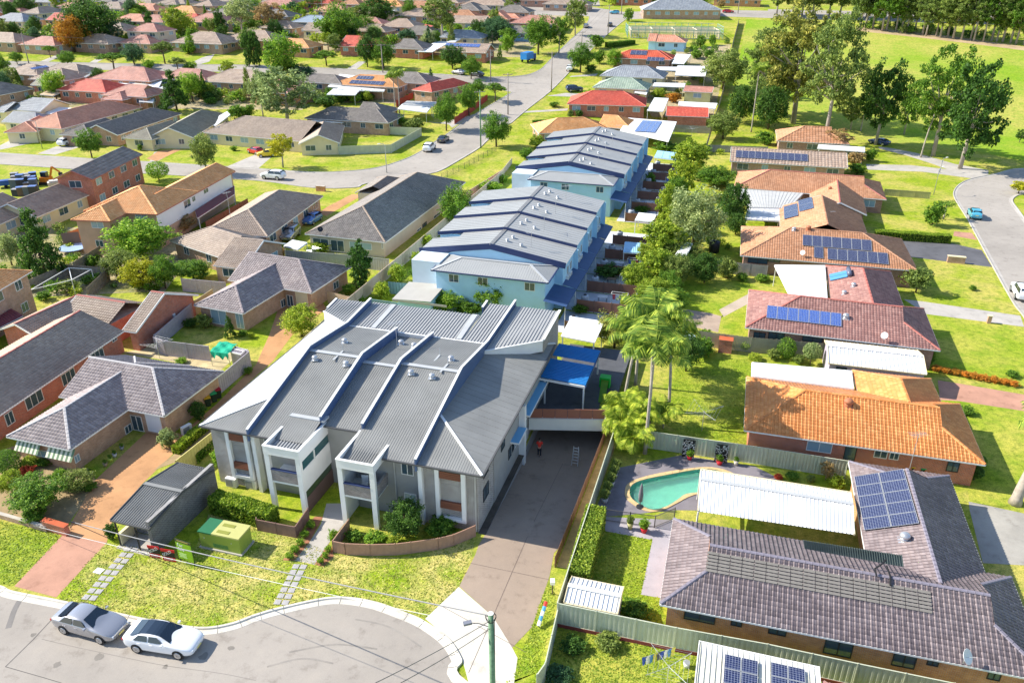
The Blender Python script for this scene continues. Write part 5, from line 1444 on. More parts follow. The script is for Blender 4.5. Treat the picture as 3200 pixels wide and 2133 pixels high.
# ---- cream villas along the far side of the middle street
house('grey-blue roofed house at the left edge facing the middle street',[WL((0,110,1008),(0,330,1022),8,'gh')],CREAM,T_BLUEG,lod=1)
house('long blue-grey roofed house with white gablet behind the orange roof',[WL((0,290,888),(0,500,905),10,'hg'),WL((0,60,960),(0,200,905),8,'hx')],CREAM,T_BLUEG)
house('orange-roofed cream villa with white car in its drive',[WR((0,560,1192),(0,1282,926),(0,930,890),ends='hh'),WL((0,230,1110),(0,360,1050),7,'hx')],CREAM,T_SALMON,lod=1)
house('charcoal-roofed brick villa with white gable beside the round street tree',[WR((0,1065,1228),(0,1642,986),(0,1385,942),ends='gh'),WL((0,760,1130),(0,960,1070),7.5,'hx')],BRICK_TAN,T_DARK,lod=1)
house('olive-grey roofed cream villa with three small gables',[WR((0,1745,1248),(0,2082,1002),(0,1850,958),ends='gh'),WL((0,1330,1160),(0,1560,1090),7.5,'hx')],CREAM,T_OLIVE,lod=1)
house('long grey-brown roofed cream house on the street corner with white fence',[WR((0,1840,1202),(1,400,1283),(1,300,1085),ends='hx'),WL((1,563,1226),(1,613,1105),8.4,'gh'),WL((0,1985,1150),(0,2050,1110),5,'gx')],CREAM,T_GREY,lod=1,frame=WHITE)
house('charcoal hip-roofed house with two palms beside it',[WR((1,440,1082),(1,1200,1137),(1,720,966),ends='hh'),WL((1,940,974),(1,1105,884),9,'xh')],BRICK_TAN,T_DARK,lod=1)
house('bright red hip-roofed house with red side fence beside the long street',[Wing(p(1,1415,836,2.5),p(1,1700,893,2.5),p(1,1950,742,2.5),ridge='v',ends='hh',ze=2.5,pitch=25)],BRICK_TAN,T_RED,lod=1)
house('orange-brown roof nearly covered by dark solar panels, behind the palms',[WL((1,930,690),(1,1195,675),12,'hh',pitch=18)],BRICK_TAN,T_TERRA,lod=1)
house('charcoal striped roof between white patio roofs, beside the big pale tree',[WL((1,540,650),(1,700,700),8,'hh')],BRICK_TAN,T_DARK)
house('charcoal roof behind the palms and left of the bright red roof',[WL((1,1320,655),(1,1470,652),10,'hh')],BRICK_TAN,T_DARK)
# ---- block between the cross street and the villas
far=[('dark brown roof at the left edge crowded with solar panels',[((0,200,600),(0,360,568),9,'hh')],BRICK_TAN,T_TAN),('tan hip roof left of the grey metal carport',[((0,510,625),(0,570,612),10,'hh')],BRICK_TAN,T_TAN),('grey roof behind the tan hip roof on the cross street',[((0,540,575),(0,700,583),8,'hh')],BRICK_BR,T_GREY),('long narrow grey-brown gable roof with brick end',[((0,215,775),(0,620,660),5.5,'gg')],BRICK_RED,T_OLIVE),('faded pink-red hip roof with a grey verandah',[((0,1080,612),(0,1330,603),11,'hh')],BRICK_OR,T_PINK),('half pink half charcoal roof behind the dark round tree',[((0,1600,645),(0,1850,605),9,'hh')],BRICK_TAN,T_PINK),('speckled brown roof above the small backyard pool',[((0,2080,625),(0,2300,640),11,'hh')],BRICK_TAN,T_TAN),('grey-blue hip roof far up at the left edge',[((0,60,128),(0,230,115),10,'hh')],CREAM,T_BLUEG),('red roof left of the giant dark tree',[((0,470,122),(0,590,112),9,'gh')],BRICK_OR,T_RED),('long brown roof at the left edge above the lawns',[((0,-80,300),(0,150,292),10,'hh')],BRICK_TAN,T_TAN),('brown roof with solar panels left of the orange tree',[((0,330,345),(0,520,320),9,'hh')],BRICK_TAN,T_PINK),('brown hip roof over blue walls right of the orange tree',[((0,850,312),(0,960,308),10,'hh')],BRICK_BR,T_TAN),('pinkish low roof below the two-storey house',[((0,1260,322),(0,1340,315),9,'hh')],BRICK_TAN,T_PINK),('red roof right of the giant dark tree',[((0,1150,135),(0,1300,122),9,'hh')],BRICK_TAN,T_SALMON),('second red roof right of the giant dark tree',[((0,1360,145),(0,1470,128),9,'hh')],BRICK_TAN,T_PINK),('broad grey-brown roof with a carport above the front lawn',[((0,1790,292),(0,1960,292),12,'hh')],BRICK_TAN,T_TAN),('large red roof behind the narrow dark conifer',[((0,1850,128),(0,2000,118),11,'hh')],BRICK_TAN,T_PINK),('small red roof behind the yellow-green tree',[((0,1710,128),(0,1790,122),7,'hh')],BRICK_TAN,T_RED),('dark brown roof left of the tall round tree clump',[((0,2230,275),(1,90,275),11,'hh')],BRICK_TAN,T_TAN),('orange-brown roof right of the tall round tree clump',[((1,260,352),(1,430,350),9,'hh')],BRICK_OR,T_TERRA),('crimson roof with white gablet over brick piers',[((1,800,335),(1,990,312),11,'gh')],BRICK_RED,T_RED),('charcoal roof with gablet beside a long white carport',[((1,1330,355),(1,1430,350),10,'dh')],BRICK_RED,T_DARK),('tan gable roof with a row of blue solar panels',[((1,1735,392),(1,2140,396),9,'gg')],BRICK_RED,T_TAN),('red-brown hip roof behind the big green tree',[((1,1000,160),(1,1090,156),9,'hh')],BRICK_RED,T_PINK),('brown hip roof with arched porch in the far block',[((1,1290,172),(1,1370,168),10,'hh')],BRICK_OR,T_TAN),('brown roof behind the tall bare-trunked gum',[((1,1800,145),(1,2110,145),9,'gg')],CREAM,T_TAN),('tan hip roof left of the street trees near the top',[((2,140,135),(2,330,148),10,'hh')],BRICK_BR,T_PINK),('small dark roof beside the street trees near the top',[((2,20,232),(2,90,235),8,'hh')],plain('blue_board',(.2,.35,.5),.7),T_DARK),('red brick house at the top edge beside the giant tree',[((0,1100,-25),(0,1210,-30),8,'gg')],BRICK_RED,T_DARK),('house with red and blue front at the top edge',[((1,130,-5),(1,320,-10),9,'hh')],BRICK_RED,T_PINK),('grey roof near the top edge behind the bright lawns',[((0,330,-40),(0,480,-42),10,'hh')],CREAM,T_BLUEG),('tan roof near the top edge left of the street trees',[((1,2020,-20),(1,2200,-25),11,'hh')],CREAM,T_TAN),('red roof near the top edge beside the top street',[((2,1020,-60),(2,1180,-62),9,'hh')],BRICK_RED,T_RED),('grey roof at the top edge left of the long street',[((2,420,-20),(2,600,-25),10,'hh')],BRICK_TAN,T_GREY),('brown roof at the top edge above the red parked car',[((2,1960,-60),(2,2150,-62),10,'hh')],BRICK_OR,T_BROWN),]
for lab,ws,wall,roof in far:
 house(lab,[WL(w[0],w[1],w[2]*1.12,*w[3:])for w in ws],wall,roof)
house('two-storey pale house with faded red hip roof in the far block',[WL((0,1320,215),(0,1400,212),10,'hh',ze=5.2)],plain('beige_render',(.55,.48,.38)),T_PINK)
house('blue-grey metal roofed house left of the big green tree',[WL((1,470,142),(1,600,135),10,'hh')],plain('slate_wall',(.2,.25,.32),.7),plain('blue_grey_roof',(.34,.40,.46),.4,.06),kind='rib',rib=.6)
# ---- east side of the long street
house('big grey hip roof at the top of the long street',[WR((2,1185,104),(2,1905,112),(2,1500,-8),ends='hh',ze=2.8)],BRICK_TAN,T_BLUEG)
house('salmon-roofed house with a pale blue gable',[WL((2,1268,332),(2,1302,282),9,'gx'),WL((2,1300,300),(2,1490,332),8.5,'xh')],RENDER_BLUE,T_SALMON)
RHa=house('vivid red roof with three dark solar panels',[WL((2,1080,462),(2,1310,448),9.5,'hh'),WL((2,1360,470),(2,1330,455),8,'hh')],BRICK_BR,tilemat('vivid_red_tile',(.62,.09,.04),(.72,.17,.09),.15))
house('blue-grey roofed house beside the green roof',[WL((2,1005,586),(2,1230,606),11,'hh')],CREAM,T_BLUEG)
house('pale green roofed house beside the dark blue parked car',[WL((2,930,696),(2,1090,712),10,'hh')],CREAM,T_GREEN)
house('long red hip-roofed brick house facing the long street',[WR((2,500,962),(2,1215,995),(2,1000,832),ends='hh')],BRICK_RED,T_RED,lod=1)
house('orange-tan roofed house tucked behind the farther blue terrace',[WR((2,245,1212),(2,900,1190),(2,700,1062),ends='hh'),WL((2,830,1040),(2,960,1050),9,'xh')],BRICK_TAN,T_TERRA,lod=1)
house('red-roofed brick shed behind the long red house',[WR((2,1395,1066),(2,1782,1088),(2,1600,975),ends='gg',pitch=15)],BRICK_RED,T_RED,name='shed',cat='shed',lod=1,autowin=False)
house('small pink-roofed granny flat with yellow walls',[WR((2,1550,840),(2,1815,862),(2,1690,785),ends='gg',pitch=10)],plain('yellow_wall',(.62,.60,.30),.7),T_PINK,name='granny_flat',lod=1)
# ---- flat and patio roofs
def flatroof(label,pts,z,mat,dz=0.0,ribs=0,name='patio_roof',cat='patio roof',posts=True,tilt=None,th=.09,group='white patio roofs'):
 q=[p(*v,z+(tilt[i]if tilt else 0))for i,v in enumerate(pts)]
 c=sum(q,Vector())/4
 t=thing(name,label,cat,(c.x,c.y,TZ(c.y)),group)
 m=MB();n=len(q);m.poly(q);m.poly([v-Vector((0,0,th))for v in reversed(q)])
 for i in range(n):m.quad(q[i]-Vector((0,0,th)),q[(i+1)%n]-Vector((0,0,th)),q[(i+1)%n],q[i])
 if ribs:
  k=max(2,int((q[1]-q[0]).length/ribs))
  for i in range(1,k):m.beam(q[0].lerp(q[1],i/k)+Vector((0,0,.02)),q[3].lerp(q[2],i/k)+Vector((0,0,.02)),.05,.05)
 m.build('roof',mat,t)
 m=MB()
 for i in range(n):m.beam(q[i]-Vector((0,0,th+.06)),q[(i+1)%n]-Vector((0,0,th+.06)),.06,.12)
 m.build('edge_beam',WHITE,t)
 if posts:
  for v in q:
   v2=c.lerp(v,.94);m=MB();m.beam(Vector((v2.x,v2.y,TZ(v2.y))),Vector((v2.x,v2.y,v.z-th)),.09,.09,up=(0,1,0));m.build('post',WHITE,t)
 return t
flatroof('white flat patio roof behind the orange roof',[(22,2175,330),(23,780,445),(23,760,282),(22,2178,205)],2.75,WHITEROOF)
flatroof('broad white patio roof set into the maroon roof',[(13,195,1132),(13,540,1168),(13,518,866),(13,60,862)],2.85,WHITEROOF)
flatroof('grey corrugated patio roof beside the gabled brown house',[(12,2140,338),(13,190,350),(13,322,212),(12,2010,172)],2.7,plain('pale_corrugated',(.5,.5,.48),.5,.08),ribs=.35)
flatroof('patio roof of white and clear strips left of the tilted solar panels',[(12,2112,448),(13,105,462),(13,105,350),(12,2142,340)],2.5,plain('milky_sheet',(.68,.68,.68),.4,.12,1.2),ribs=.8)
flatroof('white patio roof with four solar panels beside the terracotta roof',[(2,980,1182),(2,1420,1282),(2,1495,1105),(2,1055,1068)],2.9,WHITEROOF)
flatroof('white carport roof attached to the long red house',[(2,1225,1002),(2,1370,1012),(2,1422,892),(2,1292,886)],2.7,WHITEROOF)
flatroof('long white shed roof left of the leafy boundary tree',[(2,1480,682),(2,1755,692),(2,1772,602),(2,1502,596)],2.8,WHITEROOF,name='shed_roof')
flatroof('narrow white roof left of the long white shed',[(2,1320,636),(2,1490,640),(2,1502,608),(2,1312,606)],2.6,WHITEROOF)
flatroof('white lean-to roof beside the granny flat',[(2,1275,782),(2,1560,790),(2,1575,756),(2,1290,750)],2.5,WHITEROOF)
flatroof('white roof strip behind the red shed',[(2,1510,955),(2,1845,986),(2,1865,936),(2,1515,920)],2.6,WHITEROOF)
flatroof('white awning at the rear of the pale green roof',[(2,1112,836),(2,1220,856),(2,1250,786),(2,1130,780)],2.6,WHITEROOF)
flatroof('white awning at the end of the vivid red roof',[(2,1450,575),(2,1560,580),(2,1625,495),(2,1490,490)],2.6,WHITEROOF)
flatroof('beige shade cloth behind the blue-grey roof',[(2,1225,660),(2,1330,685),(2,1355,635),(2,1240,628)],2.5,plain('beige_cloth',(.6,.55,.47),.8),group=None)
flatroof('white carport beside the palms and red house',[(1,1285,985),(1,1550,1018),(1,1600,955),(1,1330,940)],2.6,WHITEROOF,name='carport',cat='carport')
flatroof('grey ribbed roof behind the white carport at the palms',[(1,1330,945),(1,1610,962),(1,1640,925),(1,1370,915)],2.9,plain('pale_corrugated',(.5,.5,.48)),ribs=.4)
flatroof('white patio roof left of the solar-covered roof',[(1,640,858),(1,900,862),(1,950,810),(1,700,805)],2.6,WHITEROOF,ribs=1.2)
flatroof('long white patio roof below the solar-covered roof',[(1,720,812),(1,1160,830),(1,1180,795),(1,780,782)],2.7,plain('milky_sheet',(.68,.68,.68)),ribs=1.0)
flatroof('large white roof between striped roof and solar roof',[(1,650,785),(1,760,795),(1,925,690),(1,760,672)],2.7,WHITEROOF)
flatroof('long white carport beside the charcoal gablet roof',[(1,1465,468),(1,1600,472),(1,1760,380),(1,1640,372)],2.6,WHITEROOF,name='carport',cat='carport')
flatroof('second white carport roof behind the tan solar gable',[(1,1720,388),(1,1800,385),(1,1890,335),(1,1850,312)],2.8,WHITEROOF,name='carport',cat='carport')
flatroof('red metal roof strip in the far block',[(1,1340,285),(1,1440,310),(1,1610,235),(1,1500,212)],2.5,plain('red_metal',(.55,.12,.08),.5),group=None,name='awning_roof')
flatroof('pale green-grey pool roof among the backyards',[(0,900,868),(0,1130,872),(0,1240,812),(0,1000,808)],2.4,plain('pale_teal_sheet',(.42,.52,.52),.5),group=None)
flatroof('long cream roof running to the faded pink roof',[(0,1070,808),(0,1200,812),(0,1460,720),(0,1330,715)],2.7,plain('cream_sheet',(.68,.63,.54),.5),group=None)
flatroof('white patio roof beside the dark round tree',[(0,1280,790),(0,1440,790),(0,1470,735),(0,1370,725)],2.6,WHITEROOF)
flatroof('white roof over glass enclosure above the backyard pool',[(0,1930,760),(0,2120,765),(0,2190,725),(0,2000,718)],2.5,WHITEROOF)
flatroof('grey carport roof over the pink wall',[(0,640,690),(0,780,700),(0,870,652),(0,720,638)],2.6,plain('pale_corrugated',(.5,.5,.48)),ribs=.4,group=None)
flatroof('tan shed roof beside the narrow gable roof',[(0,360,855),(0,480,868),(0,670,785),(0,560,765)],2.2,plain('tan_sheet',(.58,.42,.28),.6),group=None,name='shed_roof')
flatroof('white roof between blue-grey and orange villas',[(0,410,1025),(0,590,1055),(0,690,985),(0,540,970)],2.5,WHITEROOF)
flatroof('white awning behind the olive-grey villa',[(0,1840,1135),(0,1960,1140),(0,2090,1040),(0,2060,1010)],2.4,WHITEROOF)
flatroof('white sheet roof over the orange roof edge',[(0,1260,920),(0,1390,930),(0,1400,895),(0,1280,885)],2.3,WHITEROOF)
flatroof('white patio strip behind the long grey-brown corner house',[(1,500,1095),(1,780,1112),(1,830,1095),(1,560,1078)],2.5,WHITEROOF)
flatroof('maroon patio roof beside the two-storey terracotta house',[(10,1790,435),(10,2130,215),(10,2125,140),(10,1770,370)],2.7,plain('maroon_sheet',(.24,.06,.075),.5,.1),ribs=.4,group=None)
flatroof('maroon shed roof at the left edge',[(10,-80,1460),(10,205,1318),(10,0,1200),(10,-200,1330)],2.3,plain('maroon_sheet',(.24,.06,.075)),ribs=.35,group=None,name='shed_roof')
flatroof('white shade roof behind the pale grey-green tree',[(12,1480,770),(12,1580,780),(12,1640,670),(12,1560,655)],2.6,WHITEROOF,name='garden_canopy')
flatroof('faded white roof over a carport near the far gums',[(3,450,1345),(3,880,1375),(3,880,1335),(3,460,1310)],2.5,WHITEROOF)
flatroof('white shed roof beside the dark blue water tank car space',[(11,250,690),(11,380,720),(11,465,660),(11,330,635)],2.1,WHITEROOF,name='garden_shed',cat='shed')
flatroof('small white canopy in a yard of the nearer blue terrace',[(12,1115,455),(12,1280,472),(12,1312,405),(12,1150,388)],2.3,WHITEROOF,name='garden_canopy')
flatroof('blue-striped canopy in a yard of the nearer blue terrace',[(12,1010,745),(12,1165,755),(12,1172,665),(12,1025,652)],2.1,plain('blue_stripe_sheet',(.35,.6,.82),.5,.1),ribs=.25,name='garden_canopy',group=None)
flatroof('blue and white awning at the end of the farther blue terrace',[(2,1290,1425),(2,1490,1450),(2,1495,1385),(2,1320,1365)],2.4,plain('blue_stripe_sheet',(.35,.6,.82)),ribs=1.2,name='garden_canopy',group=None)
flatroof('teal-edged shade roof beside the curved path',[(22,1545,20),(22,1645,60),(22,1665,-40),(12,1520,1430)],2.2,plain('pale_teal_sheet',(.42,.52,.52)),ribs=.6,name='garden_canopy',group=None)
pr=thing('patio_roof','long white ribbed patio roof over the end of the pool','patio roof',tuple(p(33,0,0,0)),'white patio roofs')
zz=2.7
qa,qb,qc,qd=p(32,1690,10,zz),p(33,782,222,zz),p(23,748,1390,zz),p(22,1716,1180,zz)
ra,rb=p(22,1712,1268,zz+.35),p(23,772,1492,zz+.35)
for nm,(e0,e1,r1,r0)in(('a',(qa,qb,rb,ra)),('b',(qc,qd,ra,rb))):
 m=MB();m.poly([e0,e1,r1,r0]);k=40
 for i in range(k+1):m.beam(e0.lerp(e1,i/k)+Vector((0,0,.02)),r0.lerp(r1,i/k)+Vector((0,0,.02)),.05,.05)
 m.build('roof',WHITEROOF,pr)
m=MB();m.beam(ra+Vector((0,0,.04)),rb+Vector((0,0,.04)),.35,.05);m.build('ridge_cap',plain('pale_flashing',(.45,.46,.46)),pr)
m=MB();m.beam(qb,qc,.12,.16);m.beam(qd,qa,.12,.16);m.beam(qc,qd,.12,.14);m.build('edge_beam',CREAM,pr)
for v in(qa,qd,qc):
 m=MB();m.beam(Vector((v.x,v.y,0))*.995,Vector((v.x,v.y,zz-.05))*1.0,.1,.1,up=(0,1,0));m.build('post',WHITE,pr)
sh=house('long garage with white ribbed roof and lavender walls',[WR((23,550,213),(23,1442,317),(23,900,95),ends='gg',pitch=14,over=.15,ze=2.4)],plain('lavender_wall',(.48,.42,.52),.7),WHITEROOF,name='garage',cat='garage',kind='rib',rib=.38,gutter=CREAM,autowin=False,wins=[w_(23,615,250,715,292,frame=DARK)])
sh2=house('small white ribbed garden shed behind the cream fence',[WR((32,470,835),(32,960,938),(32,560,690),ends='gg',pitch=16,over=.05,ze=1.9)],plain('pale_shed_wall',(.6,.6,.56),.6),WHITEROOF,name='garden_shed',cat='shed',kind='rib',rib=.3,gutter=CREAM,autowin=False)
q_=p(32,1700,1187,2.6)
an=house('cream ribbed annex roof with solar panels at the bottom edge',[Wing(q_-VD*7,q_-VD*7+UD,Ln=(p(33,460,1390,2.6)-q_).length,W=7,ends='gg',ze=2.6,pitch=3,over=.1,ridge='u')],plain('pale_shed_wall',(.6,.6,.56)),plain('cream_ribbed_roof',(.74,.71,.58),.5,.04),name='annex',cat='annex',kind='rib',rib=.3,gutter=WHITE,autowin=False)
house('two-storey house with orange tiled corner roof at the left edge',[WR((10,-350,1290),(10,292,918),(10,-80,860),ze=5.2,ends='hh')],BRICK_TAN,T_TERRA,lod=0)
# ---- further houses of the far blocks, described by the neighbour they stand beside
LAND={k:Vector((h['root'].location.x,h['root'].location.y,0))for k,h in HOUSES.items()if len(k.split())<=11}
USED=set()
def beside(desc,q):
 for k,l in sorted(LAND.items(),key=lambda kv:(kv[1]-q).length)[:7]:
  d_=q-l;w=('behind' if d_.y>0 else 'in front of')if abs(d_.y)>abs(d_.x)else('right of' if d_.x>0 else 'left of')
  lb='%s %s the %s'%(desc,w,k)
  if lb not in USED and len(lb.split())<=16:USED.add(lb);return lb
def free(q,r_):
 for h in HOUSES.values():
  for w in h['wings']:
   a_,b_=(q-w.o).dot(w.x),(q-w.o).dot(w.y)
   if-r_<a_<w.L+r_ and-r_<b_<w.W+r_:return False
 return True
RP=[Vector((a.x+(b.x-a.x)*k/6,a.y+(b.y-a.y)*k/6,0))for ln in(n2,s2,east,west,n3,s3)for a,b in zip(ln[:-1],ln[1:])for k in range(6)]
rf=random.Random(21)
FILLC=[('tan tiled roof',T_TAN,BRICK_TAN),('faded red roof',T_PINK,BRICK_OR),('red roof',T_RED,BRICK_RED),('grey-brown roof',T_GREY,CREAM),('salmon roof',T_SALMON,BRICK_TAN),('terracotta roof',T_TERRA,CREAM),('brown roof',T_BROWN,BRICK_BR),('charcoal roof',T_DARK,BRICK_TAN),('blue-grey roof',T_BLUEG,CREAM)]
def fill(quad_,su,sv,rr):
 cu=[(q-ORG).dot(UD)for q in quad_];cv=[(q-ORG).dot(VD)for q in quad_]
 inq=lambda q:all(((quad_[(i+1)%4]-quad_[i]).cross(q-quad_[i])).z>0 for i in range(4))
 v=min(cv)
 while v<max(cv):
  u=min(cu)
  while u<max(cu):
   q=L(u+rf.uniform(-2,2),v+rf.uniform(-2,2));u+=su
   if not inq(q)or not free(q,rr)or any((q-r_).length<12 for r_ in RP):continue
   nm,mt,wl=rf.choice(FILLC);lb=beside(nm,q)
   if not lb:continue
   al=rf.random()<.6;a_,b_=(rf.uniform(13,16),rf.uniform(9.5,11.5));x_=UD if al else VD;y_=VD if al else-UD
   o_=q-x_*a_/2-y_*b_/2
   ws=[Wing(o_,o_+x_,Ln=a_,W=b_,ends=rf.choice(('hh','hh','gh','hd')),ze=2.6,pitch=23)]
   if rf.random()<.5:o2=o_+x_*rf.uniform(0,a_-7)-y_*3;ws.append(Wing(o2,o2+x_,Ln=6.5,W=b_*.7,ridge='v',ends='hx',ze=2.6,pitch=23))
   h=house(lb,ws,wl,mt)
   if rf.random()<.6:
    o2=q+y_*b_/2-x_*rf.uniform(0,4);m=MB();zt_=TZ(o2.y);m.prism([o2,o2+x_*6,o2+x_*6+y_*4,o2+y_*4],zt_+2.35,zt_+2.45);m.build('patio_cover',WHITEROOF,h['root'])
  v+=sv
fill(PL((0,-300,470),(0,2323,500),(0,2323,-70),(0,-300,-70)),17,19,5.5)
fill(PL((1,0,520),(1,2250,580),(2,430,-70),(1,0,-70)),17,19,5.5)
fill(PL((0,-100,940),(1,480,940),(1,480,690),(0,-100,690)),12,13,4.2)
fill(PL((2,1050,-20),(2,2200,-20),(2,2200,-75),(2,1050,-75)),20,22,6.5)
print('houses',len(HOUSES))
# ------------------------------------------------------------------ fences
PANELS={}
def panel_mesh(mat,h,kind,key,w=2.36):
 k=(mat.name,round(h,2),kind)
 if k in PANELS:return PANELS[k]
 m=MB()
 if kind=='steel':
  n=8;st=w/n
  for i in range(n):
   x=i*st;prof=[(x,0),(x+st*.12,.035),(x+st*.5,.035),(x+st*.62,0),(x+st,0)]
   for(xa,ya),(xb,yb)in zip(prof[:-1],prof[1:]):m.add([(xa,ya,.03),(xb,yb,.03),(xb,yb,h-.03),(xa,ya,h-.03)],((0,1,2,3),))
  m.box((w/2,.015,h-.02),(w,.07,.05));m.box((w/2,.015,.04),(w,.07,.05))
 elif kind=='paling':
  n=18;st=w/n
  for i in range(n):m.box((i*st+st/2,0,h/2-.02+.02*((i*7)%3)),(st*.94,.02,h))
  m.box((w/2,.03,h*.25),(w,.05,.08));m.box((w/2,.03,h*.8),(w,.05,.08))
 elif kind=='bars':
  n=22;st=w/n
  for i in range(n):m.box((i*st+st/2,0,h/2),(.025,.025,h))
  m.box((w/2,0,h-.05),(w,.035,.04));m.box((w/2,0,.1),(w,.035,.04))
 elif kind=='mesh':
  for i in range(12):m.box((i*w/12,0,h/2),(.012,.012,h))
  for z in(.05,.3,.6,.9,h):m.box((w/2,0,z),(w,.02,.02))
 elif kind=='screen':
  m.box((w/2,0,h/2),(w*.97,.03,h));m.box((w/2,0,h-.02),(w,.07,.06));m.box((.03,0,h/2),(.06,.06,h))
 PANELS[k]=m.mesh('panel',mat);return PANELS[k]
def fence(label,pts,h=1.8,mat=None,kind='steel',top=True,z0=0.0,plinth=None,pl=2.4,world=False,name='fence',group=None,postmat=None):
 mat=mat or FENCE
 q=pts if world else[p(*v,(z0+h)if top else z0)for v in pts]
 q=[Vector((v.x,v.y,TZ(v.y)+z0))for v in q]
 t=thing(name,label,'fence',tuple(q[0]),group)
 me=panel_mesh(mat,h,kind,None);pm=MB();pm.box((0,0,(h+.05)/2),(.06,.06,h+.05));pme=pm.mesh('post',postmat or mat)
 for a,b in zip(q[:-1],q[1:]):
  ln=(b-a).length;n=max(1,round(ln/pl));ang=math.atan2(b.y-a.y,b.x-a.x)
  for i in range(n):
   s=a.lerp(b,i/n)-q[0]
   o=link('panel',me,t,s,ang);o.scale=(ln/n/2.36,1,1)
   link('post',pme,t,s,ang)
   if plinth:
    m=MB();m.box((ln/n/2,0,-plinth[0]/2+.04),(ln/n,.08,plinth[0]));link('plinth_board',m.mesh('plinth_board',plinth[1]),t,s,ang)
 link('post',pme,t,q[-1]-q[0])
 return t
fence('red-brown picket fence along the right side of the garage driveway',[L(5.95,-1.6),L(6.4,19.6)],1.0,REDFENCE,'paling',world=True)
fence('tall cream steel fence beside the driveway and clipped hedge',[(32,412,842),(32,688,0),(22,925,830)],1.8,FENCEG)
fence('long cream steel fence on red plinth in front of the purple house',[(32,418,845),(32,1492,1066),(33,0,1215),(33,820,1392),(33,1700,1572)],1.75,FENCEG,z0=.25,plinth=(.3,plain('red_sleeper',(.25,.06,.05),.8)))
fence('cream fence running down to the bottom edge beside the verge',[(32,412,900),(32,300,1385),(32,225,1490)],1.5,FENCEG)
fence('pale green steel fence behind the pool',[(22,1240,832),(22,2323,987),(23,730,1102)],1.75,FENCEG)
fence('dark slatted pool fence beside the potted plants',[(32,845,98),(32,1292,160),(32,1470,86)],1.15,plain('bronze_bars',(.16,.15,.14),.5),'bars',top=False)
fence('beige steel fence along the left of the blue terraces',[L(-28.3,33.5),L(-28.4,98.5)],1.8,plain('beige_fence',(.58,.44,.36),.6,.08),world=True)
fence('yellowish end of the beige fence behind the flats',[L(-27.9,22.9),L(-28.3,33.5)],1.8,CREAM,world=True)
fence('lilac steel fence round the little vegetable yard',[(10,1390,1520),(20,1480,12),(20,1890,62)],1.8,FENCEL)
fence('lilac steel fence beside the orange shared drive',[(20,2130,62),(20,2258,108),(20,1972,348)],1.8,FENCEL)
fence('yellow steel fence between garden bed and flats',[(20,1972,800),(20,1590,1100)],1.7,plain('yellow_fence',(.66,.58,.22),.6,.06))
fence('lilac fence in front of the red gable wall',[(10,1755,1190),(10,1395,1500)],1.8,FENCEL)
fence('yellowish fence piece left of the dark villa roof',[(10,1925,1082),(10,1760,1190)],1.8,plain('ochre_fence',(.52,.42,.24),.6,.1))
fence('grey steel fence between shrubs and the villa roof',[(10,1640,986),(10,2045,1022)],1.8,FENCEL)
fence('brown fence behind the white frame in the shady yard',[(10,255,1000),(10,590,858),(10,975,892),(10,780,1072)],1.7,PALING,'paling')
fence('brown fence beside the small sunny lawn',[(10,660,842),(10,905,690)],1.7,PALING,'paling')
fence('grey steel fence in front of the pyramid-roofed house',[(11,270,732),(11,850,772),(11,1205,812)],1.8,plain('grey_fence',(.42,.42,.40),.6,.1))
fence('tan paling fence beside the cream garage',[(11,645,1102),(11,842,1150)],1.6,plain('tan_paling',(.5,.38,.26),.9,.2),'paling')
fence('teal steel fence at the rear left of the flats',[(11,1022,1172),(11,1372,1218)],1.6,plain('teal_fence',(.25,.38,.40),.6,.08))
fence('second teal fence by the lean-to of the blue terrace',[(11,1200,1018),(11,1422,1038)],1.6,plain('teal_fence',(.25,.38,.40)))
fence('weathered fence between the palm lawn and the curved path',[(12,1690,1462),(12,2180,1522),(23,540,40)],1.8,plain('olive_paling',(.34,.31,.24),.85,.2),'paling')
fence('grey fence behind the flower shrubs of the maroon house',[(12,1850,822),(12,2323,872)],1.7,plain('grey_paling',(.32,.30,.28),.85,.2),'paling')
fence('long timber boundary fence beside the reserve',[(2,1760,1312),(2,1882,922),(2,1932,752),(2,2006,372),(2,2062,168)],1.8,plain('pale_paling',(.42,.36,.28),.85,.2),'paling')
fence('grey paling fence in front of the red shed',[(2,1470,1132),(2,1800,1147)],1.7,plain('grey_paling',(.32,.30,.28)),'paling')
fence('low timber fence before the grey solar-strip roof',[(2,1760,1314),(2,2323,1332)],1.5,plain('grey_paling',(.32,.30,.28)),'paling')
fence('white-cream fence around the corner lawn',[(1,745,1328),(1,1222,1312),(1,1500,1162),(1,1000,1142)],1.8,FENCEG)
fence('dark green mesh fence along the curved street',[(1,1680,1575),(1,1890,1478),(1,2180,1322)],1.2,plain('green_mesh',(.05,.09,.06),.6),'mesh')
fence('brown retaining fence beside the sloping lawn',[(11,1905,205),(11,2235,2),(1,2323,1432)],1.2,plain('beige_fence',(.58,.44,.36)))
fence('red side fence of the bright red house',[(1,1800,1062),(1,1960,955),(1,2100,850)],1.7,plain('red_paling',(.40,.07,.05),.8),'paling')
fence('short red fence left of the bright red house',[(1,1270,912),(1,1425,832)],1.7,plain('red_paling',(.40,.07,.05)),'paling')
fence('orange timber fence beside the trampoline',[(10,590,578),(10,762,512)],1.7,plain('orange_paling',(.5,.2,.09),.8),'paling')
fence('red steel fence below the maroon patio roof',[(10,1865,472),(10,2245,262)],1.6,plain('red_panel',(.30,.12,.075)))
fence('curved red-brown screen fence in front of the flats',[(31,840,82),(31,692,280),(31,800,302),(31,1030,312),(31,1260,306),(31,1400,290),(31,1650,256),(31,1790,222),(31,1990,138)],1.05,plain('rust_screen',(.40,.235,.165),.7,.15,2),'screen',pl=1.45)
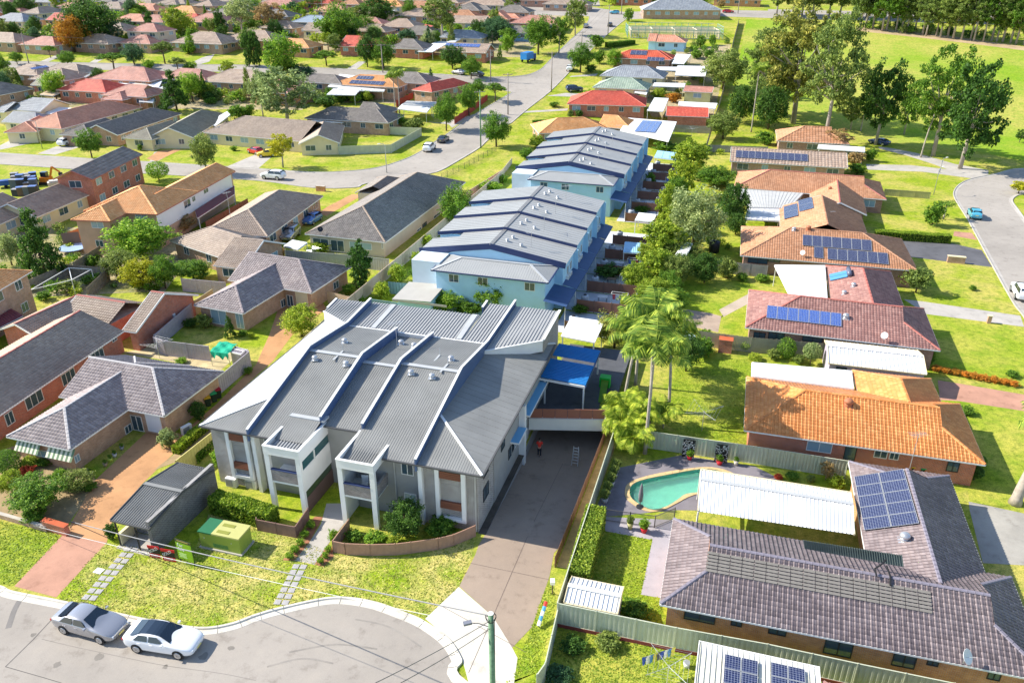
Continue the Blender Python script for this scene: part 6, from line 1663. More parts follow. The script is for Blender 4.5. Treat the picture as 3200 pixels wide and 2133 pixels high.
fence('brown screen fence in front of the clipped bright hedge',[(20,2323,1555),(31,0,85),(31,352,152),(31,470,-20)],1.05,plain('brown_screen',(.24,.145,.12),.7,.12,2),'screen',pl=1.6)
fence('yellow-green fence by the dead palm at the turning head',[(13,1060,175),(13,1480,205)],1.2,plain('olive_yellow_fence',(.42,.40,.16),.7),'steel')
for i,(x0,x1,yt,yb,wh)in enumerate(((1540,1650,880,1055,'left'),(1832,1950,930,1100,'right'))):
 a,b=p(22,x0,yb),p(22,x1,yb+15);t=thing('garden_screen','%s black-and-white patterned screen on the pool fence'%wh,'screen',tuple(a))
 d_=(b-a).normalized();n_=Vector((d_.y,-d_.x,0));m=MB();m.beam(a+n_*.1+Vector((0,0,.9)),b+n_*.1+Vector((0,0,.9)),.03,1.8);m.build('board',plain('black_screen',(.02,.02,.02),.6),t)
 m=MB()
 for j in range(90):
  q=a.lerp(b,rng.random())+n_*.118;z=rng.uniform(.08,1.72);ag=rng.uniform(0,3.14);e=(d_*math.cos(ag)+Vector((0,0,math.sin(ag))))*.07
  m.beam(q+Vector((0,0,z))-e,q+Vector((0,0,z))+e,.012,.035)
 m.build('leaf_pattern',WHITE,t)
 # ------------------------------------------------------------------ pool
m=MB();n=len(pool_out)
m.add([(q.x,q.y,0.004)for q in pool_out]+[(q.x,q.y,-1.5)for q in pool_out],[(i,(i+1)%n,(i+1)%n+n,i+n)for i in range(n)])
structure(m.build('pool_shell',plain('pool_plaster',(.20,.55,.42),.6,.08)))
structure(sheet('pool_floor',pool_out,-1.1,plain('pool_floor_plaster',(.42,.74,.60),.6,.1,1.5)))
structure(sheet('pool_ledge',[pool_out[i]for i in range(38,66)]if len(pool_out)>70 else pool_out[-32:-8],-.5,plain('sandy_ledge',(.75,.68,.45),.7,.1)))
wm_,nt,b_=_nt('pool_water',.03,.5);b_.inputs['Base Color'].default_value=(.45,.92,.78,1);b_.inputs['Transmission Weight'].default_value=.85;b_.inputs['IOR'].default_value=1.33
_bump(nt,b_,_noise(nt,3.0,4).outputs[0],.25,.04)
structure(sheet('pool_water',pool_out,-.22,wm_))
cop=[]
for i,q in enumerate(pool_out):
 t_=(pool_out[(i+1)%n]-pool_out[i-1]).normalized();cop.append(Vector((t_.y,-t_.x,0)))
cen=sum(pool_out,Vector())/n
m=MB()
COPE=plain('sandy_coping',(.62,.44,.22),.8,.15,3)
po_=structure(link('pool_edge',MB().box(pool_out[0]+Vector((0,0,-.1)),(.1,.1,.05)).mesh('pool_edge',COPE)))
for i in range(n):
 a,b=pool_out[i],pool_out[(i+1)%n];oa=(a-cen).normalized()*.34;ob=(b-cen).normalized()*.34
 m=MB();a2=a.lerp(b,.03);b2=a.lerp(b,.97)
 m.add([(v.x,v.y,z)for z in(.0,.06)for v in(a2-oa*.15,b2-ob*.15,b2+ob,a2+oa)],((4,5,6,7),(0,1,5,4),(1,2,6,5),(2,3,7,6),(3,0,4,7)))
 m.build('coping_stone',COPE,po_)
um=thing('folded_umbrella','grey folded umbrella standing at the pool edge','umbrella',tuple(p(22,1160,1520)))
m=MB();m.lathe(((.03,0),(.03,.5),(.16,.6),(.2,1.2),(.1,2.0),(.02,2.3)),10);link('canopy',m.mesh('canopy',plain('grey_canvas',(.2,.19,.2),.9,.2,6),True),um,(0,0,0))
m=MB();m.lathe(((.3,0),(.3,.08),(.05,.12)),10);link('base',m.mesh('base',DARK),um,(0,0,0))
# ------------------------------------------------------------------ solar panels
solar(RH1,'eight dark solar panels in two columns on the purple roof wing',[(23,800,1245),(23,1265,1195),(33,1350,150),(33,855,190)],5,2)
solar(RH3,'row of seven blue solar panels on the maroon roof',[(12,2323-12,1240),(13,665,1310),(13,665,1435),(12,2310,1350)],7,1,SOLARB)
solar(RH4,'upper row of seven dark panels on the brown roof',[(13,312,600),(13,938,645),(13,938,740),(13,312,700)],7,1)
solar(RH4,'lower row of six dark panels on the brown roof',[(13,538,720),(13,1088,765),(13,1088,865),(13,538,822)],6,1)
solar(RH4,'single dark panel left of the lower row on the brown roof',[(13,415,705),(13,500,712),(13,500,812),(13,415,805)],1,1)
solar(RH4,'left pair of tilted panels on the orange-lit brown wing',[(13,145,345),(13,270,312),(13,275,430),(13,145,452)],2,1)
solar(RH4,'upper right pair of tilted panels on the orange-lit brown wing',[(13,278,290),(13,405,252),(13,412,360),(13,280,388)],2,1)
solar(RH6,'long strip of dark panels on the grey-brown roof',[(2,2030,1372),(3,360,1402),(3,360,1470),(2,2030,1435)],11,1)
solar(RHa,'pair of dark panels on the vivid red roof',[(2,1070,475),(2,1230,450),(2,1230,485),(2,1070,520)],3,1)
solar(RHa,'lower row of dark panels on the vivid red roof',[(2,1225,525),(2,1380,525),(2,1380,560),(2,1225,560)],4,1)
h_=HOUSES['tan gable roof with a row of blue solar panels'];solar(h_,'row of ten blue solar panels on the tan gable roof',[(1,1720,398),(1,2035,402),(1,2035,432),(1,1720,425)],10,1,SOLARB)
h_=HOUSES['orange-brown roof nearly covered by dark solar panels, behind the palms'];solar(h_,'upper dark panels on the solar-covered roof',[(1,930,695),(1,1070,695),(1,1060,725),(1,900,725)],5,1);solar(h_,'lower dark panels on the solar-covered roof',[(1,860,735),(1,1170,740),(1,1170,770),(1,840,770)],8,1)
h_=HOUSES['dark brown roof at the left edge crowded with solar panels'];solar(h_,'dark panels on the roof at the left edge',[(0,280,620),(0,430,595),(0,430,615),(0,280,640)],6,1,SOLARB)
solar(an,'left of the two dark panels on the cream annex roof',[(32,1920,1328),(32,2225,1375),(32,2235,1640),(32,1915,1600)],2,2)
solar(an,'right of the two dark panels on the cream annex roof',[(33,20,1405),(33,335,1450),(33,340,1700),(33,20,1660)],2,2)
fz_=3.02
q1,q2,q3=p(2,1110,1192,fz_),p(2,1270,1245,fz_),p(2,1165,1092,fz_)
solar_at('four long blue panels on the white patio roof by the terraces',q1,UD,VD,Vector((0,0,1)),(q2-q1).dot(UD),(q3-q1).dot(VD),4,1,SOLARB)
hit=roof_hit(RH3,13,640,970)
if hit:
 _,q,o,sd,td,nd=hit;t=thing('solar_water_heater','roof tank and two blue collectors on the maroon roof','water heater',tuple(q));M_=Matrix((sd,td,nd)).transposed().to_4x4()
 for k in(0,1):
  m=MB();m.box((.55-1.1*k,0,.14),(1.0,2.0,.08));c=link('collector',m.mesh('collector',plain('blue_collector',(.10,.30,.55),.15,.05)),t,(0,0,0));c.rotation_euler=M_.to_euler()
 m=MB();m.tube([(-1.1,1.3,.35),(1.1,1.3,.35)],.28,14);c=link('tank',m.mesh('tank',plain('dark_tank',(.12,.14,.2),.3),True),t,(0,0,0));c.rotation_euler=M_.to_euler()
t=None
hit=roof_hit(RH1,33,700,700)
if hit:
 _,q,o,sd,td,nd=hit;t=thing('pool_heating_strips','grey pool heating mats in six long strips on the purple roof','pool heater',tuple(q))
 pts=[on_plane(o,nd,*v)for v in((32,1780,330),(33,1480,780),(33,1480,940),(32,1770,560))]
 s0=min((v-o).dot(sd)for v in pts);s1=max((v-o).dot(sd)for v in pts);T_=sorted((v-o).dot(td)for v in pts);t0,t1=(T_[0]+T_[1])/2,(T_[2]+T_[3])/2
 RUB=plain('grey_rubber',(.20,.185,.165),.85,.12,2)
 for k in range(6):
  ta=t0+(t1-t0)*k/6
  for j in range(18):
   sa=s0+(s1-s0)*j/18;sb=sa+(s1-s0)/18-.04
   m=MB();a=o+sd*sa+td*ta+nd*.11;b=o+sd*sb+td*ta+nd*.11;u_=td*((t1-t0)/6-.07)
   m.add([a,b,b+u_,a+u_,a-nd*.05,b-nd*.05,b+u_-nd*.05,a+u_-nd*.05],((0,1,2,3),(0,4,5,1),(1,5,6,2),(3,2,6,7),(0,3,7,4)));m.build('mat',RUB,t)
 t2=thing('solar_hot_water_panel','long dark ribbed heating panel propped on the purple roof ridge','roof heater',tuple(q))
 a,b,c,d_=p(33,335,350,4.6),p(33,1225,515,4.6),p(33,1210,410,5.3),p(33,325,275,5.3)
 m=MB();m.poly([a,b,c,d_]);
 for i in range(41):m.beam(a.lerp(b,i/40)+Vector((0,0,.03)),d_.lerp(c,i/40)+Vector((0,0,.03)),.05,.06)
 m.build('panel',plain('dark_green_grey',(.10,.13,.125),.5,.1),t2)
 m=MB();m.tube([p(33,1070,450,5.0),p(33,1030,490,4.9),p(33,970,530,4.7),p(33,985,600,4.4)],.06,6);m.tube([p(33,1075,500,4.8),p(33,1110,600,4.4),p(33,1110,680,4.2)],.06,6);m.build('pipe',BLACKP,t2)
 for i,(x,y)in enumerate(((125,185),(595,280))):
  hs=roof_hit(RH1,33,x,y)
  if hs:
   t3=thing('skylight','%s square skylight on the rear slope of the purple roof'%('left','right')[i],'skylight',tuple(hs[1]));M_=Matrix((hs[3],hs[4],hs[5])).transposed().to_4x4()
   m=MB();m.box((0,0,.1),(.9,.9,.16));c=link('frame',m.mesh('frame',WHITE),t3,(0,0,0));c.rotation_euler=M_.to_euler()
   m=MB();m.lathe(((.36,.17),(.3,.26),(.05,.3)),12);c=link('dome',m.mesh('dome',plain('sky_dome',(.35,.6,.8),.1),True),t3,(0,0,0));c.rotation_euler=M_.to_euler()
whirly(RH1,'low grey ventilator below the solar panels on the purple roof',33,1235,270,1.3)
whirly(RH2,'terracotta chimney-like ventilator on the orange roof',23,725,600,1.5,plain('terracotta_vent',(.42,.16,.08),.6))
for i,(rc_,x,y,h_,s_,lb)in enumerate(((13,775,1060,RH3,1.1,'dark ventilator with cap on the maroon roof'),(13,690,1130,RH3,1.1,'white dome ventilator on the maroon roof'),(13,705,1345,RH3,1.2,'white dome beside the blue panels on the maroon roof'),(13,235,550,RH4,1.0,'white ventilator left on the brown roof'),(13,365,545,RH4,1.3,'red-brown ventilator on the brown roof'),(13,560,180,RH5,1.1,'brown ventilator on the gabled brown roof'))):
 whirly(h_,lb,rc_,x,y,s_,plain('terracotta_vent',(.42,.16,.08))if 'brown ventilator' in lb else None)
dish('big white satellite dish on the purple roof eave',p(33,1770,1390,2.75),R(40),.45)
dish('satellite dish on the maroon roof edge',p(23,1050,10,2.8),R(-50),.36)
dish('dark satellite dish on the pyramid-roofed house',p(11,585,575,2.8),R(30),.4,DARK)
dish('satellite dish at the gutter of the brown solar roof',p(13,310,790,2.8),R(-40),.33)
antenna('thin aerial in front of the orange roof',p(23,1285,1170,2.5),3.2,.2)
antenna('tall aerial on the long charcoal roof of the skylight house',p(10,2095,450,3.5),4.0,.9)
antenna('aerial on the maroon roof beside the antenna dome',p(13,560,440,3.5),1.0,.1)
# ------------------------------------------------------------------ cars
def paint(name,c,metal=.3):
 if name in MATS:return MATS[name]
 m_,nt_,b=_nt(name,.25,.5,metal);b.inputs['Base Color'].default_value=(*c,1);b.inputs['Coat Weight'].default_value=.6;b.inputs['Coat Roughness'].default_value=.05
 MATS[name]=m_;return m_
TYRE=plain('tyre_rubber',(.015,.015,.016),.85,.1);RIM=plain('alloy_rim',(.5,.51,.53),.25,.05,2,.6,.8)
LAMP=plain('clear_lamp',(.7,.74,.78),.1,.02);TAIL=plain('tail_lamp',(.45,.01,.01),.2,.02)
CARTYPES={'sedan':dict(L=4.80,wb=2.80,fx=.95,r=.33,st=[(0,.55,.58,.40,.60,None),(.08,.74,.76,.27,.70,None),(.40,.86,.88,.20,.82,None),(.90,.90,.91,.19,.92,None),(1.32,.91,.91,.19,.99,None),(2.12,.92,.90,.19,1.0,(.62,1.38)),(2.55,.92,.90,.19,1.01,(.66,1.45)),(3.10,.92,.90,.19,1.02,(.66,1.445)),(3.62,.91,.90,.19,1.03,(.62,1.35)),(4.32,.88,.87,.22,1.04,None),(4.62,.82,.82,.27,1.02,None),(4.80,.66,.70,.40,.90,None)]),'hatch':dict(L=4.1,wb=2.5,fx=.82,r=.31,st=[(0,.58,.62,.40,.66,None),(.12,.76,.78,.25,.82,None),(.5,.83,.85,.2,.95,None),(.95,.86,.86,.2,1.02,None),(1.15,.86,.86,.2,1.05,None),(1.75,.87,.85,.2,1.05,(.62,1.44)),(2.2,.87,.85,.2,1.06,(.63,1.52)),(3.0,.87,.85,.2,1.08,(.62,1.51)),(3.6,.86,.84,.22,1.10,(.58,1.44)),(3.9,.83,.82,.28,1.10,None),(4.1,.74,.76,.42,.95,None)]),'suv':dict(L=4.75,wb=2.8,fx=.92,r=.39,st=[(0,.66,.68,.5,.85,None),(.1,.84,.86,.36,1.0,None),(.5,.91,.92,.3,1.12,None),(1.1,.93,.93,.3,1.16,None),(1.35,.93,.93,.3,1.18,None),(1.95,.94,.92,.3,1.18,(.72,1.72)),(2.5,.94,.92,.3,1.18,(.74,1.80)),(3.6,.94,.92,.3,1.19,(.73,1.79)),(4.4,.92,.90,.34,1.2,(.70,1.72)),(4.65,.9,.88,.4,1.18,None),(4.75,.82,.84,.5,1.0,None)]),}
def car(label,pos,heading,kind='sedan',c=None,sunroof=False,group='cars parked along the streets',plate=True,detail=True):
 K=CARTYPES[kind];cm=c
 t=thing('car',label,'car',(pos[0],pos[1],TZ(pos[1])+.022),group);t.rotation_euler=(0,0,heading)
 L_=K['L'];X=lambda x:L_/2-x
 bm=bmesh.new();rows=[]
 for s in K['st']:
  x,ws,wb_,zs,zb,rf=s
  mid=(zs+zb)/2+.02
  ring=[(0,zs),(ws*.9,zs),(ws,zs+.12),(max(ws,wb_)*1.0+.012,mid),(wb_,zb-.03),(wb_*.9,zb+.012)]
  if rf:ring+=[(rf[0]+.07,rf[1]-.10),(rf[0],rf[1]-.03),(0,rf[1])]
  else:ring+=[(wb_*.62,zb+.035),(wb_*.35,zb+.045),(0,zb+.05)]
  rows.append([bm.verts.new((X(x),y,z))for y,z in ring])
 for a,b in zip(rows[:-1],rows[1:]):
  for i in range(8):bm.faces.new((a[i],b[i],b[i+1],a[i+1]))
 bm.faces.new(rows[0]);bm.faces.new(list(reversed(rows[-1])))
 me=bpy.data.meshes.new('body');bmesh.ops.mirror(bm,geom=bm.verts[:]+bm.edges[:]+bm.faces[:],axis='Y',merge_dist=.001)
 bmesh.ops.recalc_face_normals(bm,faces=bm.faces);bm.to_mesh(me);bm.free();me.materials.append(cm)
 me.polygons.foreach_set('use_smooth',[True]*len(me.polygons))
 bo=link('body',me,t,(0,0,0));sb=bo.modifiers.new('round','SUBSURF');sb.levels=1;sb.render_levels=2
 st=K['st'];cab=[i for i,s in enumerate(st)if s[5]]
 i0,i1=cab[0],cab[-1]
 def glass(name,quads,off=.015):
  m=MB()
  for q in quads:
   q=[Vector(v)for v in q];nn=(q[1]-q[0]).cross(q[3]-q[0]).normalized()if(q[1]-q[0]).length>1e-6 else(q[2]-q[1]).cross(q[3]-q[1]).normalized()
   m.poly([v+nn*off for v in q])
  link(name,m.mesh(name,CARGLASS),t,(0,0,0))
 sA,sB=st[i0-1],st[i0];rB=sB[5]
 ff=.13
 bl,br=(X(sA[0]+.13),-sA[2]*.80,sA[4]+.06),(X(sA[0]+.13),sA[2]*.80,sA[4]+.06)
 tl,tr=(X(sB[0]+.06),-rB[0]*.95,rB[1]+.0),(X(sB[0]+.06),rB[0]*.95,rB[1]+.0)
 glass('windscreen',[(bl,br,tr,tl)],.035)
 sA,sB=st[i1+1],st[i1];rB=sB[5]
 bl,br=(X(sA[0]-.10),sA[2]*.78,sA[4]+.07),(X(sA[0]-.10),-sA[2]*.78,sA[4]+.07)
 tl,tr=(X(sB[0]-.05),rB[0]*.93,rB[1]+.0),(X(sB[0]-.05),-rB[0]*.93,rB[1]+.0)
 glass('rear_window',[(bl,br,tr,tl)],.03)
 for sg in(-1,1):
  xa,xb=st[i0][0]-.25,st[i1][0]+.28;xm=(xa+xb)/2
  zb_=st[i0][4];rw=st[i0+1][5];wb2=st[i0+1][2]
  def sp(x,f,zt):return(X(x),sg*((wb2*.985)*(1-f)+(rw[0]+.055)*f),(zb_+.035)*(1-f)+zt*f)
  zt=rw[1]-.09
  for(x0,x1,t0,t1)in((xa,xm-.05,xa+.42,xm-.05),(xm+.05,xb,xm+.05,xb-.38)):
   q=[sp(x0,0,zt),sp(x1,0,zt),sp(t1,1,zt),sp(t0,1,zt)]
   glass('side_window',[q if sg<0 else[q[1],q[0],q[3],q[2]]],.012)
 if sunroof:
  m=MB();xs_=[st[i0][0]-.02,st[i0][0]+.3,st[i0+1][0]+.1,st[i1-1][0],st[i1][0]+.02];zs_=[rr[1]for rr in(st[i0][5],(0,st[i0+1][5][1]-.012),st[i0+1][5],st[i1-1][5],st[i1][5])]
  for k in range(4):m.quad((X(xs_[k]),-.56,zs_[k]+.004),(X(xs_[k]),.56,zs_[k]+.004),(X(xs_[k+1]),.56,zs_[k+1]+.004),(X(xs_[k+1]),-.56,zs_[k+1]+.004))
  link('glass_roof',m.mesh('glass_roof',CARGLASS),t,(0,0,0))
 r_=K['r'];xf,xr=K['fx'],K['fx']+K['wb']
 for x in(xf,xr):
  for sg in(-1,1):
   wy=st[4][1]-.10
   tm=MB();tm.lathe(((r_*.62,-.11),(r_*.93,-.11),(r_,-.06),(r_,.06),(r_*.93,.11),(r_*.62,.11)),18)
   w_o=link('wheel',tm.mesh('wheel',TYRE,True),t,(X(x),sg*(wy+.03),r_));w_o.rotation_euler=(R(90)*(-sg),0,0)
   rm_=MB();rm_.lathe(((r_*.66,.02),(r_*.72,.11),(r_*.66,.125)),16)
   for k in range(5):
    a=k*2*math.pi/5;rm_.beam((0,0,.118),(math.cos(a)*r_*.66,math.sin(a)*r_*.66,.118),.09,.03)
   rm_.lathe(((r_*.15,.09),(r_*.14,.125),(.01,.13)),8);link('rim',rm_.mesh('rim',RIM),w_o,(0,0,0))
   am=MB();am.lathe(((r_*1.14,-.02),(r_*1.14,.075)),18);a_o=link('wheel_arch',am.mesh('wheel_arch',BLACKP),t,(X(x),sg*(wy+.04),r_+.02));a_o.rotation_euler=(R(90)*(-sg),0,0)
 for sg in(-1,1):
  m=MB();m.box((X(.20),sg*st[1][2]*.74,st[1][4]-.10),(.28,.36,.13),sg*-.35);link('headlight',m.mesh('headlight',LAMP),t,(0,0,0))
  m=MB();m.box((X(L_-.13),sg*st[-2][2]*.80,st[-2][4]-.17),(.1,.3,.12),sg*.3);link('tail_light',m.mesh('tail_light',TAIL),t,(0,0,0))
  m=MB();m.box((X(st[i0][0]-.28),sg*(st[i0][2]+.09),st[i0][4]+.06),(.12,.2,.12));link('mirror',m.mesh('mirror',cm),t,(0,0,0))
  if detail:
   m=MB()
   for xx in(st[i0][0]+.55,st[i1][0]-.1):m.box((X(xx),sg*(st[i0][2]+.018),st[i0][4]-.16),(.2,.03,.035))
   link('door_handle',m.mesh('door_handle',cm),t,(0,0,0))
 m=MB();m.box((X(.06),0,st[0][4]-.02),(.08,.9,.12));m.box((X(.1),0,st[0][3]+.0),(.06,1.2,.1));link('grille',m.mesh('grille',BLACKP),t,(0,0,0))
 m=MB();m.box((X(.012),0,st[0][4]-.16),(.05,.42,.11));m.box((X(L_-.012),0,st[-1][4]-.16),(.05,.42,.11));link('number_plate',m.mesh('number_plate',plain('plate_yellow',(.7,.62,.2),.5)),t,(0,0,0))
 return t
def car_w(label,rear,front,kind,c,side=-1,**k):
 """placed by the ground contact of the two wheels that show (side -1: right-hand wheels)"""
 a,b=p(*rear),p(*front);d_=(b-a).normalized();n_=Vector((-d_.y,d_.x,0))*(.80 if side<0 else-.80)
 K=CARTYPES[kind];mid=(a+b)/2+n_;off=(K['L']/2-K['fx']-K['wb']/2)
 return car(label,mid-d_*off,math.atan2(d_.y,d_.x),kind,c,**k)
def car_p(label,rc,x,y,to,kind,c,**k):
 a,b=p(rc,x,y),p(*to);d_=b-a;return car(label,a,math.atan2(d_.y,d_.x),kind,c,**k)
SILV=paint('silver_paint',(.42,.42,.44),.6);WHT=paint('white_car_paint',(.82,.83,.84),0);BLU=paint('blue_car_paint',(.10,.45,.62),.2);RDP=paint('red_car_paint',(.55,.02,.03),.1);DKB=paint('dark_blue_car_paint',(.03,.06,.14),.3);YEL=paint('yellow_car_paint',(.80,.58,.02),.1);GRY=paint('dark_grey_car_paint',(.08,.085,.10),.4)
car_w('silver sedan parked at the kerb behind the white sedan',(30,607,1118),(30,915,1203),'sedan',SILV)
car_w('white sedan with black glass roof parked at the front kerb',(30,1258,1284),(30,1630,1344),'sedan',WHT,sunroof=True)
car_p('light blue hatchback on the right-hand street',13,1868,430,(13,1790,290),'hatch',BLU)
car_p('white utility at the right edge of the right-hand street',13,2290,1150,(13,2200,990),'suv',WHT)
car_p('white wagon in the drive of the orange-roofed villa',0,620,1315,(0,720,1285),'suv',WHT)
car_p('red hatchback beside the cream corner house',0,2320,1395,(0,2240,1375),'hatch',RDP)
car_p('yellow hatchback behind the red one by the corner house',1,100,1420,(1,30,1425),'hatch',YEL)
car_p('white four-wheel drive with spare wheel on the curved street',1,1575,1365,(1,1640,1310),'suv',WHT)
car_p('dark grey sedan ahead of the white four-wheel drive',1,1700,1285,(1,1760,1240),'sedan',GRY)
car_p('small white van standing on the long street',2,528,640,(2,550,600),'suv',WHT)
car_p('dark blue wagon parked on the lawn beside the long street',2,565,830,(2,640,825),'suv',DKB)
car_p('silver sedan on the cross street below the tan gable',1,1840,675,(1,1770,660),'sedan',SILV)
car_p('dark sedan beside the silver one on the cross street',1,2005,692,(1,1950,680),'sedan',GRY)
car_p('blue hatchback at the top of the long street',2,930,128,(2,870,126),'hatch',BLU)
car_p('red sedan at the top street beside the grey hip roof',2,1960,118,(2,2020,120),'sedan',RDP)
car_p('dark car in tree shade on the upper long street',2,890,240,(2,905,215),'hatch',GRY)
car_p('pale car in tree shade left of the upper long street',2,672,250,(2,690,220),'sedan',SILV)
car_p('dark blue sedan under the gums beside the field',3,1005,1310,(3,900,1290),'sedan',DKB)
car_p('blue hatchback between the brick house and pyramid roof',11,515,480,(11,450,520),'hatch',paint('mid_blue_car_paint',(.08,.2,.5),.2))
car_p('silver wagon in the narrow drive by the brick house',11,320,620,(11,260,680),'suv',SILV)
car_p('white pickup beside the middle street',11,160,85,(11,100,80),'suv',WHT)
car_p('silver hatchback under the grey carport in the far block',0,1975,470,(0,2040,470),'hatch',DKB)
car_p('silver car parked on the far lawn near the top edge',0,1740,52,(0,1690,50),'hatch',SILV)
car_p('dark car at the far driveway below the giant tree',0,1260,115,(0,1310,118),'hatch',DKB)
car_p('white car on the drive at the top street',2,1205,50,(2,1230,30),'hatch',WHT)
# ------------------------------------------------------------------ poles, lamps and wires
POLEW=plain('grey_pole_timber',(.34,.29,.25),.85,.2,4);POLEG=plain('green_treated_pole',(.16,.27,.16),.8,.25,5)
def height_of(b,rc,xt,yt):
 ys=R0[rc//10]+yt/2.904
 lo,hi=b.z+.5,b.z+25
 for _ in range(40):
  z=(lo+hi)/2;zc=b.y*math.cos(TH)-(z-CAM_H)*math.sin(TH);yy=CY-FOC*(b.y*math.sin(TH)+(z-CAM_H)*math.cos(TH))/zc
  if yy>ys:lo=z
  else:hi=z
 return lo
def pole(label,rc,xb,yb,yt,mat=None,arms=1,r_=.14,rz=None,h=None,base=None):
 b=base or p(rc,xb,yb);h=h or height_of(b,rc,xb,yt)-b.z
 t=thing('utility_pole',label,'utility pole',tuple(b),'utility poles')
 m=MB();m.tube([(0,0,0),(0,0,h)],[r_*1.15,r_*.8],10);link('shaft',m.mesh('shaft',mat or POLEW,True),t,(0,0,0))
 rz=ANG if rz is None else rz
 for k in range(arms):
  m=MB();z=h-.35-.9*k;c,s=math.cos(rz),math.sin(rz);m.beam((-1.2*c,-1.2*s,z),(1.2*c,1.2*s,z),.1,.12);link('crossarm',m.mesh('crossarm',POLEW),t,(0,0,0))
  m=MB()
  for q in(-1.1,-.5,.5,1.1):m.lathe(((.05,.06),(.06,.12),(.03,.22)),6,(q*c,q*s,z))
  link('insulators',m.mesh('insulators',plain('insulator',(.35,.2,.15),.3)),t,(0,0,0))
 return b,h
def wire(label,a,b,sag=.6,r_=.018,mat=None,group='overhead wires'):
 a,b=Vector(a),Vector(b);m=MB()
 m.tube([a.lerp(b,i/14)-Vector((0,0,4*sag*(i/14)*(1-i/14)))for i in range(15)],r_,5)
 o=m.build('overhead_wire',mat or plain('cable_grey',(.12,.12,.12),.7,.05));return tag(o,label,'wire',group)
fb=Vector((p(31,2130,935).x*.66,28.6,0));
fd=ray(31,2130,940);tq=CAMP+fd*(28.6/fd.y);fb=Vector((tq.x,28.6,0));fh=tq.z
t=thing('utility_pole','mossy green timber pole in the bottom foreground beside the driveway crossing','utility pole',tuple(fb),'utility poles')
m=MB();m.tube([(.1,-.1,0),(0,0,fh)],[.17,.135],12);link('shaft',m.mesh('shaft',POLEG,True),t,(0,0,0))
m=MB();m.lathe(((.14,0),(.14,.04),(.02,.05)),12,(0,0,fh));link('cap',m.mesh('cap',WHITE),t,(0,0,0))
m=MB()
for k in range(2):m.tube([(.26*math.cos(a*.5),.26*math.sin(a*.5),fh-.25+.12*math.sin(a*1.1+k))for a in range(14)],.018,5)
link('cable_loop',m.mesh('cable_loop',BLACKP),t,(0,0,0))
m=MB();m.tube([(.15,-.05,1),(.17,-.05,fh-.3)],.025,6);link('conduit',m.mesh('conduit',BLACKP),t,(0,0,0))
m=MB();m.tube([(0,0,fh-.9),(-.6,.1,fh-.72),(-1.0,.2,fh-.8)],.02,6);link('lamp_arm',m.mesh('lamp_arm',DARK),t,(0,0,0))
m=MB();m.box((-1.15,.22,fh-.82),(.42,.22,.12),.3);link('lamp_head',m.mesh('lamp_head',plain('lamp_grey',(.2,.21,.25),.4)),t,(0,0,0))
ptop=fb+Vector((0,0,fh-.12))
def far_on(rc,x,y,Y):d_=ray(rc,x,y);return CAMP+d_*(Y/d_.y)
wire('thick twisted cable crossing the front lawn to the foreground pole',ptop,far_on(30,250,0,52),.35,.035,plain('twisted_cable',(.25,.25,.26),.6))
wire('lower pale wire crossing the front lawn',ptop-Vector((0,0,.8)),far_on(30,0,62,50),.3,.016,plain('pale_wire',(.6,.6,.6),.5))
for k,(x,y)in enumerate(((1080,1568),(1310,1568))):
 wire('%s dark wire running from the foreground pole over the road'%('upper','lower')[k],ptop-Vector((0,0,.3+.5*k)),far_on(31,x,y,21),.1,.016)
P_={}
for key,a in dict(g=('tall green pole on the bend of the curved street',1,2040,1345,820,POLEG),h=('grey pole behind the tall green pole on the long street',1,2287,1040,665),i=('grey pole at the corner of cross street and long street',2,357,835,470),j=('grey pole on the cross street below the crimson roof',1,1152,660,400),k=('grey pole by the cars on the cross street',1,2130,740,450),l=('pole among the lawns left of the tall tree clump',0,1300,550,350),m=('leaning pole near the left edge on the cross street',0,262,575,300),n=('pole in tree shade on the upper long street',2,632,420,285),o=('tall pole near the top of the long street',2,870,322,45),q=('pole beside the red car at the top street',2,2050,125,-60),r=('pole at the top edge left of the big green tree',1,602,112,-60),s=('pole at the top edge beside the blue house',2,992,130,-40)).items():P_[key]=pole(*a)
def tops(k,o=0):b,h=P_[k];return b+Vector((o,0,h-.15))
for a,b,n_ in(('g','h','between the green pole and the next grey pole'),('h','i','over the long street junction'),('i','n','along the upper long street'),('n','o','at the top of the long street'),('l','j','along the cross street past the tall trees'),('j','k','along the cross street to the cars'),('k','i','from the cross street to the long street'),('m','l','along the cross street at the left')):
 for s,w_n in((-.9,'left'),(.9,'right')):wire('%s wire %s'%(w_n,n_),tops(a,s),tops(b,s),.5,.02)
def lamp(label,rc,xb,yb,yt,dx=.8,dy=.6):
 b=p(rc,xb,yb);h=height_of(b,rc,xb,yt)-b.z;t=thing('street_lamp',label,'street lamp',tuple(b),'street lamps')
 m=MB();m.tube([(0,0,0),(0,0,h-.5),(dx*.3,dy*.3,h-.1),(dx,dy,h)],[.09,.06,.05,.04],8);link('column',m.mesh('column',STEEL,True),t,(0,0,0))
 m=MB();m.box((dx*1.15,dy*1.15,h),(.55,.2,.1),math.atan2(dy,dx));link('lamp_head',m.mesh('lamp_head',WHITE),t,(0,0,0))
lamp('grey street lamp on the inside of the bend by the white-cream fence',1,1187,1568,1300,-.9,-.5)
lamp('slim street lamp before the orange-roofed villa',0,385,1350,1090,-.9,-.4)
lamp('street lamp beside the yellow-green fence at the turning head',13,1502,228,-20,.7,.5)
lamp('street lamp at the path into the reserve',3,1558,1568,1435,.9,.5)
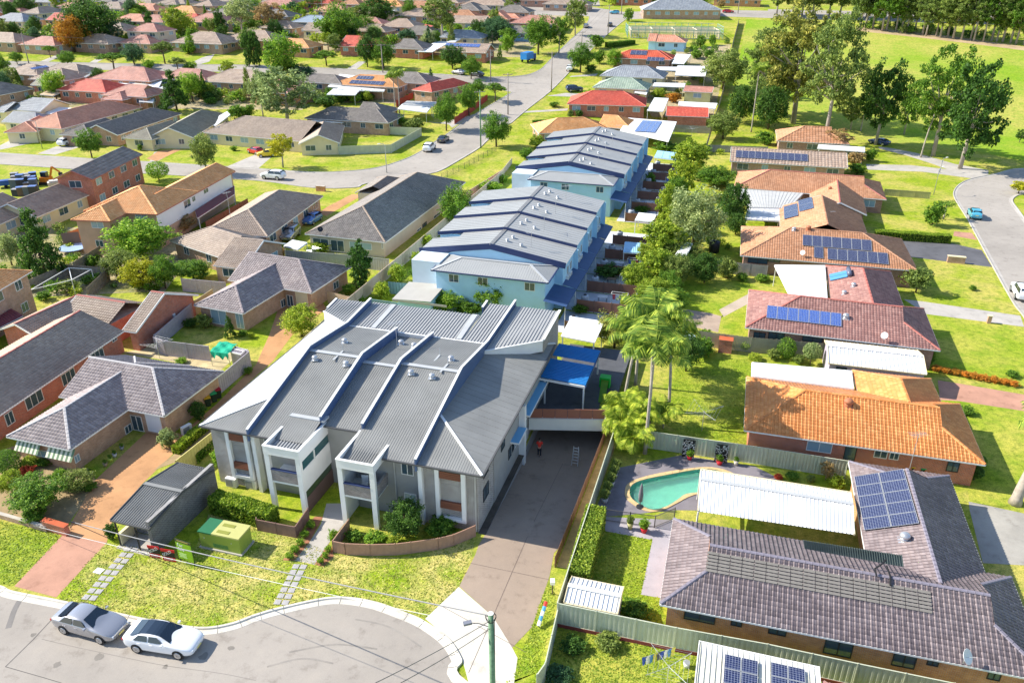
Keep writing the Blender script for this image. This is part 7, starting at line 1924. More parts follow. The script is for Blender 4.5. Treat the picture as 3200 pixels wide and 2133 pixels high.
# ------------------------------------------------------------------ bin shelter, kiosk, signs
bw=[Wing(p(30,1000,88,2.45),p(30,1510,207,2.45),p(20,1945,1184,2.45),ends='gg',ze=2.45,pitch=9,over=.25)]
BS=house('grey brick bin shelter with ribbed metal roof at the front of the flats',bw,BRICK_DK,GREYROOF,setback=1.5,name='bin_shelter',cat='shelter',kind='rib',rib=.2,gutter=plain('charcoal_gutter',(.10,.10,.10)),autowin=False)
w0=bw[0]
m=MB();m.prism([w0.P(w0.L-.35,.1,0),w0.P(w0.L-.08,.1,0),w0.P(w0.L-.08,w0.W+.1,0),w0.P(w0.L-.35,w0.W+.1,0)],0,2.95);m.build('parapet_wall',BRICK_DK,BS['root'])
for s_ in(.15,w0.L*.55):
 m=MB();m.beam(w0.P(s_,.18,0),w0.P(s_,.18,2.42),.09,.09,up=(0,1,0));m.build('post',DARK,BS['root'])
m=MB();m.prism([w0.P(.05,.2,0),w0.P(.3,.2,0),w0.P(.3,1.75,0),w0.P(.05,1.75,0)],.05,1.05);m.build('bench_panel',CREAM,BS['root'])
m=MB()
for k in range(6):m.add([w0.P(w0.L*.36+k*.19+dx,1.72,1.45+dz)for dx,dz in((0,0),(.13,0),(.13,.16),(0,.16))],((0,1,2,3),))
m.build('wall_lettering',WHITE,BS['root'])
patch('paved_strip',[w0.P(0,-.2,0),w0.P(w0.L-.4,-.2,0),w0.P(w0.L-.4,1.7,0),w0.P(0,1.7,0)],.013,CONC2)
def text(name,s,loc,rz,size,mat,parent,tilt=R(90),align='LEFT'):
 cu=bpy.data.curves.new(name,'FONT');cu.body=s;cu.size=size;cu.extrude=.006;cu.align_x=align;cu.materials.append(mat)
 f_=bpy.data.objects.new(name,cu);me=bpy.data.meshes.new_from_object(f_);bpy.data.objects.remove(f_);me.materials.clear();me.materials.append(mat)
 o=link(name,me,parent,loc);o.rotation_euler=(tilt,0,rz);return o
ks=thing('transformer_kiosk','two-tone green electricity kiosk on a concrete base beside the bin shelter','electrical box',tuple(p(30,2060,330)))
ka,kb,kc=p(30,1830,335),p(30,2190,412),p(30,2292,292);kx=(kb-ka).normalized();ky=Vector((-kx.y,kx.x,0));kl,kw=(kb-ka).length,(kc-kb).dot(ky)
KG=plain('kiosk_lime_green',(.30,.38,.07),.45,.05);KD=plain('kiosk_dark_green',(.03,.16,.07),.4,.05)
def kp(s,t_,z):return ka+kx*s+ky*t_+Vector((0,0,z))
m=MB();m.prism([kp(-.12,-.12,0),kp(kl+.12,-.12,0),kp(kl+.12,kw+.12,0),kp(-.12,kw+.12,0)],0,.12);m.build('base',CONC2,ks)
for s0,s1,mt in((0,kl*.3,KG),(kl*.3+.004,kl*.72,KG),(kl*.72+.004,kl,KG)):
 m=MB();m.prism([kp(s0,0,0),kp(s1,0,0),kp(s1,kw,0),kp(s0,kw,0)],.12,1.42);m.build('cabinet',mt,ks)
 for k in range(5):
  m=MB();m.prism([kp(s0+.08,-.012,0),kp(s1-.08,-.012,0),kp(s1-.08,0,0),kp(s0+.08,0,0)],.3+k*.07,.33+k*.07);m.build('louvre',KD,ks)if s0>.1 and s0<kl*.5 else None
m=MB();m.prism([kp(-.05,-.06,0),kp(kl*.33,-.06,0),kp(kl*.33,kw+.06,0),kp(-.05,kw+.06,0)],1.42,1.52);m.build('lid',KD,ks)
KL=plain('kiosk_pale_lid',(.48,.47,.17),.45,.05)
m=MB();m.prism([kp(kl*.33+.01,-.06,0),kp(kl+.05,-.06,0),kp(kl+.05,kw+.06,0),kp(kl*.33+.01,kw+.06,0)],1.42,1.55);m.build('lid',KL,ks)
for t_ in(.12,.62):
 m=MB();m.prism([kp(kl*.42,kw*t_,0),kp(kl*.72,kw*t_,0),kp(kl*.72,kw*(t_+.2),0),kp(kl*.42,kw*(t_+.2),0)],1.55,1.575);m.build('lid_recess',plain('kiosk_olive',(.26,.27,.05),.5),ks)
for s_ in(.12,.8):
 m=MB();m.tube([kp(kl*s_,-.02,.95),kp(kl*s_,.0,.95)],.05,8);m.build('lock',STEEL,ks)
sa,sb_=p(30,1640,470),p(30,1765,512);sd_=(sb_-sa).normalized();sz=math.atan2(sd_.y,sd_.x)
sg=thing('for_sale_board','tall lime green board with white For Sale lettering on the front lawn','sign',tuple(sa));sg.rotation_euler=(0,0,sz);sw=(sb_-sa).length
m=MB();m.box((sw/2,0,1.25),(sw+.1,.05,1.75));link('board',m.mesh('board',plain('sale_green',(.22,.42,.02),.5,.03)),sg,(0,0,0))
m=MB();m.box((sw/2,0,2.02),(sw+.1,.056,.22));link('top_panel',m.mesh('top_panel',plain('sale_dark',(.05,.055,.03),.5)),sg,(0,0,0))
m=MB();m.box((sw/2,-.03,2.05),(sw*.8,.012,.05));link('top_lettering',m.mesh('top_lettering',plain('sale_gold',(.5,.42,.1),.5)),sg,(0,0,0))
for x in(0,sw):
 m=MB();m.box((x,.05,1.05),(.06,.06,2.1));link('leg',m.mesh('leg',DARK),sg,(0,0,0))
text('lettering','For',(.08,-.03,1.55),0,.36,WHITE,sg);text('lettering','Sale',(.08,-.03,1.2),0,.36,WHITE,sg)
m=MB()
for k in range(5):m.box((.42,-.03,.95-.09*k),(.7-.1*(k%2),.01,.022))
link('small_lettering',m.mesh('small_lettering',plain('sale_pale',(.55,.7,.35),.5)),sg,(0,0,0))
for i,(x0,y0,x1,y1,wh)in enumerate(((1365,425,1460,432,'left'),(1485,455,1600,465,'right'))):
 a,b=p(30,x0,y0),p(30,x1,y1+8);d_=(b-a).normalized();w_n=(b-a).length
 t=thing('agent_board','%s red and black agent board beside the green For Sale board'%wh,'sign',tuple(a),'agent boards');t.rotation_euler=(0,0,math.atan2(d_.y,d_.x))
 m=MB();m.box((w_n/2,0,.98),(w_n+.1,.03,.24));m.box((w_n/2,0,.22),(w_n,.03,.36));link('red_panel',m.mesh('red_panel',plain('agent_red',(.62,.02,.03),.5)),t,(0,0,0))
 m=MB();m.box((w_n/2,0,.63),(w_n,.03,.46));link('black_panel',m.mesh('black_panel',plain('agent_black',(.02,.02,.025),.5)),t,(0,0,0))
 st_=text('lettering','SOLD',(w_n*.12,-.02,.42),0,.34,WHITE,t);st_.rotation_euler=(R(90),R(-32),0)
 m=MB();
 for k in range(3):m.box((w_n*.45,-.02,.32-.09*k),(w_n*.7,.01,.03))
 link('lettering_lines',m.mesh('lettering_lines',plain('agent_pale',(.75,.6,.6),.5)),t,(0,0,0))
for lab,a0,a1,n,off in(('long stepping-stone path left of the front lawn',(30,1190,358),(30,815,795),9,.62),('stepping-stone path from the entry path to the kerb',(31,395,515),(31,232,838),7,.62)):
 g_=thing('stepping_stones',lab,'path',tuple(p(*a0)));a,b=p(*a0),p(*a1);d_=(b-a).normalized();n_=Vector((-d_.y,d_.x,0));st_=(b-a).length/(n-1);rz_=math.atan2(d_.y,d_.x)
 m=MB();m.box((0,0,0),(.44,.44,.05));me=m.mesh('paver',pavemat('grey_paver',(.40,.385,.38),.1,1.0))
 for i in range(n):
  for s in(-.27,.27):link('paver',me,g_,a+d_*st_*i+n_*s-a+Vector((0,0,.015)),rz_+rng.uniform(-.04,.04))
m=MB();q=p(30,898,553);m.box((q.x,q.y,.02),(.62,.5,.05),-.3);tag(m.build('pit_lid',WHITE),'white square pit lid in the front lawn','pit lid')
# ------------------------------------------------------------------ person and ladder on the ramp
RAMP=-1.02
pp=L(0.98,13.0,RAMP-.1)
def skin_body(name,joints,edges,mat,parent,sub=2):
 me=bpy.data.meshes.new(name);me.from_pydata([j[0]for j in joints],edges,[]);me.materials.append(mat)
 o=link(name,me,parent,(0,0,0));o.modifiers.new('skin','SKIN').use_smooth_shade=True
 lay=me.skin_vertices[0]if me.skin_vertices else None
 if lay:
  for i,j in enumerate(joints):lay.data[i].radius=(j[1],j[1]if len(j)<3 else j[2])
  lay.data[0].use_root=True
 s=o.modifiers.new('sub','SUBSURF');s.levels=1;s.render_levels=sub
 return o
def skin_mesh(name,joints,edges,mats,parent):
 """grow the surface over the skeleton and keep the finished mesh"""
 me=bpy.data.meshes.new(name);me.from_pydata([j[0]for j in joints],edges,[])
 o=bpy.data.objects.new(name,me);COL.objects.link(o);o.modifiers.new('skin','SKIN').use_smooth_shade=True
 bm=bmesh.new();bm.from_mesh(me);ly=bm.verts.layers.skin.verify()
 for v in bm.verts:
  j=joints[v.index];v[ly].radius=(j[1],j[1]if len(j)<3 else j[2]);v[ly].use_root=v.index==0
 bm.to_mesh(me);bm.free()
 s=o.modifiers.new('sub','SUBSURF');s.levels=2;s.render_levels=2
 for m_ in mats:me.materials.append(m_)
 o.parent=parent;return o
SKIN=plain('skin',(.42,.24,.16),.6,.05);SHIRT=plain('red_shirt',(.75,.05,.03),.8,.08,6);TROU=plain('dark_trousers',(.03,.03,.04),.85,.1,6);HAIR=plain('dark_hair',(.02,.015,.012),.7)
def person(label,pos,heading):
 t=thing('person',label,'person',tuple(pos));t.rotation_euler=(0,0,heading)
 J=[((0,0,.93),.13,.12),((.03,0,1.12),.13,.11),((.07,0,1.34),.16,.11),((.09,0,1.46),.10,.08),((.11,0,1.54),.052),((.13,0,1.60),.05)]
 E_=[(0,1),(1,2),(2,3),(3,4),(4,5)]
 def limb(a0,pts):
  i=a0
  for q,r_ in pts:J.append((q,r_));E_.append((i,len(J)-1));i=len(J)-1
  return i
 for s in(-1,1):
  limb(0,[((.0,.10*s,.84),.095),((.05 if s>0 else-.02,.11*s,.48),.062),((.0 if s>0 else-.1,.11*s,.09),.042),((.10 if s>0 else .02,.12*s,.04),.04),((.18 if s>0 else .1,.12*s,.03),.03)])
  w_i=limb(2,[((.09,.19*s,1.40),.062),((.16,.27*s,1.15),.046),((.36,.24*s,1.05),.036),((.44,.23*s,1.04),.032)])
  for k in range(4):
   dy=(-.03+.02*k);l=(.07,.08,.075,.06)[k];limb(w_i,[((.48,.23*s+dy,1.03),.0095),((.48+l*.6,.23*s+dy*1.2,1.015),.009),((.48+l,.23*s+dy*1.25,.99),.008)])
  limb(w_i,[((.45,.23*s-.045*s,1.045),.011),((.49,.23*s-.07*s,1.03),.0095)])
 body=skin_mesh('body',J,E_,[SKIN],t)
 def shell(name,js,es,mat):return skin_mesh(name,js,es,[mat],t)
 shell('shirt',[((0,0,.92),.155,.14),((.03,0,1.12),.155,.13),((.07,0,1.34),.185,.13),((.09,0,1.45),.12,.095)]+[q for s in(-1,1)for q in(((.09,.20*s,1.41),.085),((.14,.25*s,1.22),.07))],[(0,1),(1,2),(2,3),(2,4),(4,5),(2,6),(6,7)],SHIRT)
 shell('trousers',[((0,0,.95),.15,.135)]+[q for s in(-1,1)for q in(((.0,.10*s,.83),.115),((.05 if s>0 else-.02,.11*s,.48),.08),((.0 if s>0 else-.1,.11*s,.1),.062))],[(0,1),(1,2),(2,3),(0,4),(4,5),(5,6)],TROU)
 m=MB();m.lathe(((.03,-.13),(.062,-.11),(.082,-.05),(.088,.02),(.078,.075),(.045,.108),(.01,.115)),14,sx=1.12);
 m.lathe(((.012,-.02),(.016,0),(.01,.02)),6,(.103,0,-.015));m.box((.096,0,-.07),(.02,.045,.01))
 for s in(-1,1):m.box((.0,.088*s,-.01),(.04,.02,.06))
 h_o=link('head',m.mesh('head',SKIN,True),t,(.15,0,1.69));h_o.rotation_euler=(0,.25,0)
 m=MB();m.lathe(((.088,.0),(.094,.04),(.084,.085),(.05,.118),(.01,.126)),14,(-.008,0,0),sx=1.12);m.box((-.07,0,-.02),(.06,.14,.1));link('hair',m.mesh('hair',HAIR,True),h_o,(0,0,0))
 m=MB()
 for s in(-1,1):m.box((.088,.033*s,.01),(.012,.02,.012))
 link('eyes',m.mesh('eyes',DARK),h_o,(0,0,0))
 for s in(-1,1):
  m=MB();m.box((.06 if s>0 else-.02,.12*s,.035),(.27,.1,.07));link('shoe',m.mesh('shoe',plain('grey_shoe',(.3,.28,.26),.7)),t,(0,0,0))
person('person in a red shirt and dark trousers at the garage corner',pp,ANG*-1+R(100))
ld=thing('step_ladder','aluminium step ladder standing open on the dark garage ramp','ladder',tuple(L(4.3,12.9,RAMP-.13)))
for s in(-.28,.28):
 m=MB();m.beam((s,-.45,0),(s*.75,0,1.75),.05,.03);link('front_rail',m.mesh('front_rail',STEEL),ld,(0,0,0)).rotation_euler=(0,0,-ANG)
 m=MB();m.beam((s*1.1,.5,0),(s*.75,.05,1.7),.04,.025);link('rear_rail',m.mesh('rear_rail',STEEL),ld,(0,0,0)).rotation_euler=(0,0,-ANG)
for k in range(6):
 f=(k+1)/6.6;m=MB();m.box((0,-.45*(1-f),1.75*f),(.52-.12*f,.1,.03));link('tread',m.mesh('tread',STEEL),ld,(0,0,0)).rotation_euler=(0,0,-ANG)
 # ------------------------------------------------------------------ yard things
def bins(label,rc,x,y,lid,rz=0):
 q=p(rc,x,y);t=thing('wheelie_bin',label,'bin',tuple(q),'wheelie bins');t.rotation_euler=(0,0,rz)
 m=MB();m.add([(-.22,-.25,.08),(.22,-.25,.08),(.22,.25,.08),(-.22,.25,.08),(-.28,-.33,.95),(.28,-.33,.95),(.28,.33,.95),(-.28,.33,.95)],((3,2,1,0),(0,1,5,4),(1,2,6,5),(2,3,7,6),(3,0,4,7),(4,5,6,7)));link('body',m.mesh('body',plain('bin_green_black',(.02,.04,.025),.6)),t,(0,0,0))
 m=MB();m.box((0,0,.99),(.6,.7,.07));m.box((0,.36,.96),(.4,.05,.05));link('lid',m.mesh('lid',plain('bin_lid_'+lid,dict(red=(.5,.02,.04),green=(.02,.4,.14),yellow=(.75,.45,.02))[lid],.5)),t,(0,0,0))
 for s in(-.24,.24):
  m=MB();m.tube([(s-.03,.3,.1),(s+.03,.3,.1)],.1,10);link('wheel',m.mesh('wheel',BLACKP),t,(0,0,0))
bins('yellow-lidded wheelie bin beside the bottom left villa',20,1890,605,'yellow',.6);bins('green-lidded wheelie bin in the middle of three by the villa',20,1945,565,'green',.6);bins('red-lidded wheelie bin at the end of three by the villa',20,1985,530,'red',.6)
bins('yellow-lidded bin in front of the red brick wall',23,1300,1230,'yellow');bins('green-lidded bin in front of the red brick wall',23,1385,1245,'green')
def ac(label,q,rz=0,z=0):
 t=thing('air_conditioner',label,'air conditioner',(q.x,q.y,z),'ground air conditioners');t.rotation_euler=(0,0,rz)
 m=MB();m.box((0,0,.42),(.95,.36,.8));link('case',m.mesh('case',WHITE),t,(0,0,0))
 m=MB();m.box((-.12,-.19,.42),(.62,.02,.62));link('fan_grille',m.mesh('fan_grille',plain('grille_grey',(.3,.31,.32))),t,(0,0,0))
ac('white air conditioner at the corner of the bottom left villa',p(20,1700,850),1.0);ac('white air conditioner behind the bright hedge',p(20,2110,1330),-.3);ac('second air conditioner by the feature window of the flats',p(20,2290,1345),-.3)
ac('white air conditioner fixed to the red gable wall',p(10,1560,1370,1.0),.9,1.0)
def hoist(label,q,rz=0,s=1.0,clothes=0):
 t=thing('rotary_clothes_line',label,'clothes line',tuple(q),'rotary clothes lines');t.rotation_euler=(0,0,rz)
 m=MB();m.tube([(0,0,0),(0,0,1.9*s)],.03,8);link('post',m.mesh('post',STEEL),t,(0,0,0))
 for k in range(4):
  a=k*math.pi/2;m=MB();m.tube([(0,0,1.75*s),(1.7*s*math.cos(a),1.7*s*math.sin(a),2.0*s)],.018,5);link('arm',m.mesh('arm',STEEL),t,(0,0,0))
 m=MB()
 for r_ in(.5,.85,1.2,1.6):
  for k in range(4):
   a,b=k*math.pi/2,(k+1)*math.pi/2;z=(1.78+.13*r_)*s;m.tube([(r_*s*math.cos(a),r_*s*math.sin(a),z),(r_*s*math.cos(b),r_*s*math.sin(b),z)],.006,4)
 link('lines',m.mesh('lines',STEEL),t,(0,0,0))
 for k in range(clothes):
  f=k/max(1,clothes);col=((.05,.1,.45),(.75,.75,.72),(.1,.25,.5),(.7,.6,.1),(.1,.1,.12))[k%5]
  m=MB();x0=-1.1+2.2*f;m.add([(x0,1.15-.3*f,1.95),(x0+.32,1.1-.3*f,1.95),(x0+.3,1.16-.3*f,1.25),(x0+.05,1.08-.3*f,1.3)],((0,1,2,3),));link('cloth',m.mesh('cloth',plain('cloth_%d'%(k%5),col,.9,.1,5)),t,(0,0,0))
hoist('rotary clothes line in the palm-shaded lawn',p(22,1722,832),.3,1.15);hoist('rotary clothes line hung with washing at the bottom edge',p(32,1400,1610),.5,1.0,9)
hoist('bare rotary clothes line behind the red shed fence',p(2,1630,1240),.2);hoist('green clothes line in the vegetable yard',p(20,1450,175),.4)
hoist('leaning clothes line frame in the shady yard left of the villa',p(11,520,815),.2,.8)
def pot(label,q,h=.5,r_=.28,c=(.5,.06,.04),leaf='bright',lh=.7):
 t=thing('potted_plant',label,'potted plant',tuple(q),'potted plants');m=MB();m.lathe(((r_*.6,0),(r_,h),(r_*.9,h),(r_*.85,h-.06)),12);link('pot',m.mesh('pot',plain('pot_%02d'%int(c[0]*90+c[1]*9),c,.5),True),t,(0,0,0))
 _,cr=tree_lib('bush',leaf,0);o=link('foliage',cr,t,(0,0,h+lh*.4));o.scale=(lh,lh,lh)
pot('tall pot with spiky plant inside the pool fence',p(32,1070,170),.6,.25,(.5,.48,.2),'olive');pot('red pot with bright green shrub at the pool fence',p(32,1195,200),.45,.3,(.6,.03,.04),'bright',.9)
pot('red pot below the right patterned screen',p(22,1880,1135),.4,.28,(.6,.05,.06),'mid');pot('red pot below the left patterned screen',p(22,1610,1090),.4,.25,(.6,.05,.06),'bright');pot('cream pot at the pool fence',p(22,2030,1140),.45,.22,(.65,.6,.5),'mid',.5)
for i,(x,y)in enumerate(((840,1440),(865,1370),(900,1290),(925,1220),(945,1165))):pot('%s white planter along the pool side fence, counted from the near end'%('first','second','third','fourth','fifth')[i],p(22,x,y+40),.5,.3,(.6,.6,.6),'olive',.95)
for i,(x,y)in enumerate(((830,1235),(960,1150),(1005,1105),(1045,1065),(1110,1000))):pot('%s flower pot along the villa drive, counted from the street end'%('first','second','third','fourth','fifth')[i],p(20,x,y),.35,.2,((.6,.6,.62),(.4,.3,.2),(.5,.6,.1),(.6,.62,.7),(.3,.3,.3))[i],'mid',.4)
tk=thing('water_tank','blue and cream water tank beside the red brick wall','water tank',tuple(p(23,935,1130)));m=MB();m.lathe(((.55,0),(.55,1.3),(.5,1.42),(.1,1.5)),14);link('body',m.mesh('body',plain('blue_tank',(.05,.15,.5),.4),True),tk,(0,.5,0));m=MB();m.lathe(((.5,0),(.52,.95),(.3,1.0)),14);link('tub',m.mesh('tub',CREAM,True),tk,(.2,-.4,0))
tp=thing('trampoline','round trampoline with blue rim and dark net in the left yard','trampoline',tuple(p(10,670,745)));m=MB();m.lathe(((1.5,.7),(1.9,.72),(1.9,.66),(1.5,.66)),24);link('rim',m.mesh('rim',plain('blue_pad',(.3,.42,.65),.6)),tp,(0,0,0));m=MB();m.lathe(((.02,.68),(1.5,.69)),24);link('mat',m.mesh('mat',DARK),tp,(0,0,0))
m=MB()
for k in range(6):a=k*math.pi/3;m.tube([(1.8*math.cos(a),1.8*math.sin(a),0),(1.8*math.cos(a),1.8*math.sin(a),.7)],.03,6)
link('legs',m.mesh('legs',STEEL),tp,(0,0,0));m=MB();m.quad((-1.9,1.2,.7),(.3,1.9,.7),(.3,1.9,2.4),(-1.9,1.2,2.4));link('net',m.mesh('net',plain('brown_net',(.16,.12,.1),.9)),tp,(0,0,0))
gt=thing('garden_shelter','frame shelter draped with green cloth in the vegetable yard','shelter',tuple(p(20,2020,200)));GC=plain('green_cloth',(.01,.38,.22),.8,.15,3)
c4_=[p(20,1905,110,1.7),p(20,2070,130,1.7),p(20,2150,40,1.9),p(20,1995,15,1.9)]
m=MB()
for i in range(8):
 for j in range(8):
  def cq(a,b):q=c4_[0].lerp(c4_[1],a).lerp(c4_[3].lerp(c4_[2],a),b);return q+Vector((0,0,.12*math.sin(a*9+b*4)*math.sin(b*7)))
  m.quad(cq(i/8,j/8),cq((i+1)/8,j/8),cq((i+1)/8,(j+1)/8),cq(i/8,(j+1)/8))
for i in range(8):a,b=c4_[0].lerp(c4_[1],i/8),c4_[0].lerp(c4_[1],(i+1)/8);m.quad(a,b,b-Vector((.1*math.sin(i),.1,.5+.3*math.sin(i*2))),a-Vector((.1*math.sin(i-1),.1,.5+.3*math.sin(i*2-2))))
m.build('cloth',GC,gt)
for q in c4_:m=MB();m.beam(Vector((q.x,q.y,0)),q,.05,.05,up=(0,1,0));m.build('post',STEEL,gt)
house('small lilac garden shed behind the green cloth shelter',[Wing(p(20,2085,110,1.6),p(20,2150,125,1.6),p(20,2250,95,1.6),ends='gg',ze=1.6,pitch=8,over=.05)],FENCEL,plain('pale_lilac_roof',(.55,.5,.5),.5),name='garden_shed',cat='shed',kind='rib',rib=.2,autowin=False)
fr=thing('open_pergola','white steel frame without roof in the shady left yard','frame',tuple(p(10,500,1050)))
fq=[p(10,280,1090,2.2),p(10,650,1000,2.2),p(10,830,905,2.2),p(10,625,890,2.2)]
for a,b in((0,1),(1,2),(2,3),(3,0),(1,3)):m=MB();m.beam(fq[a],fq[b],.07,.07);m.build('bar',WHITE,fr)
for q in fq:m=MB();m.beam(Vector((q.x,q.y,0)),q,.07,.07,up=(0,1,0));m.build('post',WHITE,fr)
for i,(x0,x1,yt,yb)in enumerate(((215,410,930,1030),(490,710,990,1075))):
 hit=wall_hit(LH1['wings'],20,(x0+x1)/2,(yt+yb)/2+25)
 if hit:
  _,o,ad,ln,out,w=hit;s0=(on_plane(o,out,20,x0,yb)-o).dot(ad);s1=(on_plane(o,out,20,x1,yb)-o).dot(ad)
  aw=thing('awning','%s striped green-and-cream window awning of the villa'%('left','right')[i],'awning',tuple(o+ad*s0));n=12
  for k in range(n):
   a,b=o+ad*(s0+(s1-s0)*k/n),o+ad*(s0+(s1-s0)*(k+1)/n);m=MB();up=Vector((0,0,2.3));dn=out*.75+Vector((0,0,1.45));m.quad(a+dn,b+dn,b+up+out*.03,a+up+out*.03);m.build('stripe',plain('awning_green',(.16,.24,.14),.8)if k%2 else plain('awning_cream',(.72,.7,.55),.8),aw)
def masonry(label,name,cat,rc,x,y,s,mat,cap=None,rz=-ANG):
 q=p(rc,x,y);t=thing(name,label,cat,tuple(q));t.rotation_euler=(0,0,rz);m=MB();m.box((0,0,s[2]/2),s);link('body',m.mesh('body',mat),t,(0,0,0));m=MB();m.box((0,0,s[2]+.04),(s[0]+.1,s[1]+.1,.08));link('cap',m.mesh('cap',cap or mat),t,(0,0,0));return t
masonry('orange brick letterbox block on the lawn by the bend','letterbox','letterbox',11,590,195,(1.7,.5,.9),BRICK_OR);masonry('brick arch letterbox with curved cap on the right lawn','letterbox','letterbox',13,1700,845,(2.2,.5,.9),BRICK_TAN,CREAM)
masonry('small pillar letterbox beside the grey right driveway','letterbox','letterbox',13,2000,1390,(.4,.4,.9),BRICK_TAN,CREAM);masonry('brick barbecue against the weathered fence','barbecue','barbecue',22,1930,110,(1.4,.9,1.5),BRICK_RED)
masonry('low brick letterbox wall at the pink driveway','letterbox','letterbox',30,520,195,(2.2,.4,.8),BRICK_RED,None,-.35)
rw=thing('garden_wall','low pinkish brick wall edging the bottom left garden','wall',tuple(p(30,200,100)));m=MB();m.beam(p(30,-300,-40,.2),p(30,430,170,.2),.3,.45);m.build('body',BRICK_TAN,rw)
ws=thing('wind_spinner','red, white and blue wind sock on a stick in the verge','wind sock',tuple(p(32,245,1055)))
a,b=p(32,240,1050,.2),p(32,310,830,.9);cols=((.8,.8,.8),(.1,.35,.65),(.8,.8,.8),(.1,.35,.65),(.65,.05,.04))
m=MB();m.tube([p(32,240,1055,0),a],.03,6);m.build('stake',BARK,ws)
for k in range(5):m=MB();m.tube([a.lerp(b,k/5),a.lerp(b,(k+.97)/5)],[.12,.13],8);m.build('band',plain('spinner_%d'%k,cols[k],.7),ws)
mb_=thing('letterbox','white letterbox on a post at the end of the red-brown fence','letterbox',tuple(p(32,365,760)));m=MB();m.beam((0,0,0),(0,0,1),.08,.08,up=(0,1,0));link('post',m.mesh('post',BARK),mb_,(0,0,0));m=MB();m.box((0,0,1.1),(.3,.4,.25));link('box',m.mesh('box',WHITE),mb_,(0,0,0))
sh_=thing('bucket','white bucket on the bottom edge lawn','bucket',tuple(p(32,1580,1420)));m=MB();m.lathe(((.15,0),(.2,.4),(.18,.4),(.13,.05)),12);link('body',m.mesh('body',WHITE,True),sh_,(0,0,0));m=MB();m.lathe(((.2,.38),(.215,.41),(.2,.42)),12);link('rim',m.mesh('rim',STEEL),sh_,(0,0,0))
sl=thing('slide','green toddler slide in the courtyard beside the pergola','slide',tuple(L(5.0,21,1.25)));GS=plain('play_green',(.02,.45,.05),.5)
m=MB();m.add([L(4.6,22.6,2.1),L(5.3,22.6,2.1),L(5.5,19.5,1.4),L(4.9,19.5,1.4)],((0,3,2,1),(0,1,2,3)));m.build('chute',plain('chute_green',(.2,.42,.04),.5),sl);m=MB();m.prism([L(4.4,22.6),L(5.4,22.6),L(5.4,23.4),L(4.4,23.4)],1.25,2.3);m.build('tower',GS,sl)
bx=thing('water_tank','dark square garden compost tank on the sunny back lawn','tank',tuple(p(12,1830,745)));m=MB();m.lathe(((.75,0),(.8,1.5),(.7,1.6),(.1,1.65)),12);link('body',m.mesh('body',DARK,True),bx,(0,0,0));m=MB();m.lathe(((.3,1.6),(.3,1.75),(.05,1.77)),10);link('lid',m.mesh('lid',BLACKP),bx,(0,0,0))
ar=thing('garden_chair','small white chair on the balcony of the right porch','chair',tuple(L(-9.2,-.3,2.75)))
m=MB();m.box((0,0,.42),(.5,.5,.06));link('seat',m.mesh('seat',WHITE),ar,(0,0,0));m=MB();m.box((0,.24,.75),(.5,.05,.6));link('backrest',m.mesh('backrest',WHITE),ar,(0,0,0))
for x in(-.22,.22):
 for y in(-.22,.22):m=MB();m.box((x,y,.2),(.05,.05,.4));link('leg',m.mesh('leg',WHITE),ar,(0,0,0))
 # ------------------------------------------------------------------ house under construction with scaffolding
cf=thing('unfinished_house','unfinished house of pale studs inside green scaffolding near the top of the long street','construction site',tuple(p(2,1450,260)))
ca,cb,cc=p(2,1080,345),p(2,1880,355),p(2,1900,185);cx_=(cb-ca).normalized();cy_=Vector((-cx_.y,cx_.x,0));cl,cw=(cb-ca).length,13
TIM=plain('pale_timber',(.78,.68,.52),.8,.1);SCG=plain('scaffold_green',(.25,.42,.36),.6)
def cp(s,t_,z):return ca+cx_*s+cy_*t_+Vector((0,0,z))
for t_ in(0,cw*.33,cw*.66,cw):
 m=MB()
 for i in range(int(cl/.9)+1):m.beam(cp(i*.9,t_,0),cp(i*.9,t_,2.6),.2,.2,up=(0,1,0))
 for z in(.05,2.6):m.beam(cp(0,t_,z),cp(cl,t_,z),.2,.24)
 m.build('stud_wall',TIM,cf)
for i in range(5):
 s=cl*i/4;m=MB();m.beam(cp(s,0,2.6),cp(s,cw,2.6),.2,.26);m.beam(cp(s,0,0.05),cp(s,cw,.05),.1,.1)
 for j in range(13):m.beam(cp(s,j*cw/13,0),cp(s,j*cw/13,2.6),.2,.2,up=(0,1,0))
 m.build('stud_wall',TIM,cf)
m=MB();m.prism([cp(-.3,-.3,0),cp(cl+.3,-.3,0),cp(cl+.3,cw+.3,0),cp(-.3,cw+.3,0)],0,.02+.1);m.build('slab',CONC,cf)
for t_ in(-1.2,cw+1.2):
 m=MB()
 for i in range(int(cl/2.4)+1):m.tube([cp(i*2.4,t_,0),cp(i*2.4,t_,4.0)],.09,5)
 for z in(1.9,2.9,3.9):m.tube([cp(0,t_,z),cp(cl,t_,z)],.08,5)
 m.build('scaffold',SCG,cf);m=MB();m.beam(cp(0,t_,2.3),cp(cl,t_,2.3),.7,.06);m.build('plank',TIM,cf)
for s in(-1.2,cl+1.2):
 m=MB()
 for i in range(6):m.tube([cp(s,i*cw/5,0),cp(s,i*cw/5,4)],.09,5)
 for z in(1.9,2.9,3.9):m.tube([cp(s,0,z),cp(s,cw,z)],.08,5)
 m.build('scaffold',SCG,cf)
mc=thing('excavator','small orange excavator in the cluttered yard at the left','excavator',tuple(p(10,430,130)));OM=plain('machine_orange',(.65,.2,.02),.5)
m=MB();m.box((0,0,.9),(1.8,1.4,.9));link('house',m.mesh('house',OM),mc,(0,0,0));m=MB();m.box((-.2,.1,1.8),(1.0,1.0,.9));link('cab',m.mesh('cab',CARGLASS),mc,(0,0,0))
for s in(-.7,.7):m=MB();m.box((0,s,.25),(2.2,.4,.5));link('track',m.mesh('track',BLACKP),mc,(0,0,0))
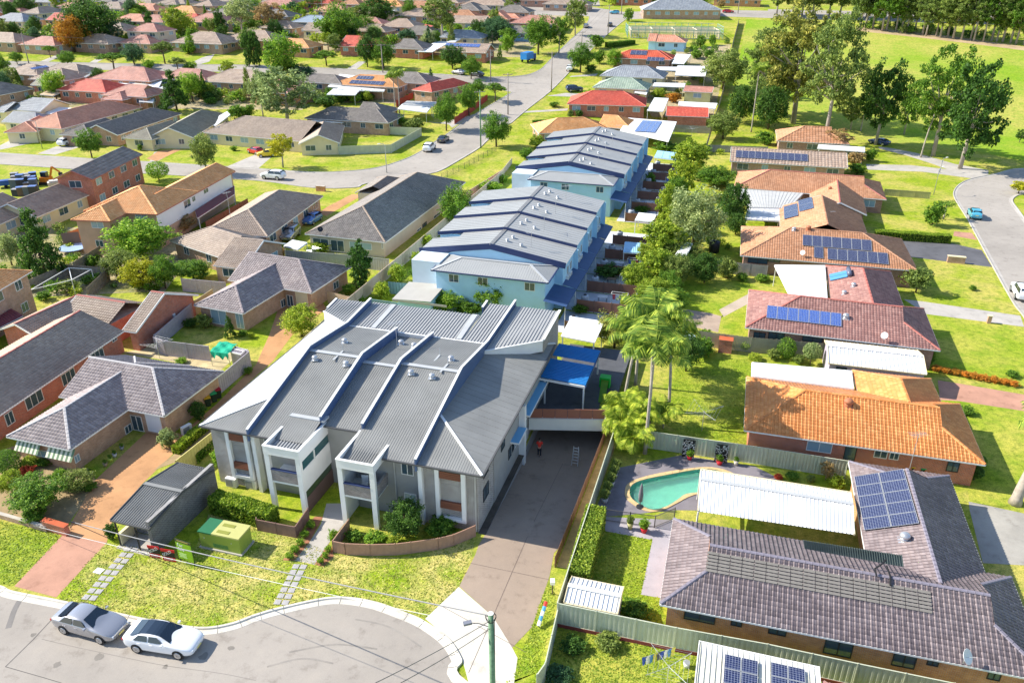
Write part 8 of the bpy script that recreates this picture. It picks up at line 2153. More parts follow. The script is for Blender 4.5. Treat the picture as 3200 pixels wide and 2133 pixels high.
m=MB();m.beam((.8,0,1.2),(1.6,0,3.2),.25,.3);m.beam((1.6,0,3.2),(2.9,0,2.2),.2,.25);link('boom',m.mesh('boom',OM),mc,(0,0,0));m=MB();m.box((2.9,0,1.9),(.5,.6,.5));link('bucket',m.mesh('bucket',DARK),mc,(0,0,0))
rg=random.Random(3)
for i in range(16):
 x,y=150+(i%4)*55+rg.uniform(-8,8),60+(i//4)*45;q=p(10,x,y+40)
 t=thing('crate','dark crate in the cluttered yard, %s row from the back and %s'%(('first','second','third','fourth')[i//4],('first from the left','second from the left','third from the left','fourth from the left')[i%4]),'crate',tuple(q),'crates in the cluttered yard');t.rotation_euler=(0,0,rg.uniform(0,.5))
 hh=rg.uniform(1.0,2.2);m=MB();m.box((0,0,hh/2),(1.2,1.0,hh));link('body',m.mesh('body',plain('crate_%d'%(i%3),((.05,.05,.06),(.14,.10,.08),(.10,.12,.16))[i%3],.7)),t,(0,0,0));m=MB();m.box((0,0,hh+.03),(1.3,1.1,.06));link('lid',m.mesh('lid',plain('crate_lid_%d'%(i%2),((.3,.3,.32),(.12,.2,.45))[i%2],.7)),t,(0,0,0))
for i,(x,y,c,lb)in enumerate(((60,160,(.05,.12,.35),'blue tarpaulin-covered trailer beside the crates'),(520,160,(.55,.55,.52),'grey trailer beside the orange excavator'))):
 q=p(10,x,y);t=thing('trailer',lb,'trailer',tuple(q));t.rotation_euler=(0,0,.5);m=MB();m.box((0,0,.8),(2.8,1.5,.6));m.box((0,0,1.2),(2.2,1.2,.3));link('body',m.mesh('body',plain('trailer_%d'%i,c,.7)),t,(0,0,0))
 for s in(-.8,.8):m=MB();m.tube([(0,s-.1,.3),(0,s+.1,.3)],.3,12);link('wheel',m.mesh('wheel',TYRE),t,(0,0,0))
 m=MB();m.beam((1.4,0,.5),(2.3,0,.45),.1,.1);link('drawbar',m.mesh('drawbar',DARK),t,(0,0,0))
bt=thing('truck','blue covered truck parked at the junction corner','truck',tuple(p(2,150,560)));bt.rotation_euler=(0,0,R(60))
m=MB();m.box((-1,0,1.9),(4.5,2.2,2.0));link('cargo_box',m.mesh('cargo_box',plain('truck_blue',(.03,.22,.6),.5)),bt,(0,0,0));m=MB();m.box((2.2,0,1.4),(1.7,2.1,1.5));link('cab',m.mesh('cab',plain('truck_navy',(.02,.06,.2),.4)),bt,(0,0,0));m=MB();m.box((2.95,0,1.7),(.3,1.9,.6));link('windscreen',m.mesh('windscreen',CARGLASS),bt,(0,0,0))
for x in(-2.2,2.2):
 for s in(-1,1):m=MB();m.tube([(x,s-.15,.45),(x,s+.15,.45)],.45,14);link('wheel',m.mesh('wheel',TYRE),bt,(0,0,0))
ry=random.Random(9);WHN=('first','second','third','fourth')
for far_,v0,uw in((0,42.3,6.22),(1,84.9,6.75)):
 for i in range(4):
  wh=('nearer','farther')[far_];v=v0+i*uw
  t=thing('washing_line','folding washing line with clothes in the %s yard of the %s blue terrace'%(WHN[i],wh),'clothes line',tuple(L(2.6,v+2.5)),'washing lines of the terrace yards')
  m=MB();
  for u in(1.6,3.6):m.beam(L(u,v+2.5,0),L(u,v+2.5,1.7),.05,.05,up=(0,1,0))
  m.beam(L(1.6,v+2.5,1.7),L(3.6,v+2.5,1.7),.04,.04);m.beam(L(1.6,v+3.2,1.7),L(3.6,v+3.2,1.7),.04,.04);m.beam(L(1.6,v+2.5,1.7),L(1.6,v+3.2,1.7),.04,.04);m.beam(L(3.6,v+2.5,1.7),L(3.6,v+3.2,1.7),.04,.04);m.build('frame',WHITE,t)
  for k in range(4):m=MB();u=1.75+k*.46;m.quad(L(u,v+2.52,1.68),L(u+.36,v+2.55,1.68),L(u+.34,v+2.5,1.0),L(u+.03,v+2.6,.95));m.build('cloth',plain('wash_%d'%((k+i)%4),((.7,.1,.12),(.75,.76,.8),(.12,.2,.5),(.1,.1,.12))[(k+i)%4],.9),t)
  t=thing('garden_table','small outdoor table in the %s yard of the %s blue terrace'%(WHN[i],wh),'table',tuple(L(.4,v+3.6)),'tables in the terrace yards')
  m=MB();m.prism([L(-.2,v+3.2),L(1.0,v+3.2),L(1.0,v+4.0),L(-.2,v+4.0)],.7,.75);m.build('top',plain('table_tone_%d'%(i%2),((.62,.6,.58),(.2,.14,.1))[i%2],.6),t)
  for u in(-.1,.9):
   for w_v in(3.3,3.9):m=MB();m.beam(L(u,v+w_v,0),L(u,v+w_v,.7),.05,.05,up=(0,1,0));m.build('leg',DARK,t)
   # ------------------------------------------------------------------ trees, shrubs, hedges, palms
t_list=[('round','dark',0,800,150,420,300,'giant dark spreading tree in the far left block',3),('round','orange',0,635,290,250,220,'orange autumn tree below the giant dark tree',1.5),('round','dark',0,210,45,200,130,'dark tree pair at the top left edge',1),('round','dark',0,30,60,120,100,'dark tree at the very top left corner',1),('round','lime',0,1600,190,250,220,'yellow-green feathery tree right of the two-storey house',1),('column','dark',0,1990,200,80,160,'narrow dark conifer before the large red roof',0),('euc','grey',0,2170,100,260,260,'pale grey gum at the top edge',4),('round','mid',0,1060,200,110,90,'low round tree right of the giant dark tree',.5),('bush','teal',0,1180,215,180,90,'broad dark shrub below the giant dark tree',0),('umbrella','mid',0,1010,510,230,90,'flat-topped umbrella tree on the cross street lawn',2.5),('umbrella','olive',0,1470,420,200,130,'leaning umbrella tree right of the pole',2.5),('umbrella','olive',0,1600,550,150,90,'small umbrella tree by the cross street kerb',1.2),('round','mid',0,600,520,140,100,'bushy round tree at the cross street bend',.6),('umbrella','mid',0,440,440,110,80,'small street tree left on the cross street',1.2),('bush','bright',0,1345,580,110,80,'bright bush behind the pink-red roof',0),('bush','mid',0,1720,600,130,80,'round green bush on the cross street',0),('round','mid',0,140,515,110,80,'small tree beside the left lawns',.6),('round','teal',0,305,300,90,100,'dark small tree left of the orange tree',.6),('bush','yellow',0,110,205,80,80,'yellow bush at the far left',0),('round','teal',0,1200,480,180,150,'dark clump behind the flat-topped umbrella tree',.5),('bush','mid',0,1700,440,130,90,'palm-like dark bush in front of the broad roof',0),('column','dark',0,2240,430,90,230,'first of the tall dark cypresses left of the tree clump',0),('column','dark',0,2310,430,80,240,'second of the tall dark cypresses left of the tree clump',0),('conifer','dark',0,1570,800,260,290,'dark round conifer among the middle backyards',.6),('bush','bright',0,1050,750,90,100,'green bush at the grey verandah',0),('bush','olive',0,1810,780,100,120,'olive shrub left of the glass enclosure',0),('bush','mid',0,750,840,170,100,'low shrubs beside the tan shed',0),('round','teal',0,30,740,110,170,'dark tree at the left edge of the middle yards',.5),('bush','mid',0,190,715,120,90,'shrub by the left edge pool',0),('round','mid',0,800,1280,195,190,'round street tree beside the white wagon',.9),('round','olive',0,1840,1370,210,260,'olive street tree in front of the cream corner house',1.2),('bush','mid',0,2160,1010,180,130,'green bushes behind the olive-grey villa',0),('bush','bright',0,1395,1330,50,55,'clipped ball shrub by the three-gable villa',0),('bush','mid',0,1270,1335,50,60,'second clipped shrub by the three-gable villa',0),('bush','bright',0,2120,1345,70,45,'small shrub on the cream house lawn',0),('ball','bright',0,1425,1540,170,130,'round topiary behind the two-storey brick house',.6),('bush','dark',0,950,1040,110,50,'dark shrub between orange and charcoal roofs',0),('bush','mid',0,2260,1000,120,110,'bush at the end of the backyards',0),('round','bright',1,220,500,340,330,'tall bright tree clump in the middle of the cross street block',1.5),('round','teal',1,420,660,200,140,'lower dark part of the tree clump beside the striped roof',.8),('euc','grey',1,250,830,520,400,'big pale gum above the cream corner house',2.5),('euc','grey',1,30,800,200,330,'left half of the pale gums above the cream corner house',2.5),('round','mid',1,760,200,400,290,'big round green tree in the far middle block',1),('round','mid',1,990,230,170,150,'smaller round tree joined to the big green tree',.6),('round','dark',1,1090,80,300,180,'dark trees near the top edge in the middle',1),('euc','olive',1,1680,90,350,260,'large brown-green gum with tall bare trunk',5),('umbrella','mid',1,630,490,200,90,'flat umbrella tree on the lawn of the crimson roof',1.6),('round','dark',1,1000,440,170,230,'dark twin trees before the crimson roof',.8),('round','mid',1,1150,470,210,200,'green twin tree beside the crimson roof pole',.8),('round','dark',1,1780,500,200,170,'round dark tree before the tan gable',.6),('round','mid',1,1950,590,150,150,'street tree by the cars on the cross street',1.0),('bush','olive',1,1860,540,130,90,'small pale tree behind the street tree',.6),('round','dark',1,2010,240,130,110,'round dark bush by the far glass porch',.3),('round','teal',1,2190,240,250,160,'blue-green tree beside the far blue wall',.5),('round','bright',1,2280,390,140,130,'bright bushes left of the upper long street',.3),('bush','dark',1,640,920,170,100,'dark rounded bush by the patio roofs',0),('bush','bright',1,900,890,110,80,'bright bush before the lower solar panels',0),('bush','lime',1,1010,870,80,90,'lime bush beside the palms',0),('bush','mid',1,1290,1090,140,110,'round green bush below the palms',0),('bush','olive',1,1440,1120,170,110,'olive shrub behind the cream fence corner',0),('round','mid',1,1720,980,200,240,'street tree in front of the white carport',1.5),('round','mid',1,1930,880,190,200,'street tree beside the red side fence',1.3),('round','mid',1,2010,780,140,110,'bright street tree behind the red side fence',1),('umbrella','mid',1,2170,790,180,130,'small street tree near the junction',1.6),('round','mid',1,2180,1150,250,240,'round dense tree beside the tall green pole',.9),('euc','yellow',1,220,1320,230,200,'thin yellow-green street tree by the yellow hatchback',1.8),('conifer','teal',1,1585,670,60,100,'small blue-green cone tree by the red house',0),('bush','mid',1,390,65,90,80,'round bush on the lawn near the top edge',0),('euc','dry',1,110,130,240,200,'thin yellowing tree right of the pale grey gum',2),('round','dark',1,560,20,200,90,'dark trees behind the top lawns',.5),('round','mid',1,1390,70,130,160,'slim tree beside the dark trees near the top',1),('round','mid',2,240,290,270,250,'big rounded street tree left of the upper long street',1.6),('euc','mid',2,430,280,180,250,'pale street tree beside the upper pole',1.5),('euc','olive',2,580,110,190,260,'tall street tree at the top junction',1.8),('round','mid',2,625,500,240,190,'street tree beside the small white van',1.2),('bush','mid',2,765,370,150,110,'round bush before the construction site',.4),('bush','mid',2,800,510,110,120,'palm-like shrub right of the street tree',0),('round','bright',2,930,520,150,130,'leafy shrub left of the vivid red roof',.2),('bush','dark',2,715,620,110,70,'low dark shrub on the lawn by the long street',0),('bush','bright',2,690,845,110,60,'bright low shrub beside the dark blue wagon',0),('bush','mid',2,385,945,100,45,'low shrub on the long street lawn',0),('bush','olive',2,530,1030,60,70,'cone shrub at the red brick corner',0),('bush','dark',2,610,1030,70,70,'dark shrub at the red brick wall',0),('bush','lime',2,1335,850,140,90,'yellow-green bush behind the pale green roof',0),('bush','orange',2,1470,880,120,90,'orange-tinged bush beside the granny flat',0),('round','olive',2,1940,600,380,290,'wide leafy boundary tree left of the playing field',1.0),('bush','mid',2,1680,490,100,80,'shrub behind the vivid red roof',0),('bush','mid',2,1790,490,110,90,'second shrub behind the vivid red roof',0),('bush','mid',2,1715,370,95,100,'round tree behind the construction site fence',0),('bush','mid',2,1820,360,70,90,'smaller round tree behind the construction site fence',0),('round','dark',2,2090,920,250,280,'dense dark tree at the foot of the palm trunk',.6),('round','olive',2,1930,1110,260,200,'grey-green tree over the rear yard of the red shed',.8),('bush','lime',2,220,1280,150,110,'lime bush beside the sloping lawn',0),('bush','mid',2,130,1390,130,100,'green bush at the corner of the farther terrace',0),('bush','mid',2,1400,1330,230,80,'low hedge-like shrubs behind the farther terrace',0),('bush','dry',2,1900,35,80,60,'dry orange bush beside the red sedan',0),('bush','mid',2,1060,130,80,110,'green bush left of the grey hip roof',0),('column','lime',2,1630,1400,270,210,'first bushy lime tree in the terrace boundary row',.3),('round','yellow',2,1610,1520,190,110,'yellow-tipped tree in the terrace boundary row',.3),('tallgum','golden',3,330,460,700,820,'huge golden-tipped gum with pale trunk beside the field',4),('tallgum','euc',3,640,560,560,860,'huge darker gum right of the golden one',5),('tallgum','euc',3,60,560,480,620,'left shoulder of the gum stand beside the field',3),('euc','golden',3,200,760,360,340,'lower golden gum in front of the gum stand',2),('euc','dark',3,1070,840,400,640,'dark slender gum right of the huge gums',2),('euc','mid',3,1290,960,230,330,'bright slender tree behind the palm by the path',1.5),('tallgum','mid',3,1640,800,560,760,'tall bright gum with forked pale trunks by the path',3.5),('euc','dark',3,1880,980,560,760,'broad darker gum right of the forked gum',2),('euc','olive',3,780,1000,200,200,'low gum behind the brown roof by the field',1.5),('round','dark',3,30,950,300,320,'dense dark tree left of the golden gum trunk',.8),('bush','mid',3,940,1400,110,120,'dense bush at the end of the faded white carport',0),('bush','mid',3,810,1530,180,100,'round bush right of the grey-brown solar roof',0),('bush','dry',3,800,1430,170,110,'reddish twiggy bush beside the grey-brown roof',0),('euc','dry',3,620,1250,330,170,'leafless twiggy tree in front of the brown roof by the gums',.6),('euc','euc',2,2260,650,180,280,'slim gum at the left of the gum stand',1.5),('bush','mid',2,2300,1250,180,120,'shrubs under the grey-green tree',0),('euc','dark',3,2300,1220,100,90,'small dark tree at the right edge of the field',.5),('conifer','dark',10,330,650,400,560,'big dark conifer in the shady left yard',.3),('round','grey',10,60,700,190,260,'grey-green tree at the left edge behind the conifer',.3),('round','bright',10,1260,620,560,330,'bright dome-shaped tree among the left roofs',.8),('round','olive',10,1080,850,300,220,'olive shrub tree below the bright dome tree',.3),('round','yellow',10,1270,930,340,230,'golden yellow shrub tree beside the olive one',.3),('round','mid',10,1470,910,220,260,'green tree right of the golden yellow one',.3),('round','mid',10,1740,900,300,180,'round green bush under the grey-brown eave',.2),('bush','olive',10,620,1050,200,130,'pale shrub under the white frame',0),('bush','mid',10,840,990,190,110,'low shrub right of the white frame',0),('bush','mid',10,830,830,90,110,'small shrub at the brown fence',0),('euc','dry',10,1640,470,270,150,'leafless shrub against the white two-storey wall',.5),('bush','dark',10,1720,1390,130,90,'dark shrub beside the lilac fence',0),('conifer','dark',10,2080,1420,120,170,'dark green cone topiary before the villa windows',0),('bush','olive',10,1850,1370,130,140,'pale rose bush at the villa corner',0),('bush','lime',10,2280,1500,60,50,'lime shrub by the villa path',0),('bush','mid',10,400,1140,130,90,'shrub behind the red ridge roof',0),('bush','mid',10,2200,1480,90,60,'flower bush between the villa windows',0),('column','dark',11,940,860,190,310,'dark upright tree right of the villa',.3),('round','lime',11,400,1360,310,260,'pale flowering round bush beside the flats drive',.2),('bush','lime',11,560,705,200,60,'lime bush before the pyramid-roofed house',0),('bush','bright',11,840,1080,120,100,'bright bush by the tan paling fence',0),('bush','dry',11,225,740,90,80,'dry fan palm bush by the grey fence',0),('round','mid',11,1810,310,280,300,'dense green tree left of the nearer blue terrace',.4),('bush','bright',11,2130,150,200,100,'bright bush behind the nearer terrace',0),('bush','bright',11,2240,80,90,70,'smaller bright bush behind the nearer terrace',0),('bush','lime',11,1550,650,130,110,'first lime bush along the terrace side, farthest one',0),('bush','lime',11,1690,575,70,50,'small lime bush farther along the terrace side',0),('bush','lime',11,1450,800,110,120,'second lime bush along the terrace side',0),('bush','lime',11,1280,940,170,170,'third and largest lime bush along the terrace side',0),('bush','mid',11,1430,940,90,90,'green shrub before the teal fence',0),('bush','lime',11,1145,1090,160,150,'round lime bush in the teal-fenced yard',0),('round','bright',11,1720,1180,330,170,'wide leafy tree behind the flats, left one',.5),('round','mid',11,2170,1100,320,290,'leafy tree behind the flats, right one',.5),('round','mid',11,1940,1230,250,120,'leafy tree behind the flats, middle one',.3),('bush','bright',11,960,1180,100,60,'fern clump at the fence end',0),('bush','mid',11,830,1170,120,50,'low shrubs at the fence end',0),('column','lime',12,1560,60,200,260,'second bushy lime tree in the boundary row',.3),('column','lime',12,1390,290,140,240,'slim lime conifer in the boundary row',.2),('round','grey',12,1670,420,480,480,'large pale grey-green bottlebrush tree',.8),('column','lime',12,1400,450,150,160,'lime conifer below the slim one',.2),('column','lime',12,1370,620,290,260,'third bushy lime tree in the boundary row',.3),('column','lime',12,1300,850,280,220,'fourth bushy lime tree in the boundary row',.3),('round','lime',12,1130,960,260,210,'fifth bushy lime tree in the boundary row',.3),('round','olive',12,1500,900,260,230,'olive tree right of the lime row',.4),('round','lime',12,1300,1090,330,230,'golden-tipped tree above the palms',.4),('round','mid',12,1250,1180,260,170,'blue-green shrub above the palms',.2),('bush','lime',12,1030,1190,150,130,'lime bush at the end of the boundary row',0),('round','golden',12,940,1440,360,280,'olive-gold round tree beside the shade roof',.5),('round','dark',12,1760,880,220,240,'dark flowering shrub behind the sunny lawn',.2),('bush','olive',12,1960,890,190,190,'pale shrub beside the grey fence',0),('bush','orange',12,2170,920,100,60,'orange pot flowers at the maroon house',0),('bush','mid',12,2090,970,110,80,'small shrubs beside the orange flowers',0),('bush','mid',12,2270,980,130,70,'low shrubs before the maroon roof',0),('round','dark',12,2030,300,240,350,'dark tree between bottlebrush and corrugated roof',.5),('round','mid',12,1850,50,300,150,'dark leafy trees beside the brown roofs',.5),('bush','mid',12,1250,80,120,110,'dark bush in the farther terrace yards',0),('bush','dark',12,880,920,260,130,'dark fern bush in the nearer terrace yard',0),('bush','mid',12,620,1260,140,90,'clipped green bush in the front terrace yard',0),('bush','mid',12,1180,350,130,60,'plants by the little white canopy',0),('bush','mid',12,2200,120,90,90,'small climber at the corrugated patio',0),('bush','mid',12,1760,1500,150,110,'shrub at the patio edge',0),('ball','bright',22,2120,40,110,110,'clipped ball shrub before the weathered fence',0),('bush','mid',22,1740,60,190,170,'grey-green shrub by the barbecue',0),('bush','lime',22,2200,160,130,60,'low golden shrub in the red bed',0),('round','dark',22,1600,90,300,300,'dark leafy tree right of the palms',.5),('ball','mid',23,170,80,150,160,'round clipped shrub beside the garage',0),('ball','grey',23,405,105,170,160,'standard flowering ball shrub beside the garage',.7),('bush','olive',23,50,130,130,110,'golden-green shrub left of the garage',0),('bush','olive',23,280,175,110,90,'pale low shrub between the round shrubs',0),('bush','olive',13,1370,985,240,200,'pinkish olive shrub tree on the maroon house lawn',.5),('bush','lime',13,1180,950,130,160,'lime shrub at the maroon house wall',0),('bush','mid',13,1520,390,190,220,'yellow-green feathery shrub on the turning-head lawn',0),('bush','mid',13,1860,1070,70,50,'small shrub in a stone ring on the lawn',0),('bush','yellow',13,2290,150,170,90,'yellow-leaved tree at the right edge of the turning head',.5),('ball','dark',23,1890,1200,170,140,'round dark shrub at the corner of the orange house',.2),('ball','mid',23,1940,1100,90,90,'small round shrub above the dark round one',0),('bush','mid',23,1810,640,130,90,'wispy shrub at the corner of the orange roof',0),('bush','mid',23,2220,310,120,60,'small shrub in a white ring on the lawn',0),('bush','mid',23,1480,160,80,150,'green climber at the end of the garage',0),('bush','lime',23,630,1285,140,120,'round yellow-green shrub behind the pool roof',0),('bush','red',23,95,1245,80,60,'red flowering shrub behind the pool roof',0),('bush','mid',23,220,1240,130,80,'green shrub beside the red flowers',0),('bush','olive',23,390,1260,90,70,'pale shrub in the pool bed',0),('euc','dry',23,540,1180,130,150,'bare twiggy shrub at the green fence',.2),('bush','mid',32,1120,890,260,170,'dense green bush behind the garden shed fence',0),('bush','teal',32,420,1500,260,200,'blue-green bush at the bottom edge beside the fence',0),('bush','dark',32,560,1220,240,180,'fallen branch pile in the fence corner',0),('bush','olive',32,870,1180,260,50,'weeds along the fence plinth',0),('ball','mid',20,70,1110,170,190,'clipped dark round shrub at the left edge',0),('bush','lime',20,260,1110,170,90,'lime ground shrub below the striped awning',0),('bush','red',20,230,1190,150,100,'red-leaved shrub in the bottom left garden',0),('bush','mid',20,400,1110,120,90,'green shrub between the awnings',0),('round','mid',20,330,1370,430,300,'twisted green tree in the bottom left garden',.5),('round','olive',20,700,1270,250,190,'grey-green mounded shrub beside the drive',.1),('bush','mid',20,800,1330,140,70,'bright groundcover mound beside the drive',0),('round','lime',20,80,1290,220,200,'yellow-green shrub at the left edge garden',.1),('round','bright',20,540,1250,150,150,'light green shrub behind the twisted tree',.2),('bush','grey',20,1510,890,180,170,'pale grey-green shrub at the garage door',0),('bush','dark',20,1800,640,150,170,'dark shrub between air conditioner and bins',0),('bush','mid',20,2250,280,80,70,'small shrub at the lilac fence',0),('bush','bright',20,1640,190,110,60,'vegetable plants in the straw yard',0),('bush','lime',20,1850,130,90,60,'yellowish plant by the green cloth',0),('bush','bright',20,1980,1070,130,170,'bright shrub at the corner of the flats',0),('bush','dark',30,1010,190,120,150,'dark climber beside the bin shelter',0),('bush','olive',30,480,120,80,70,'dry plant at the brick letterbox wall',0),('bush','mid',30,300,40,220,100,'groundcover behind the low garden wall',0),('round','dark',31,1340,60,330,330,'dark leafy tree in the front courtyard of the flats',.2),('bush','mid',31,1680,130,320,170,'ferny green bush behind the curved screen',0),('bush','bright',31,1080,250,200,100,'bright green plants behind the curved screen',0),('bush','mid',31,880,230,160,120,'dark green plants left behind the curved screen',0),('bush','lime',31,1920,110,110,80,'yellow flowering plant at the right end of the curved screen',0),('bush','lime',31,1250,280,150,60,'lime groundcover behind the curved screen',0),('bush','bright',31,700,230,90,130,'bright shrub left of the curved screen',0),]
for k in range(5):t_list.append(('bush','bright',31,(440,400,350,305,500)[k],(215,290,350,410,130)[k],80,75,'small green shrub %s in the left bed of the entry path'%('second from the top','third from the top','fourth from the top','nearest the lawn','first from the top')[k],0))
for k in range(3):t_list.append(('bush','bright',31,(655,625,585)[k],(350,405,455)[k],65,65,'small green shrub %s in the right bed of the entry path'%('farthest','in the middle','nearest the lawn')[k],0))
for k in range(9):t_list.append(('bush','orange',23,1530+k*88,260+k*17,95,65,'orange flowering shrub %s in the row beside the right driveway'%('first','second','third','fourth','fifth','sixth','seventh','eighth','ninth')[k],0))
for a in t_list:
 k,c,rc_,x,y,w,h,lab,cl=a
 shrub=k in('bush','ball')or(w<130 and k=='round' and rc_>9)
 T(k,c,rc_,x,y,w,h,lab,cl,'shrub' if shrub else 'tree','shrub' if shrub else 'tree')
ordn=['first','second','third','fourth','fifth','sixth','seventh','eighth','ninth','tenth','eleventh','twelfth','thirteenth','fourteenth','fifteenth','sixteenth','seventeenth','eighteenth','nineteenth','twentieth','twenty-first','twenty-second','twenty-third','twenty-fourth','twenty-fifth','twenty-sixth','twenty-seventh','twenty-eighth','twenty-ninth','thirtieth']
rg=random.Random(5)
for i in range(26):
 x=830+i*62+rg.uniform(-22,22);yb=262+(x-830)*.105+rg.uniform(-14,6);q=p(3,x,yb)
 hh=rg.uniform(15,21);tree_at((q.x,q.y),rg.choice(('euc','tallgum')),rg.choice(('euc','mid','olive','euc')),rg.uniform(10,14),hh*.8,hh*.2,'slender gum in the belt behind the playing field, front row, %s from the left'%ordn[i],group='gum belt behind the playing field')
for i in range(20):
 x=60+i*120+rg.uniform(-40,40);yb=140+x*.03;q=p(3,x,yb)
 hh=rg.uniform(14,19);tree_at((q.x,q.y),'euc',rg.choice(('euc','olive','grey')),rg.uniform(11,15),hh*.82,hh*.16,'gum in the rear row behind the playing field, %s from the left'%ordn[i],group='gum belt behind the playing field')
for i in range(22):
 x=20+i*105+rg.uniform(-30,30);rc_=0 if x<1100 else 1 if x<2100 else 2;q=p(0,x*2.2,-25-rg.uniform(0,25))
 hh=rg.uniform(7,13);tree_at((q.x,q.y),'round',rg.choice(('dark','mid','olive','teal')),rg.uniform(8,13),hh*.8,hh*.18,'tree along the top edge of the suburb, %s from the left'%ordn[i],group='trees along the top edge')
for i,(x,y,w,h,c,lb)in enumerate(((1500,170,190,200,'mid','leafy shrub between the second lime tree and the bottlebrush'),(1440,540,200,190,'lime','lime shrub tucked behind the third lime tree'),(1480,720,240,210,'olive','olive shrub between lime row and shade roof'),(1230,760,200,180,'lime','yellow-green shrub left of the fourth lime tree'),(1420,1020,240,210,'mid','green tree between olive tree and golden-tipped tree'),(1150,1330,260,200,'bright','bright shrub above the palm crowns'),(1480,1180,220,190,'mid','dark green shrub at the curved path'),(1560,850,200,180,'dark','dark shrub right of the olive tree'),(1820,640,120,90,'mid','low shrub beside the compost tank'),(1650,760,190,160,'olive','olive shrub beside the shade roof'),(2040,480,160,170,'dark','dark shrub below the clear strip patio roof'),(1540,400,220,260,'olive','olive shrub left of the bottlebrush'))):T('round',c,12,x,y,w,h,lb,.2)
hedge('long clipped hedge beside the tall cream fence',p(32,600,560,1.7),p(32,765,-40,1.7),1.5,1.7,'hedge')
hedge('low bright hedge along the dark right driveway',p(13,980,555,1.1),p(13,1660,600,1.1),1.2,1.2,'hedgebright')
hedge('bright leafy hedge in the front bed of the flats',p(20,1930,1400,1.5),p(31,150,20,1.3),1.3,1.5,'hedgebright',dens=300,leaf=.2)
hedge('clipped dark hedge between flats and yellow fence',p(20,1770,1120),p(20,1990,930),.7,.9,'mid')
hedge('leafy garden row along the yellow fence',p(20,1600,1040),p(20,1890,800),.8,.8,'lime')
hedge('dark trimmed hedge under the brick house windows, nearest piece',p(20,215,690),p(20,330,625),1.0,.9,'mid');hedge('dark trimmed hedge under the brick house windows, second piece',p(20,410,560),p(20,630,420),1.0,.9,'mid');hedge('dark trimmed hedge under the brick house windows, farther piece',p(20,710,350),p(20,890,240),1.0,.9,'mid')
hedge('clipped hedge behind the low white wall by the long street',p(2,190,1140),p(2,530,1105),1.0,1.0,'mid');hedge('dark round hedge beside the construction site',p(2,860,440),p(2,1100,400),2.0,1.6,'mid')
palm(p(22,1205,1035),8.6,'tall palm with pale trunk in the palm clump beside the pool',fl=4.2,nf=24,lean=(.1,.3));palm(p(22,1010,640),6.6,'leaning palm with tan trunk left in the palm clump',fl=3.8,nf=20,lean=(.9,1.0));palm(p(22,1240,760),9.2,'rear palm with bright new leaf in the palm clump',fl=4.0,nf=22,lean=(-.2,.6));palm(p(22,1420,640),6.8,'right-hand palm of the palm clump over the lawn',fl=3.8,nf=18,lean=(-.3,.4));palm(p(22,1120,420),6.0,'farthest palm of the palm clump',fl=3.6,nf=18)
for i,(x,y,s)in enumerate(((990,930,2.9),(1080,1030,2.6),(1000,780,3.0),(1130,860,2.9),(1370,800,2.3))):palm(p(22,x,y),.9,'%s low yellow-green palm at the foot of the palm clump'%('leftmost','nearest','rear left','middle','rightmost')[i],'lime',s,20,thick=.08)
palm(p(23,2240,1490),5.6,'stout palm with swollen pale trunk at the right edge',fl=3.4,nf=16,lean=(1.2,.5),thick=.42)
palm(p(1,1265,1035),8.0,'left of the two tall palms above the charcoal hip roof',fl=3.2,nf=14);palm(p(1,1305,1035),9.0,'right of the two tall palms above the charcoal hip roof',fl=3.2,nf=14)
palm(p(2,2170,1200),13,'tall palm with bare trunk at the edge of the gum stand',fl=3.4,nf=14);palm(p(3,1385,1430),10,'tall palm with orange dead fronds by the reserve path',fl=3.2,nf=13,lean=(1.2,.3));palm(p(3,840,1190),5,'short bright palm below the huge darker gum',fl=3.6,nf=15);palm(p(13,1590,450),1.8,'feathery palm on the turning-head lawn',fl=2.0,nf=12)
def far_trees(quad_,n):
 k=0
 for _ in range(n*12):
  if k>=n:break
  a,b=rg.random(),rg.random();q=quad_[0].lerp(quad_[1],a).lerp(quad_[3].lerp(quad_[2],a),b);q.z=0
  if not free(q,1.5)or any((q-r_).length<7 for r_ in RP):continue
  kd,nm=rg.choice((('round','round'),('round','bushy'),('euc','loose-leaved'),('conifer','pointed'),('column','narrow'),('umbrella','spreading')));c,cn=rg.choice((('dark','dark green'),('mid','green'),('bright','bright green'),('olive','olive'),('teal','blue-green'),('grey','grey-green'),('lime','yellow-green')))
  lb=beside('%s %s tree'%(nm,cn),q)
  if not lb:continue
  hh=rg.uniform(4,9);w=hh*rg.uniform(.7,1.1)*(.5 if kd in('column','conifer')else 1);tree_at((q.x,q.y),kd,c,w,hh*.85,hh*.15,lb,group='trees of the far blocks');k+=1
far_trees(PL((0,-100,480),(0,2323,500),(0,2323,-60),(0,-100,-60)),70)
far_trees(PL((1,0,520),(1,2250,560),(2,430,-60),(1,0,-60)),60)
far_trees(PL((0,0,930),(1,480,930),(1,480,700),(0,0,700)),16)
far_trees(PL((2,1050,60),(2,2200,80),(2,2200,-70),(2,1050,-70)),12)
def scatter(label,quad_,n,smin,smax,cols):
 out=[];tries=0
 while len(out)<n and tries<n*8:
  tries+=1;a,b=rg.random(),rg.random();q=quad_[0].lerp(quad_[1],a).lerp(quad_[3].lerp(quad_[2],a),b);q.z=0
  if not free(q,1.2)or any((q-r_).length<9 for r_ in RP):continue
  out.append((q,rg.uniform(smin,smax)))
 if out:shrub_mass('garden_greenery',label,out,cols)
CL=('mid','dark','bright','olive','lime')
scatter('mixed garden greenery behind the villas of the middle street',PL((0,0,930),(1,900,960),(1,480,730),(0,0,720)),70,1.6,4.0,CL)
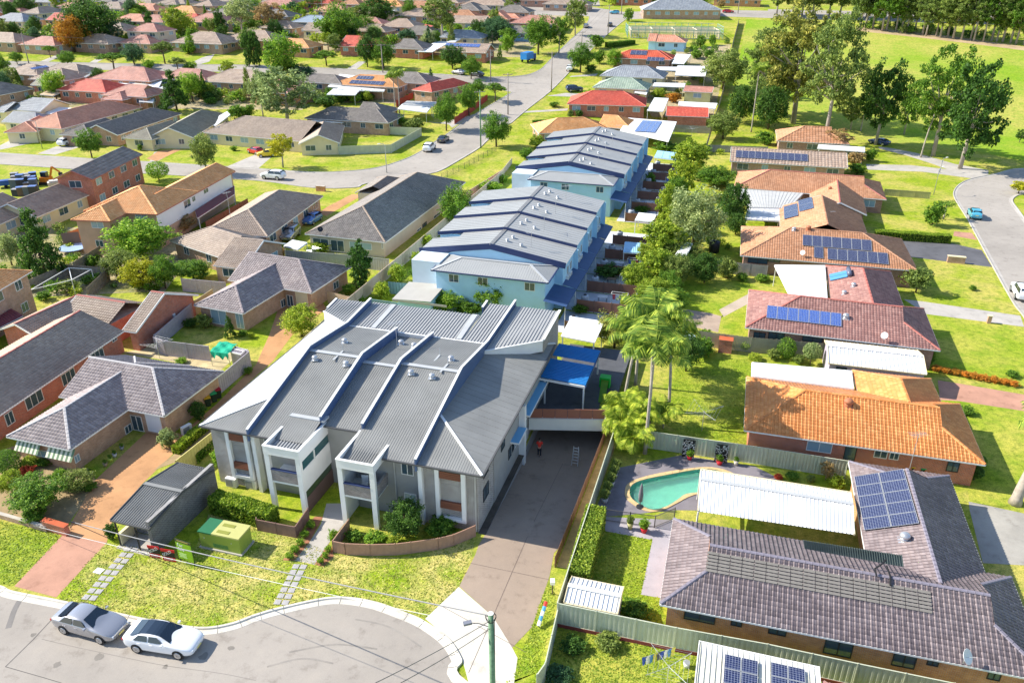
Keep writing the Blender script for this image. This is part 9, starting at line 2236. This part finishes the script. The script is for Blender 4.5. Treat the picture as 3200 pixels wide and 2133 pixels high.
scatter('mixed garden greenery in the far left block',PL((0,0,400),(0,2323,400),(0,2323,60),(0,0,60)),170,2.0,5.5,CL)
scatter('mixed garden greenery in the far middle block',PL((1,0,400),(1,2300,420),(1,2323,30),(1,0,30)),150,2.0,5.5,CL)
scatter('mixed garden greenery between palms and cross street',PL((1,480,940),(1,1300,900),(1,1350,720),(1,560,700)),30,1.5,3.5,CL)
scatter('mixed garden greenery east of the long street',PL((2,1300,1000),(2,1880,900),(2,2000,380),(2,1400,450)),40,1.5,3.5,CL)
scatter('mixed garden greenery in the yards between terraces and brown roofs',PL((12,1300,1000),(12,2050,850),(2,1980,1400),(2,1500,1350)),36,1.2,3.0,CL)
scatter('mixed garden greenery at the top edge',PL((0,0,40),(2,2200,60),(2,2200,-70),(0,0,-60)),120,3.0,7.0,CL)
scatter('undergrowth below the gum belt',PL((3,820,268),(3,2500,420),(3,2500,330),(3,820,200)),45,2.0,4.0,('dark','olive','mid'))
scatter('mixed garden greenery in the left yards',PL((10,0,1150),(10,1500,1150),(10,900,500),(10,0,560)),26,1.0,2.6,CL)
def tufts(label,quad_pts,n,cols,hmin=.015,hmax=.05):
 """grass blades scattered inside an outline"""
 xs=[q.x for q in quad_pts];ys=[q.y for q in quad_pts];P_=np.stack([nrg.uniform(min(xs),max(xs),n),nrg.uniform(min(ys),max(ys),n)],1)
 ins=np.zeros(n,bool);m_=len(quad_pts)
 for i in range(m_):
  x1,y1,x2,y2=xs[i],ys[i],xs[(i+1)%m_],ys[(i+1)%m_]
  c=((y1>P_[:,1])!=(y2>P_[:,1]));c&=P_[:,0]<(x2-x1)*(P_[:,1]-y1)/(y2-y1+1e-12)+x1;ins^=c
 P_=P_[ins];k=len(P_);a=nrg.uniform(0,6.28,k);w=nrg.uniform(.03,.09,k);h=nrg.uniform(hmin,hmax,k);d_=np.stack([np.cos(a),np.sin(a)],1)*w[:,None];ln=nrg.normal(0,.06,(k,2))
 z=np.zeros((k,1))+.004
 co=np.stack([np.concatenate([P_-d_,z],1),np.concatenate([P_+d_,z],1),np.concatenate([P_+d_*.4+ln,z+h[:,None]],1),np.concatenate([P_-d_*.4+ln,z+h[:,None]],1)],1).reshape(-1,3)
 o=link('grass',mesh_np('grass',co,np.arange(len(co)).reshape(-1,4),cols));tag(o,label,'grass',kind='stuff')
TUFT=leafmat('grass_blades',(.30,.36,.045),(.62,.56,.20),.3);TUFTG=leafmat('lush_grass_blades',(.24,.36,.03),(.42,.48,.08),.3)
for lab,o_,n_,c_ in(('rough yellow-green grass of the front verge',VERGES[0],26000,TUFT),('green grass of the bottom left lawn',VERGES[1],9000,TUFTG),('grass beside the driveway crossing',VERGES[2],6000,TUFTG),('grass of the bottom edge yard',VERGES[3],7000,TUFTG),('grass beside the clipped hedge',VERGES[4],5000,TUFTG),('grass of the palm-shaded lawn',VERGES[5],10000,TUFTG)):tufts(lab,o_,n_,c_)
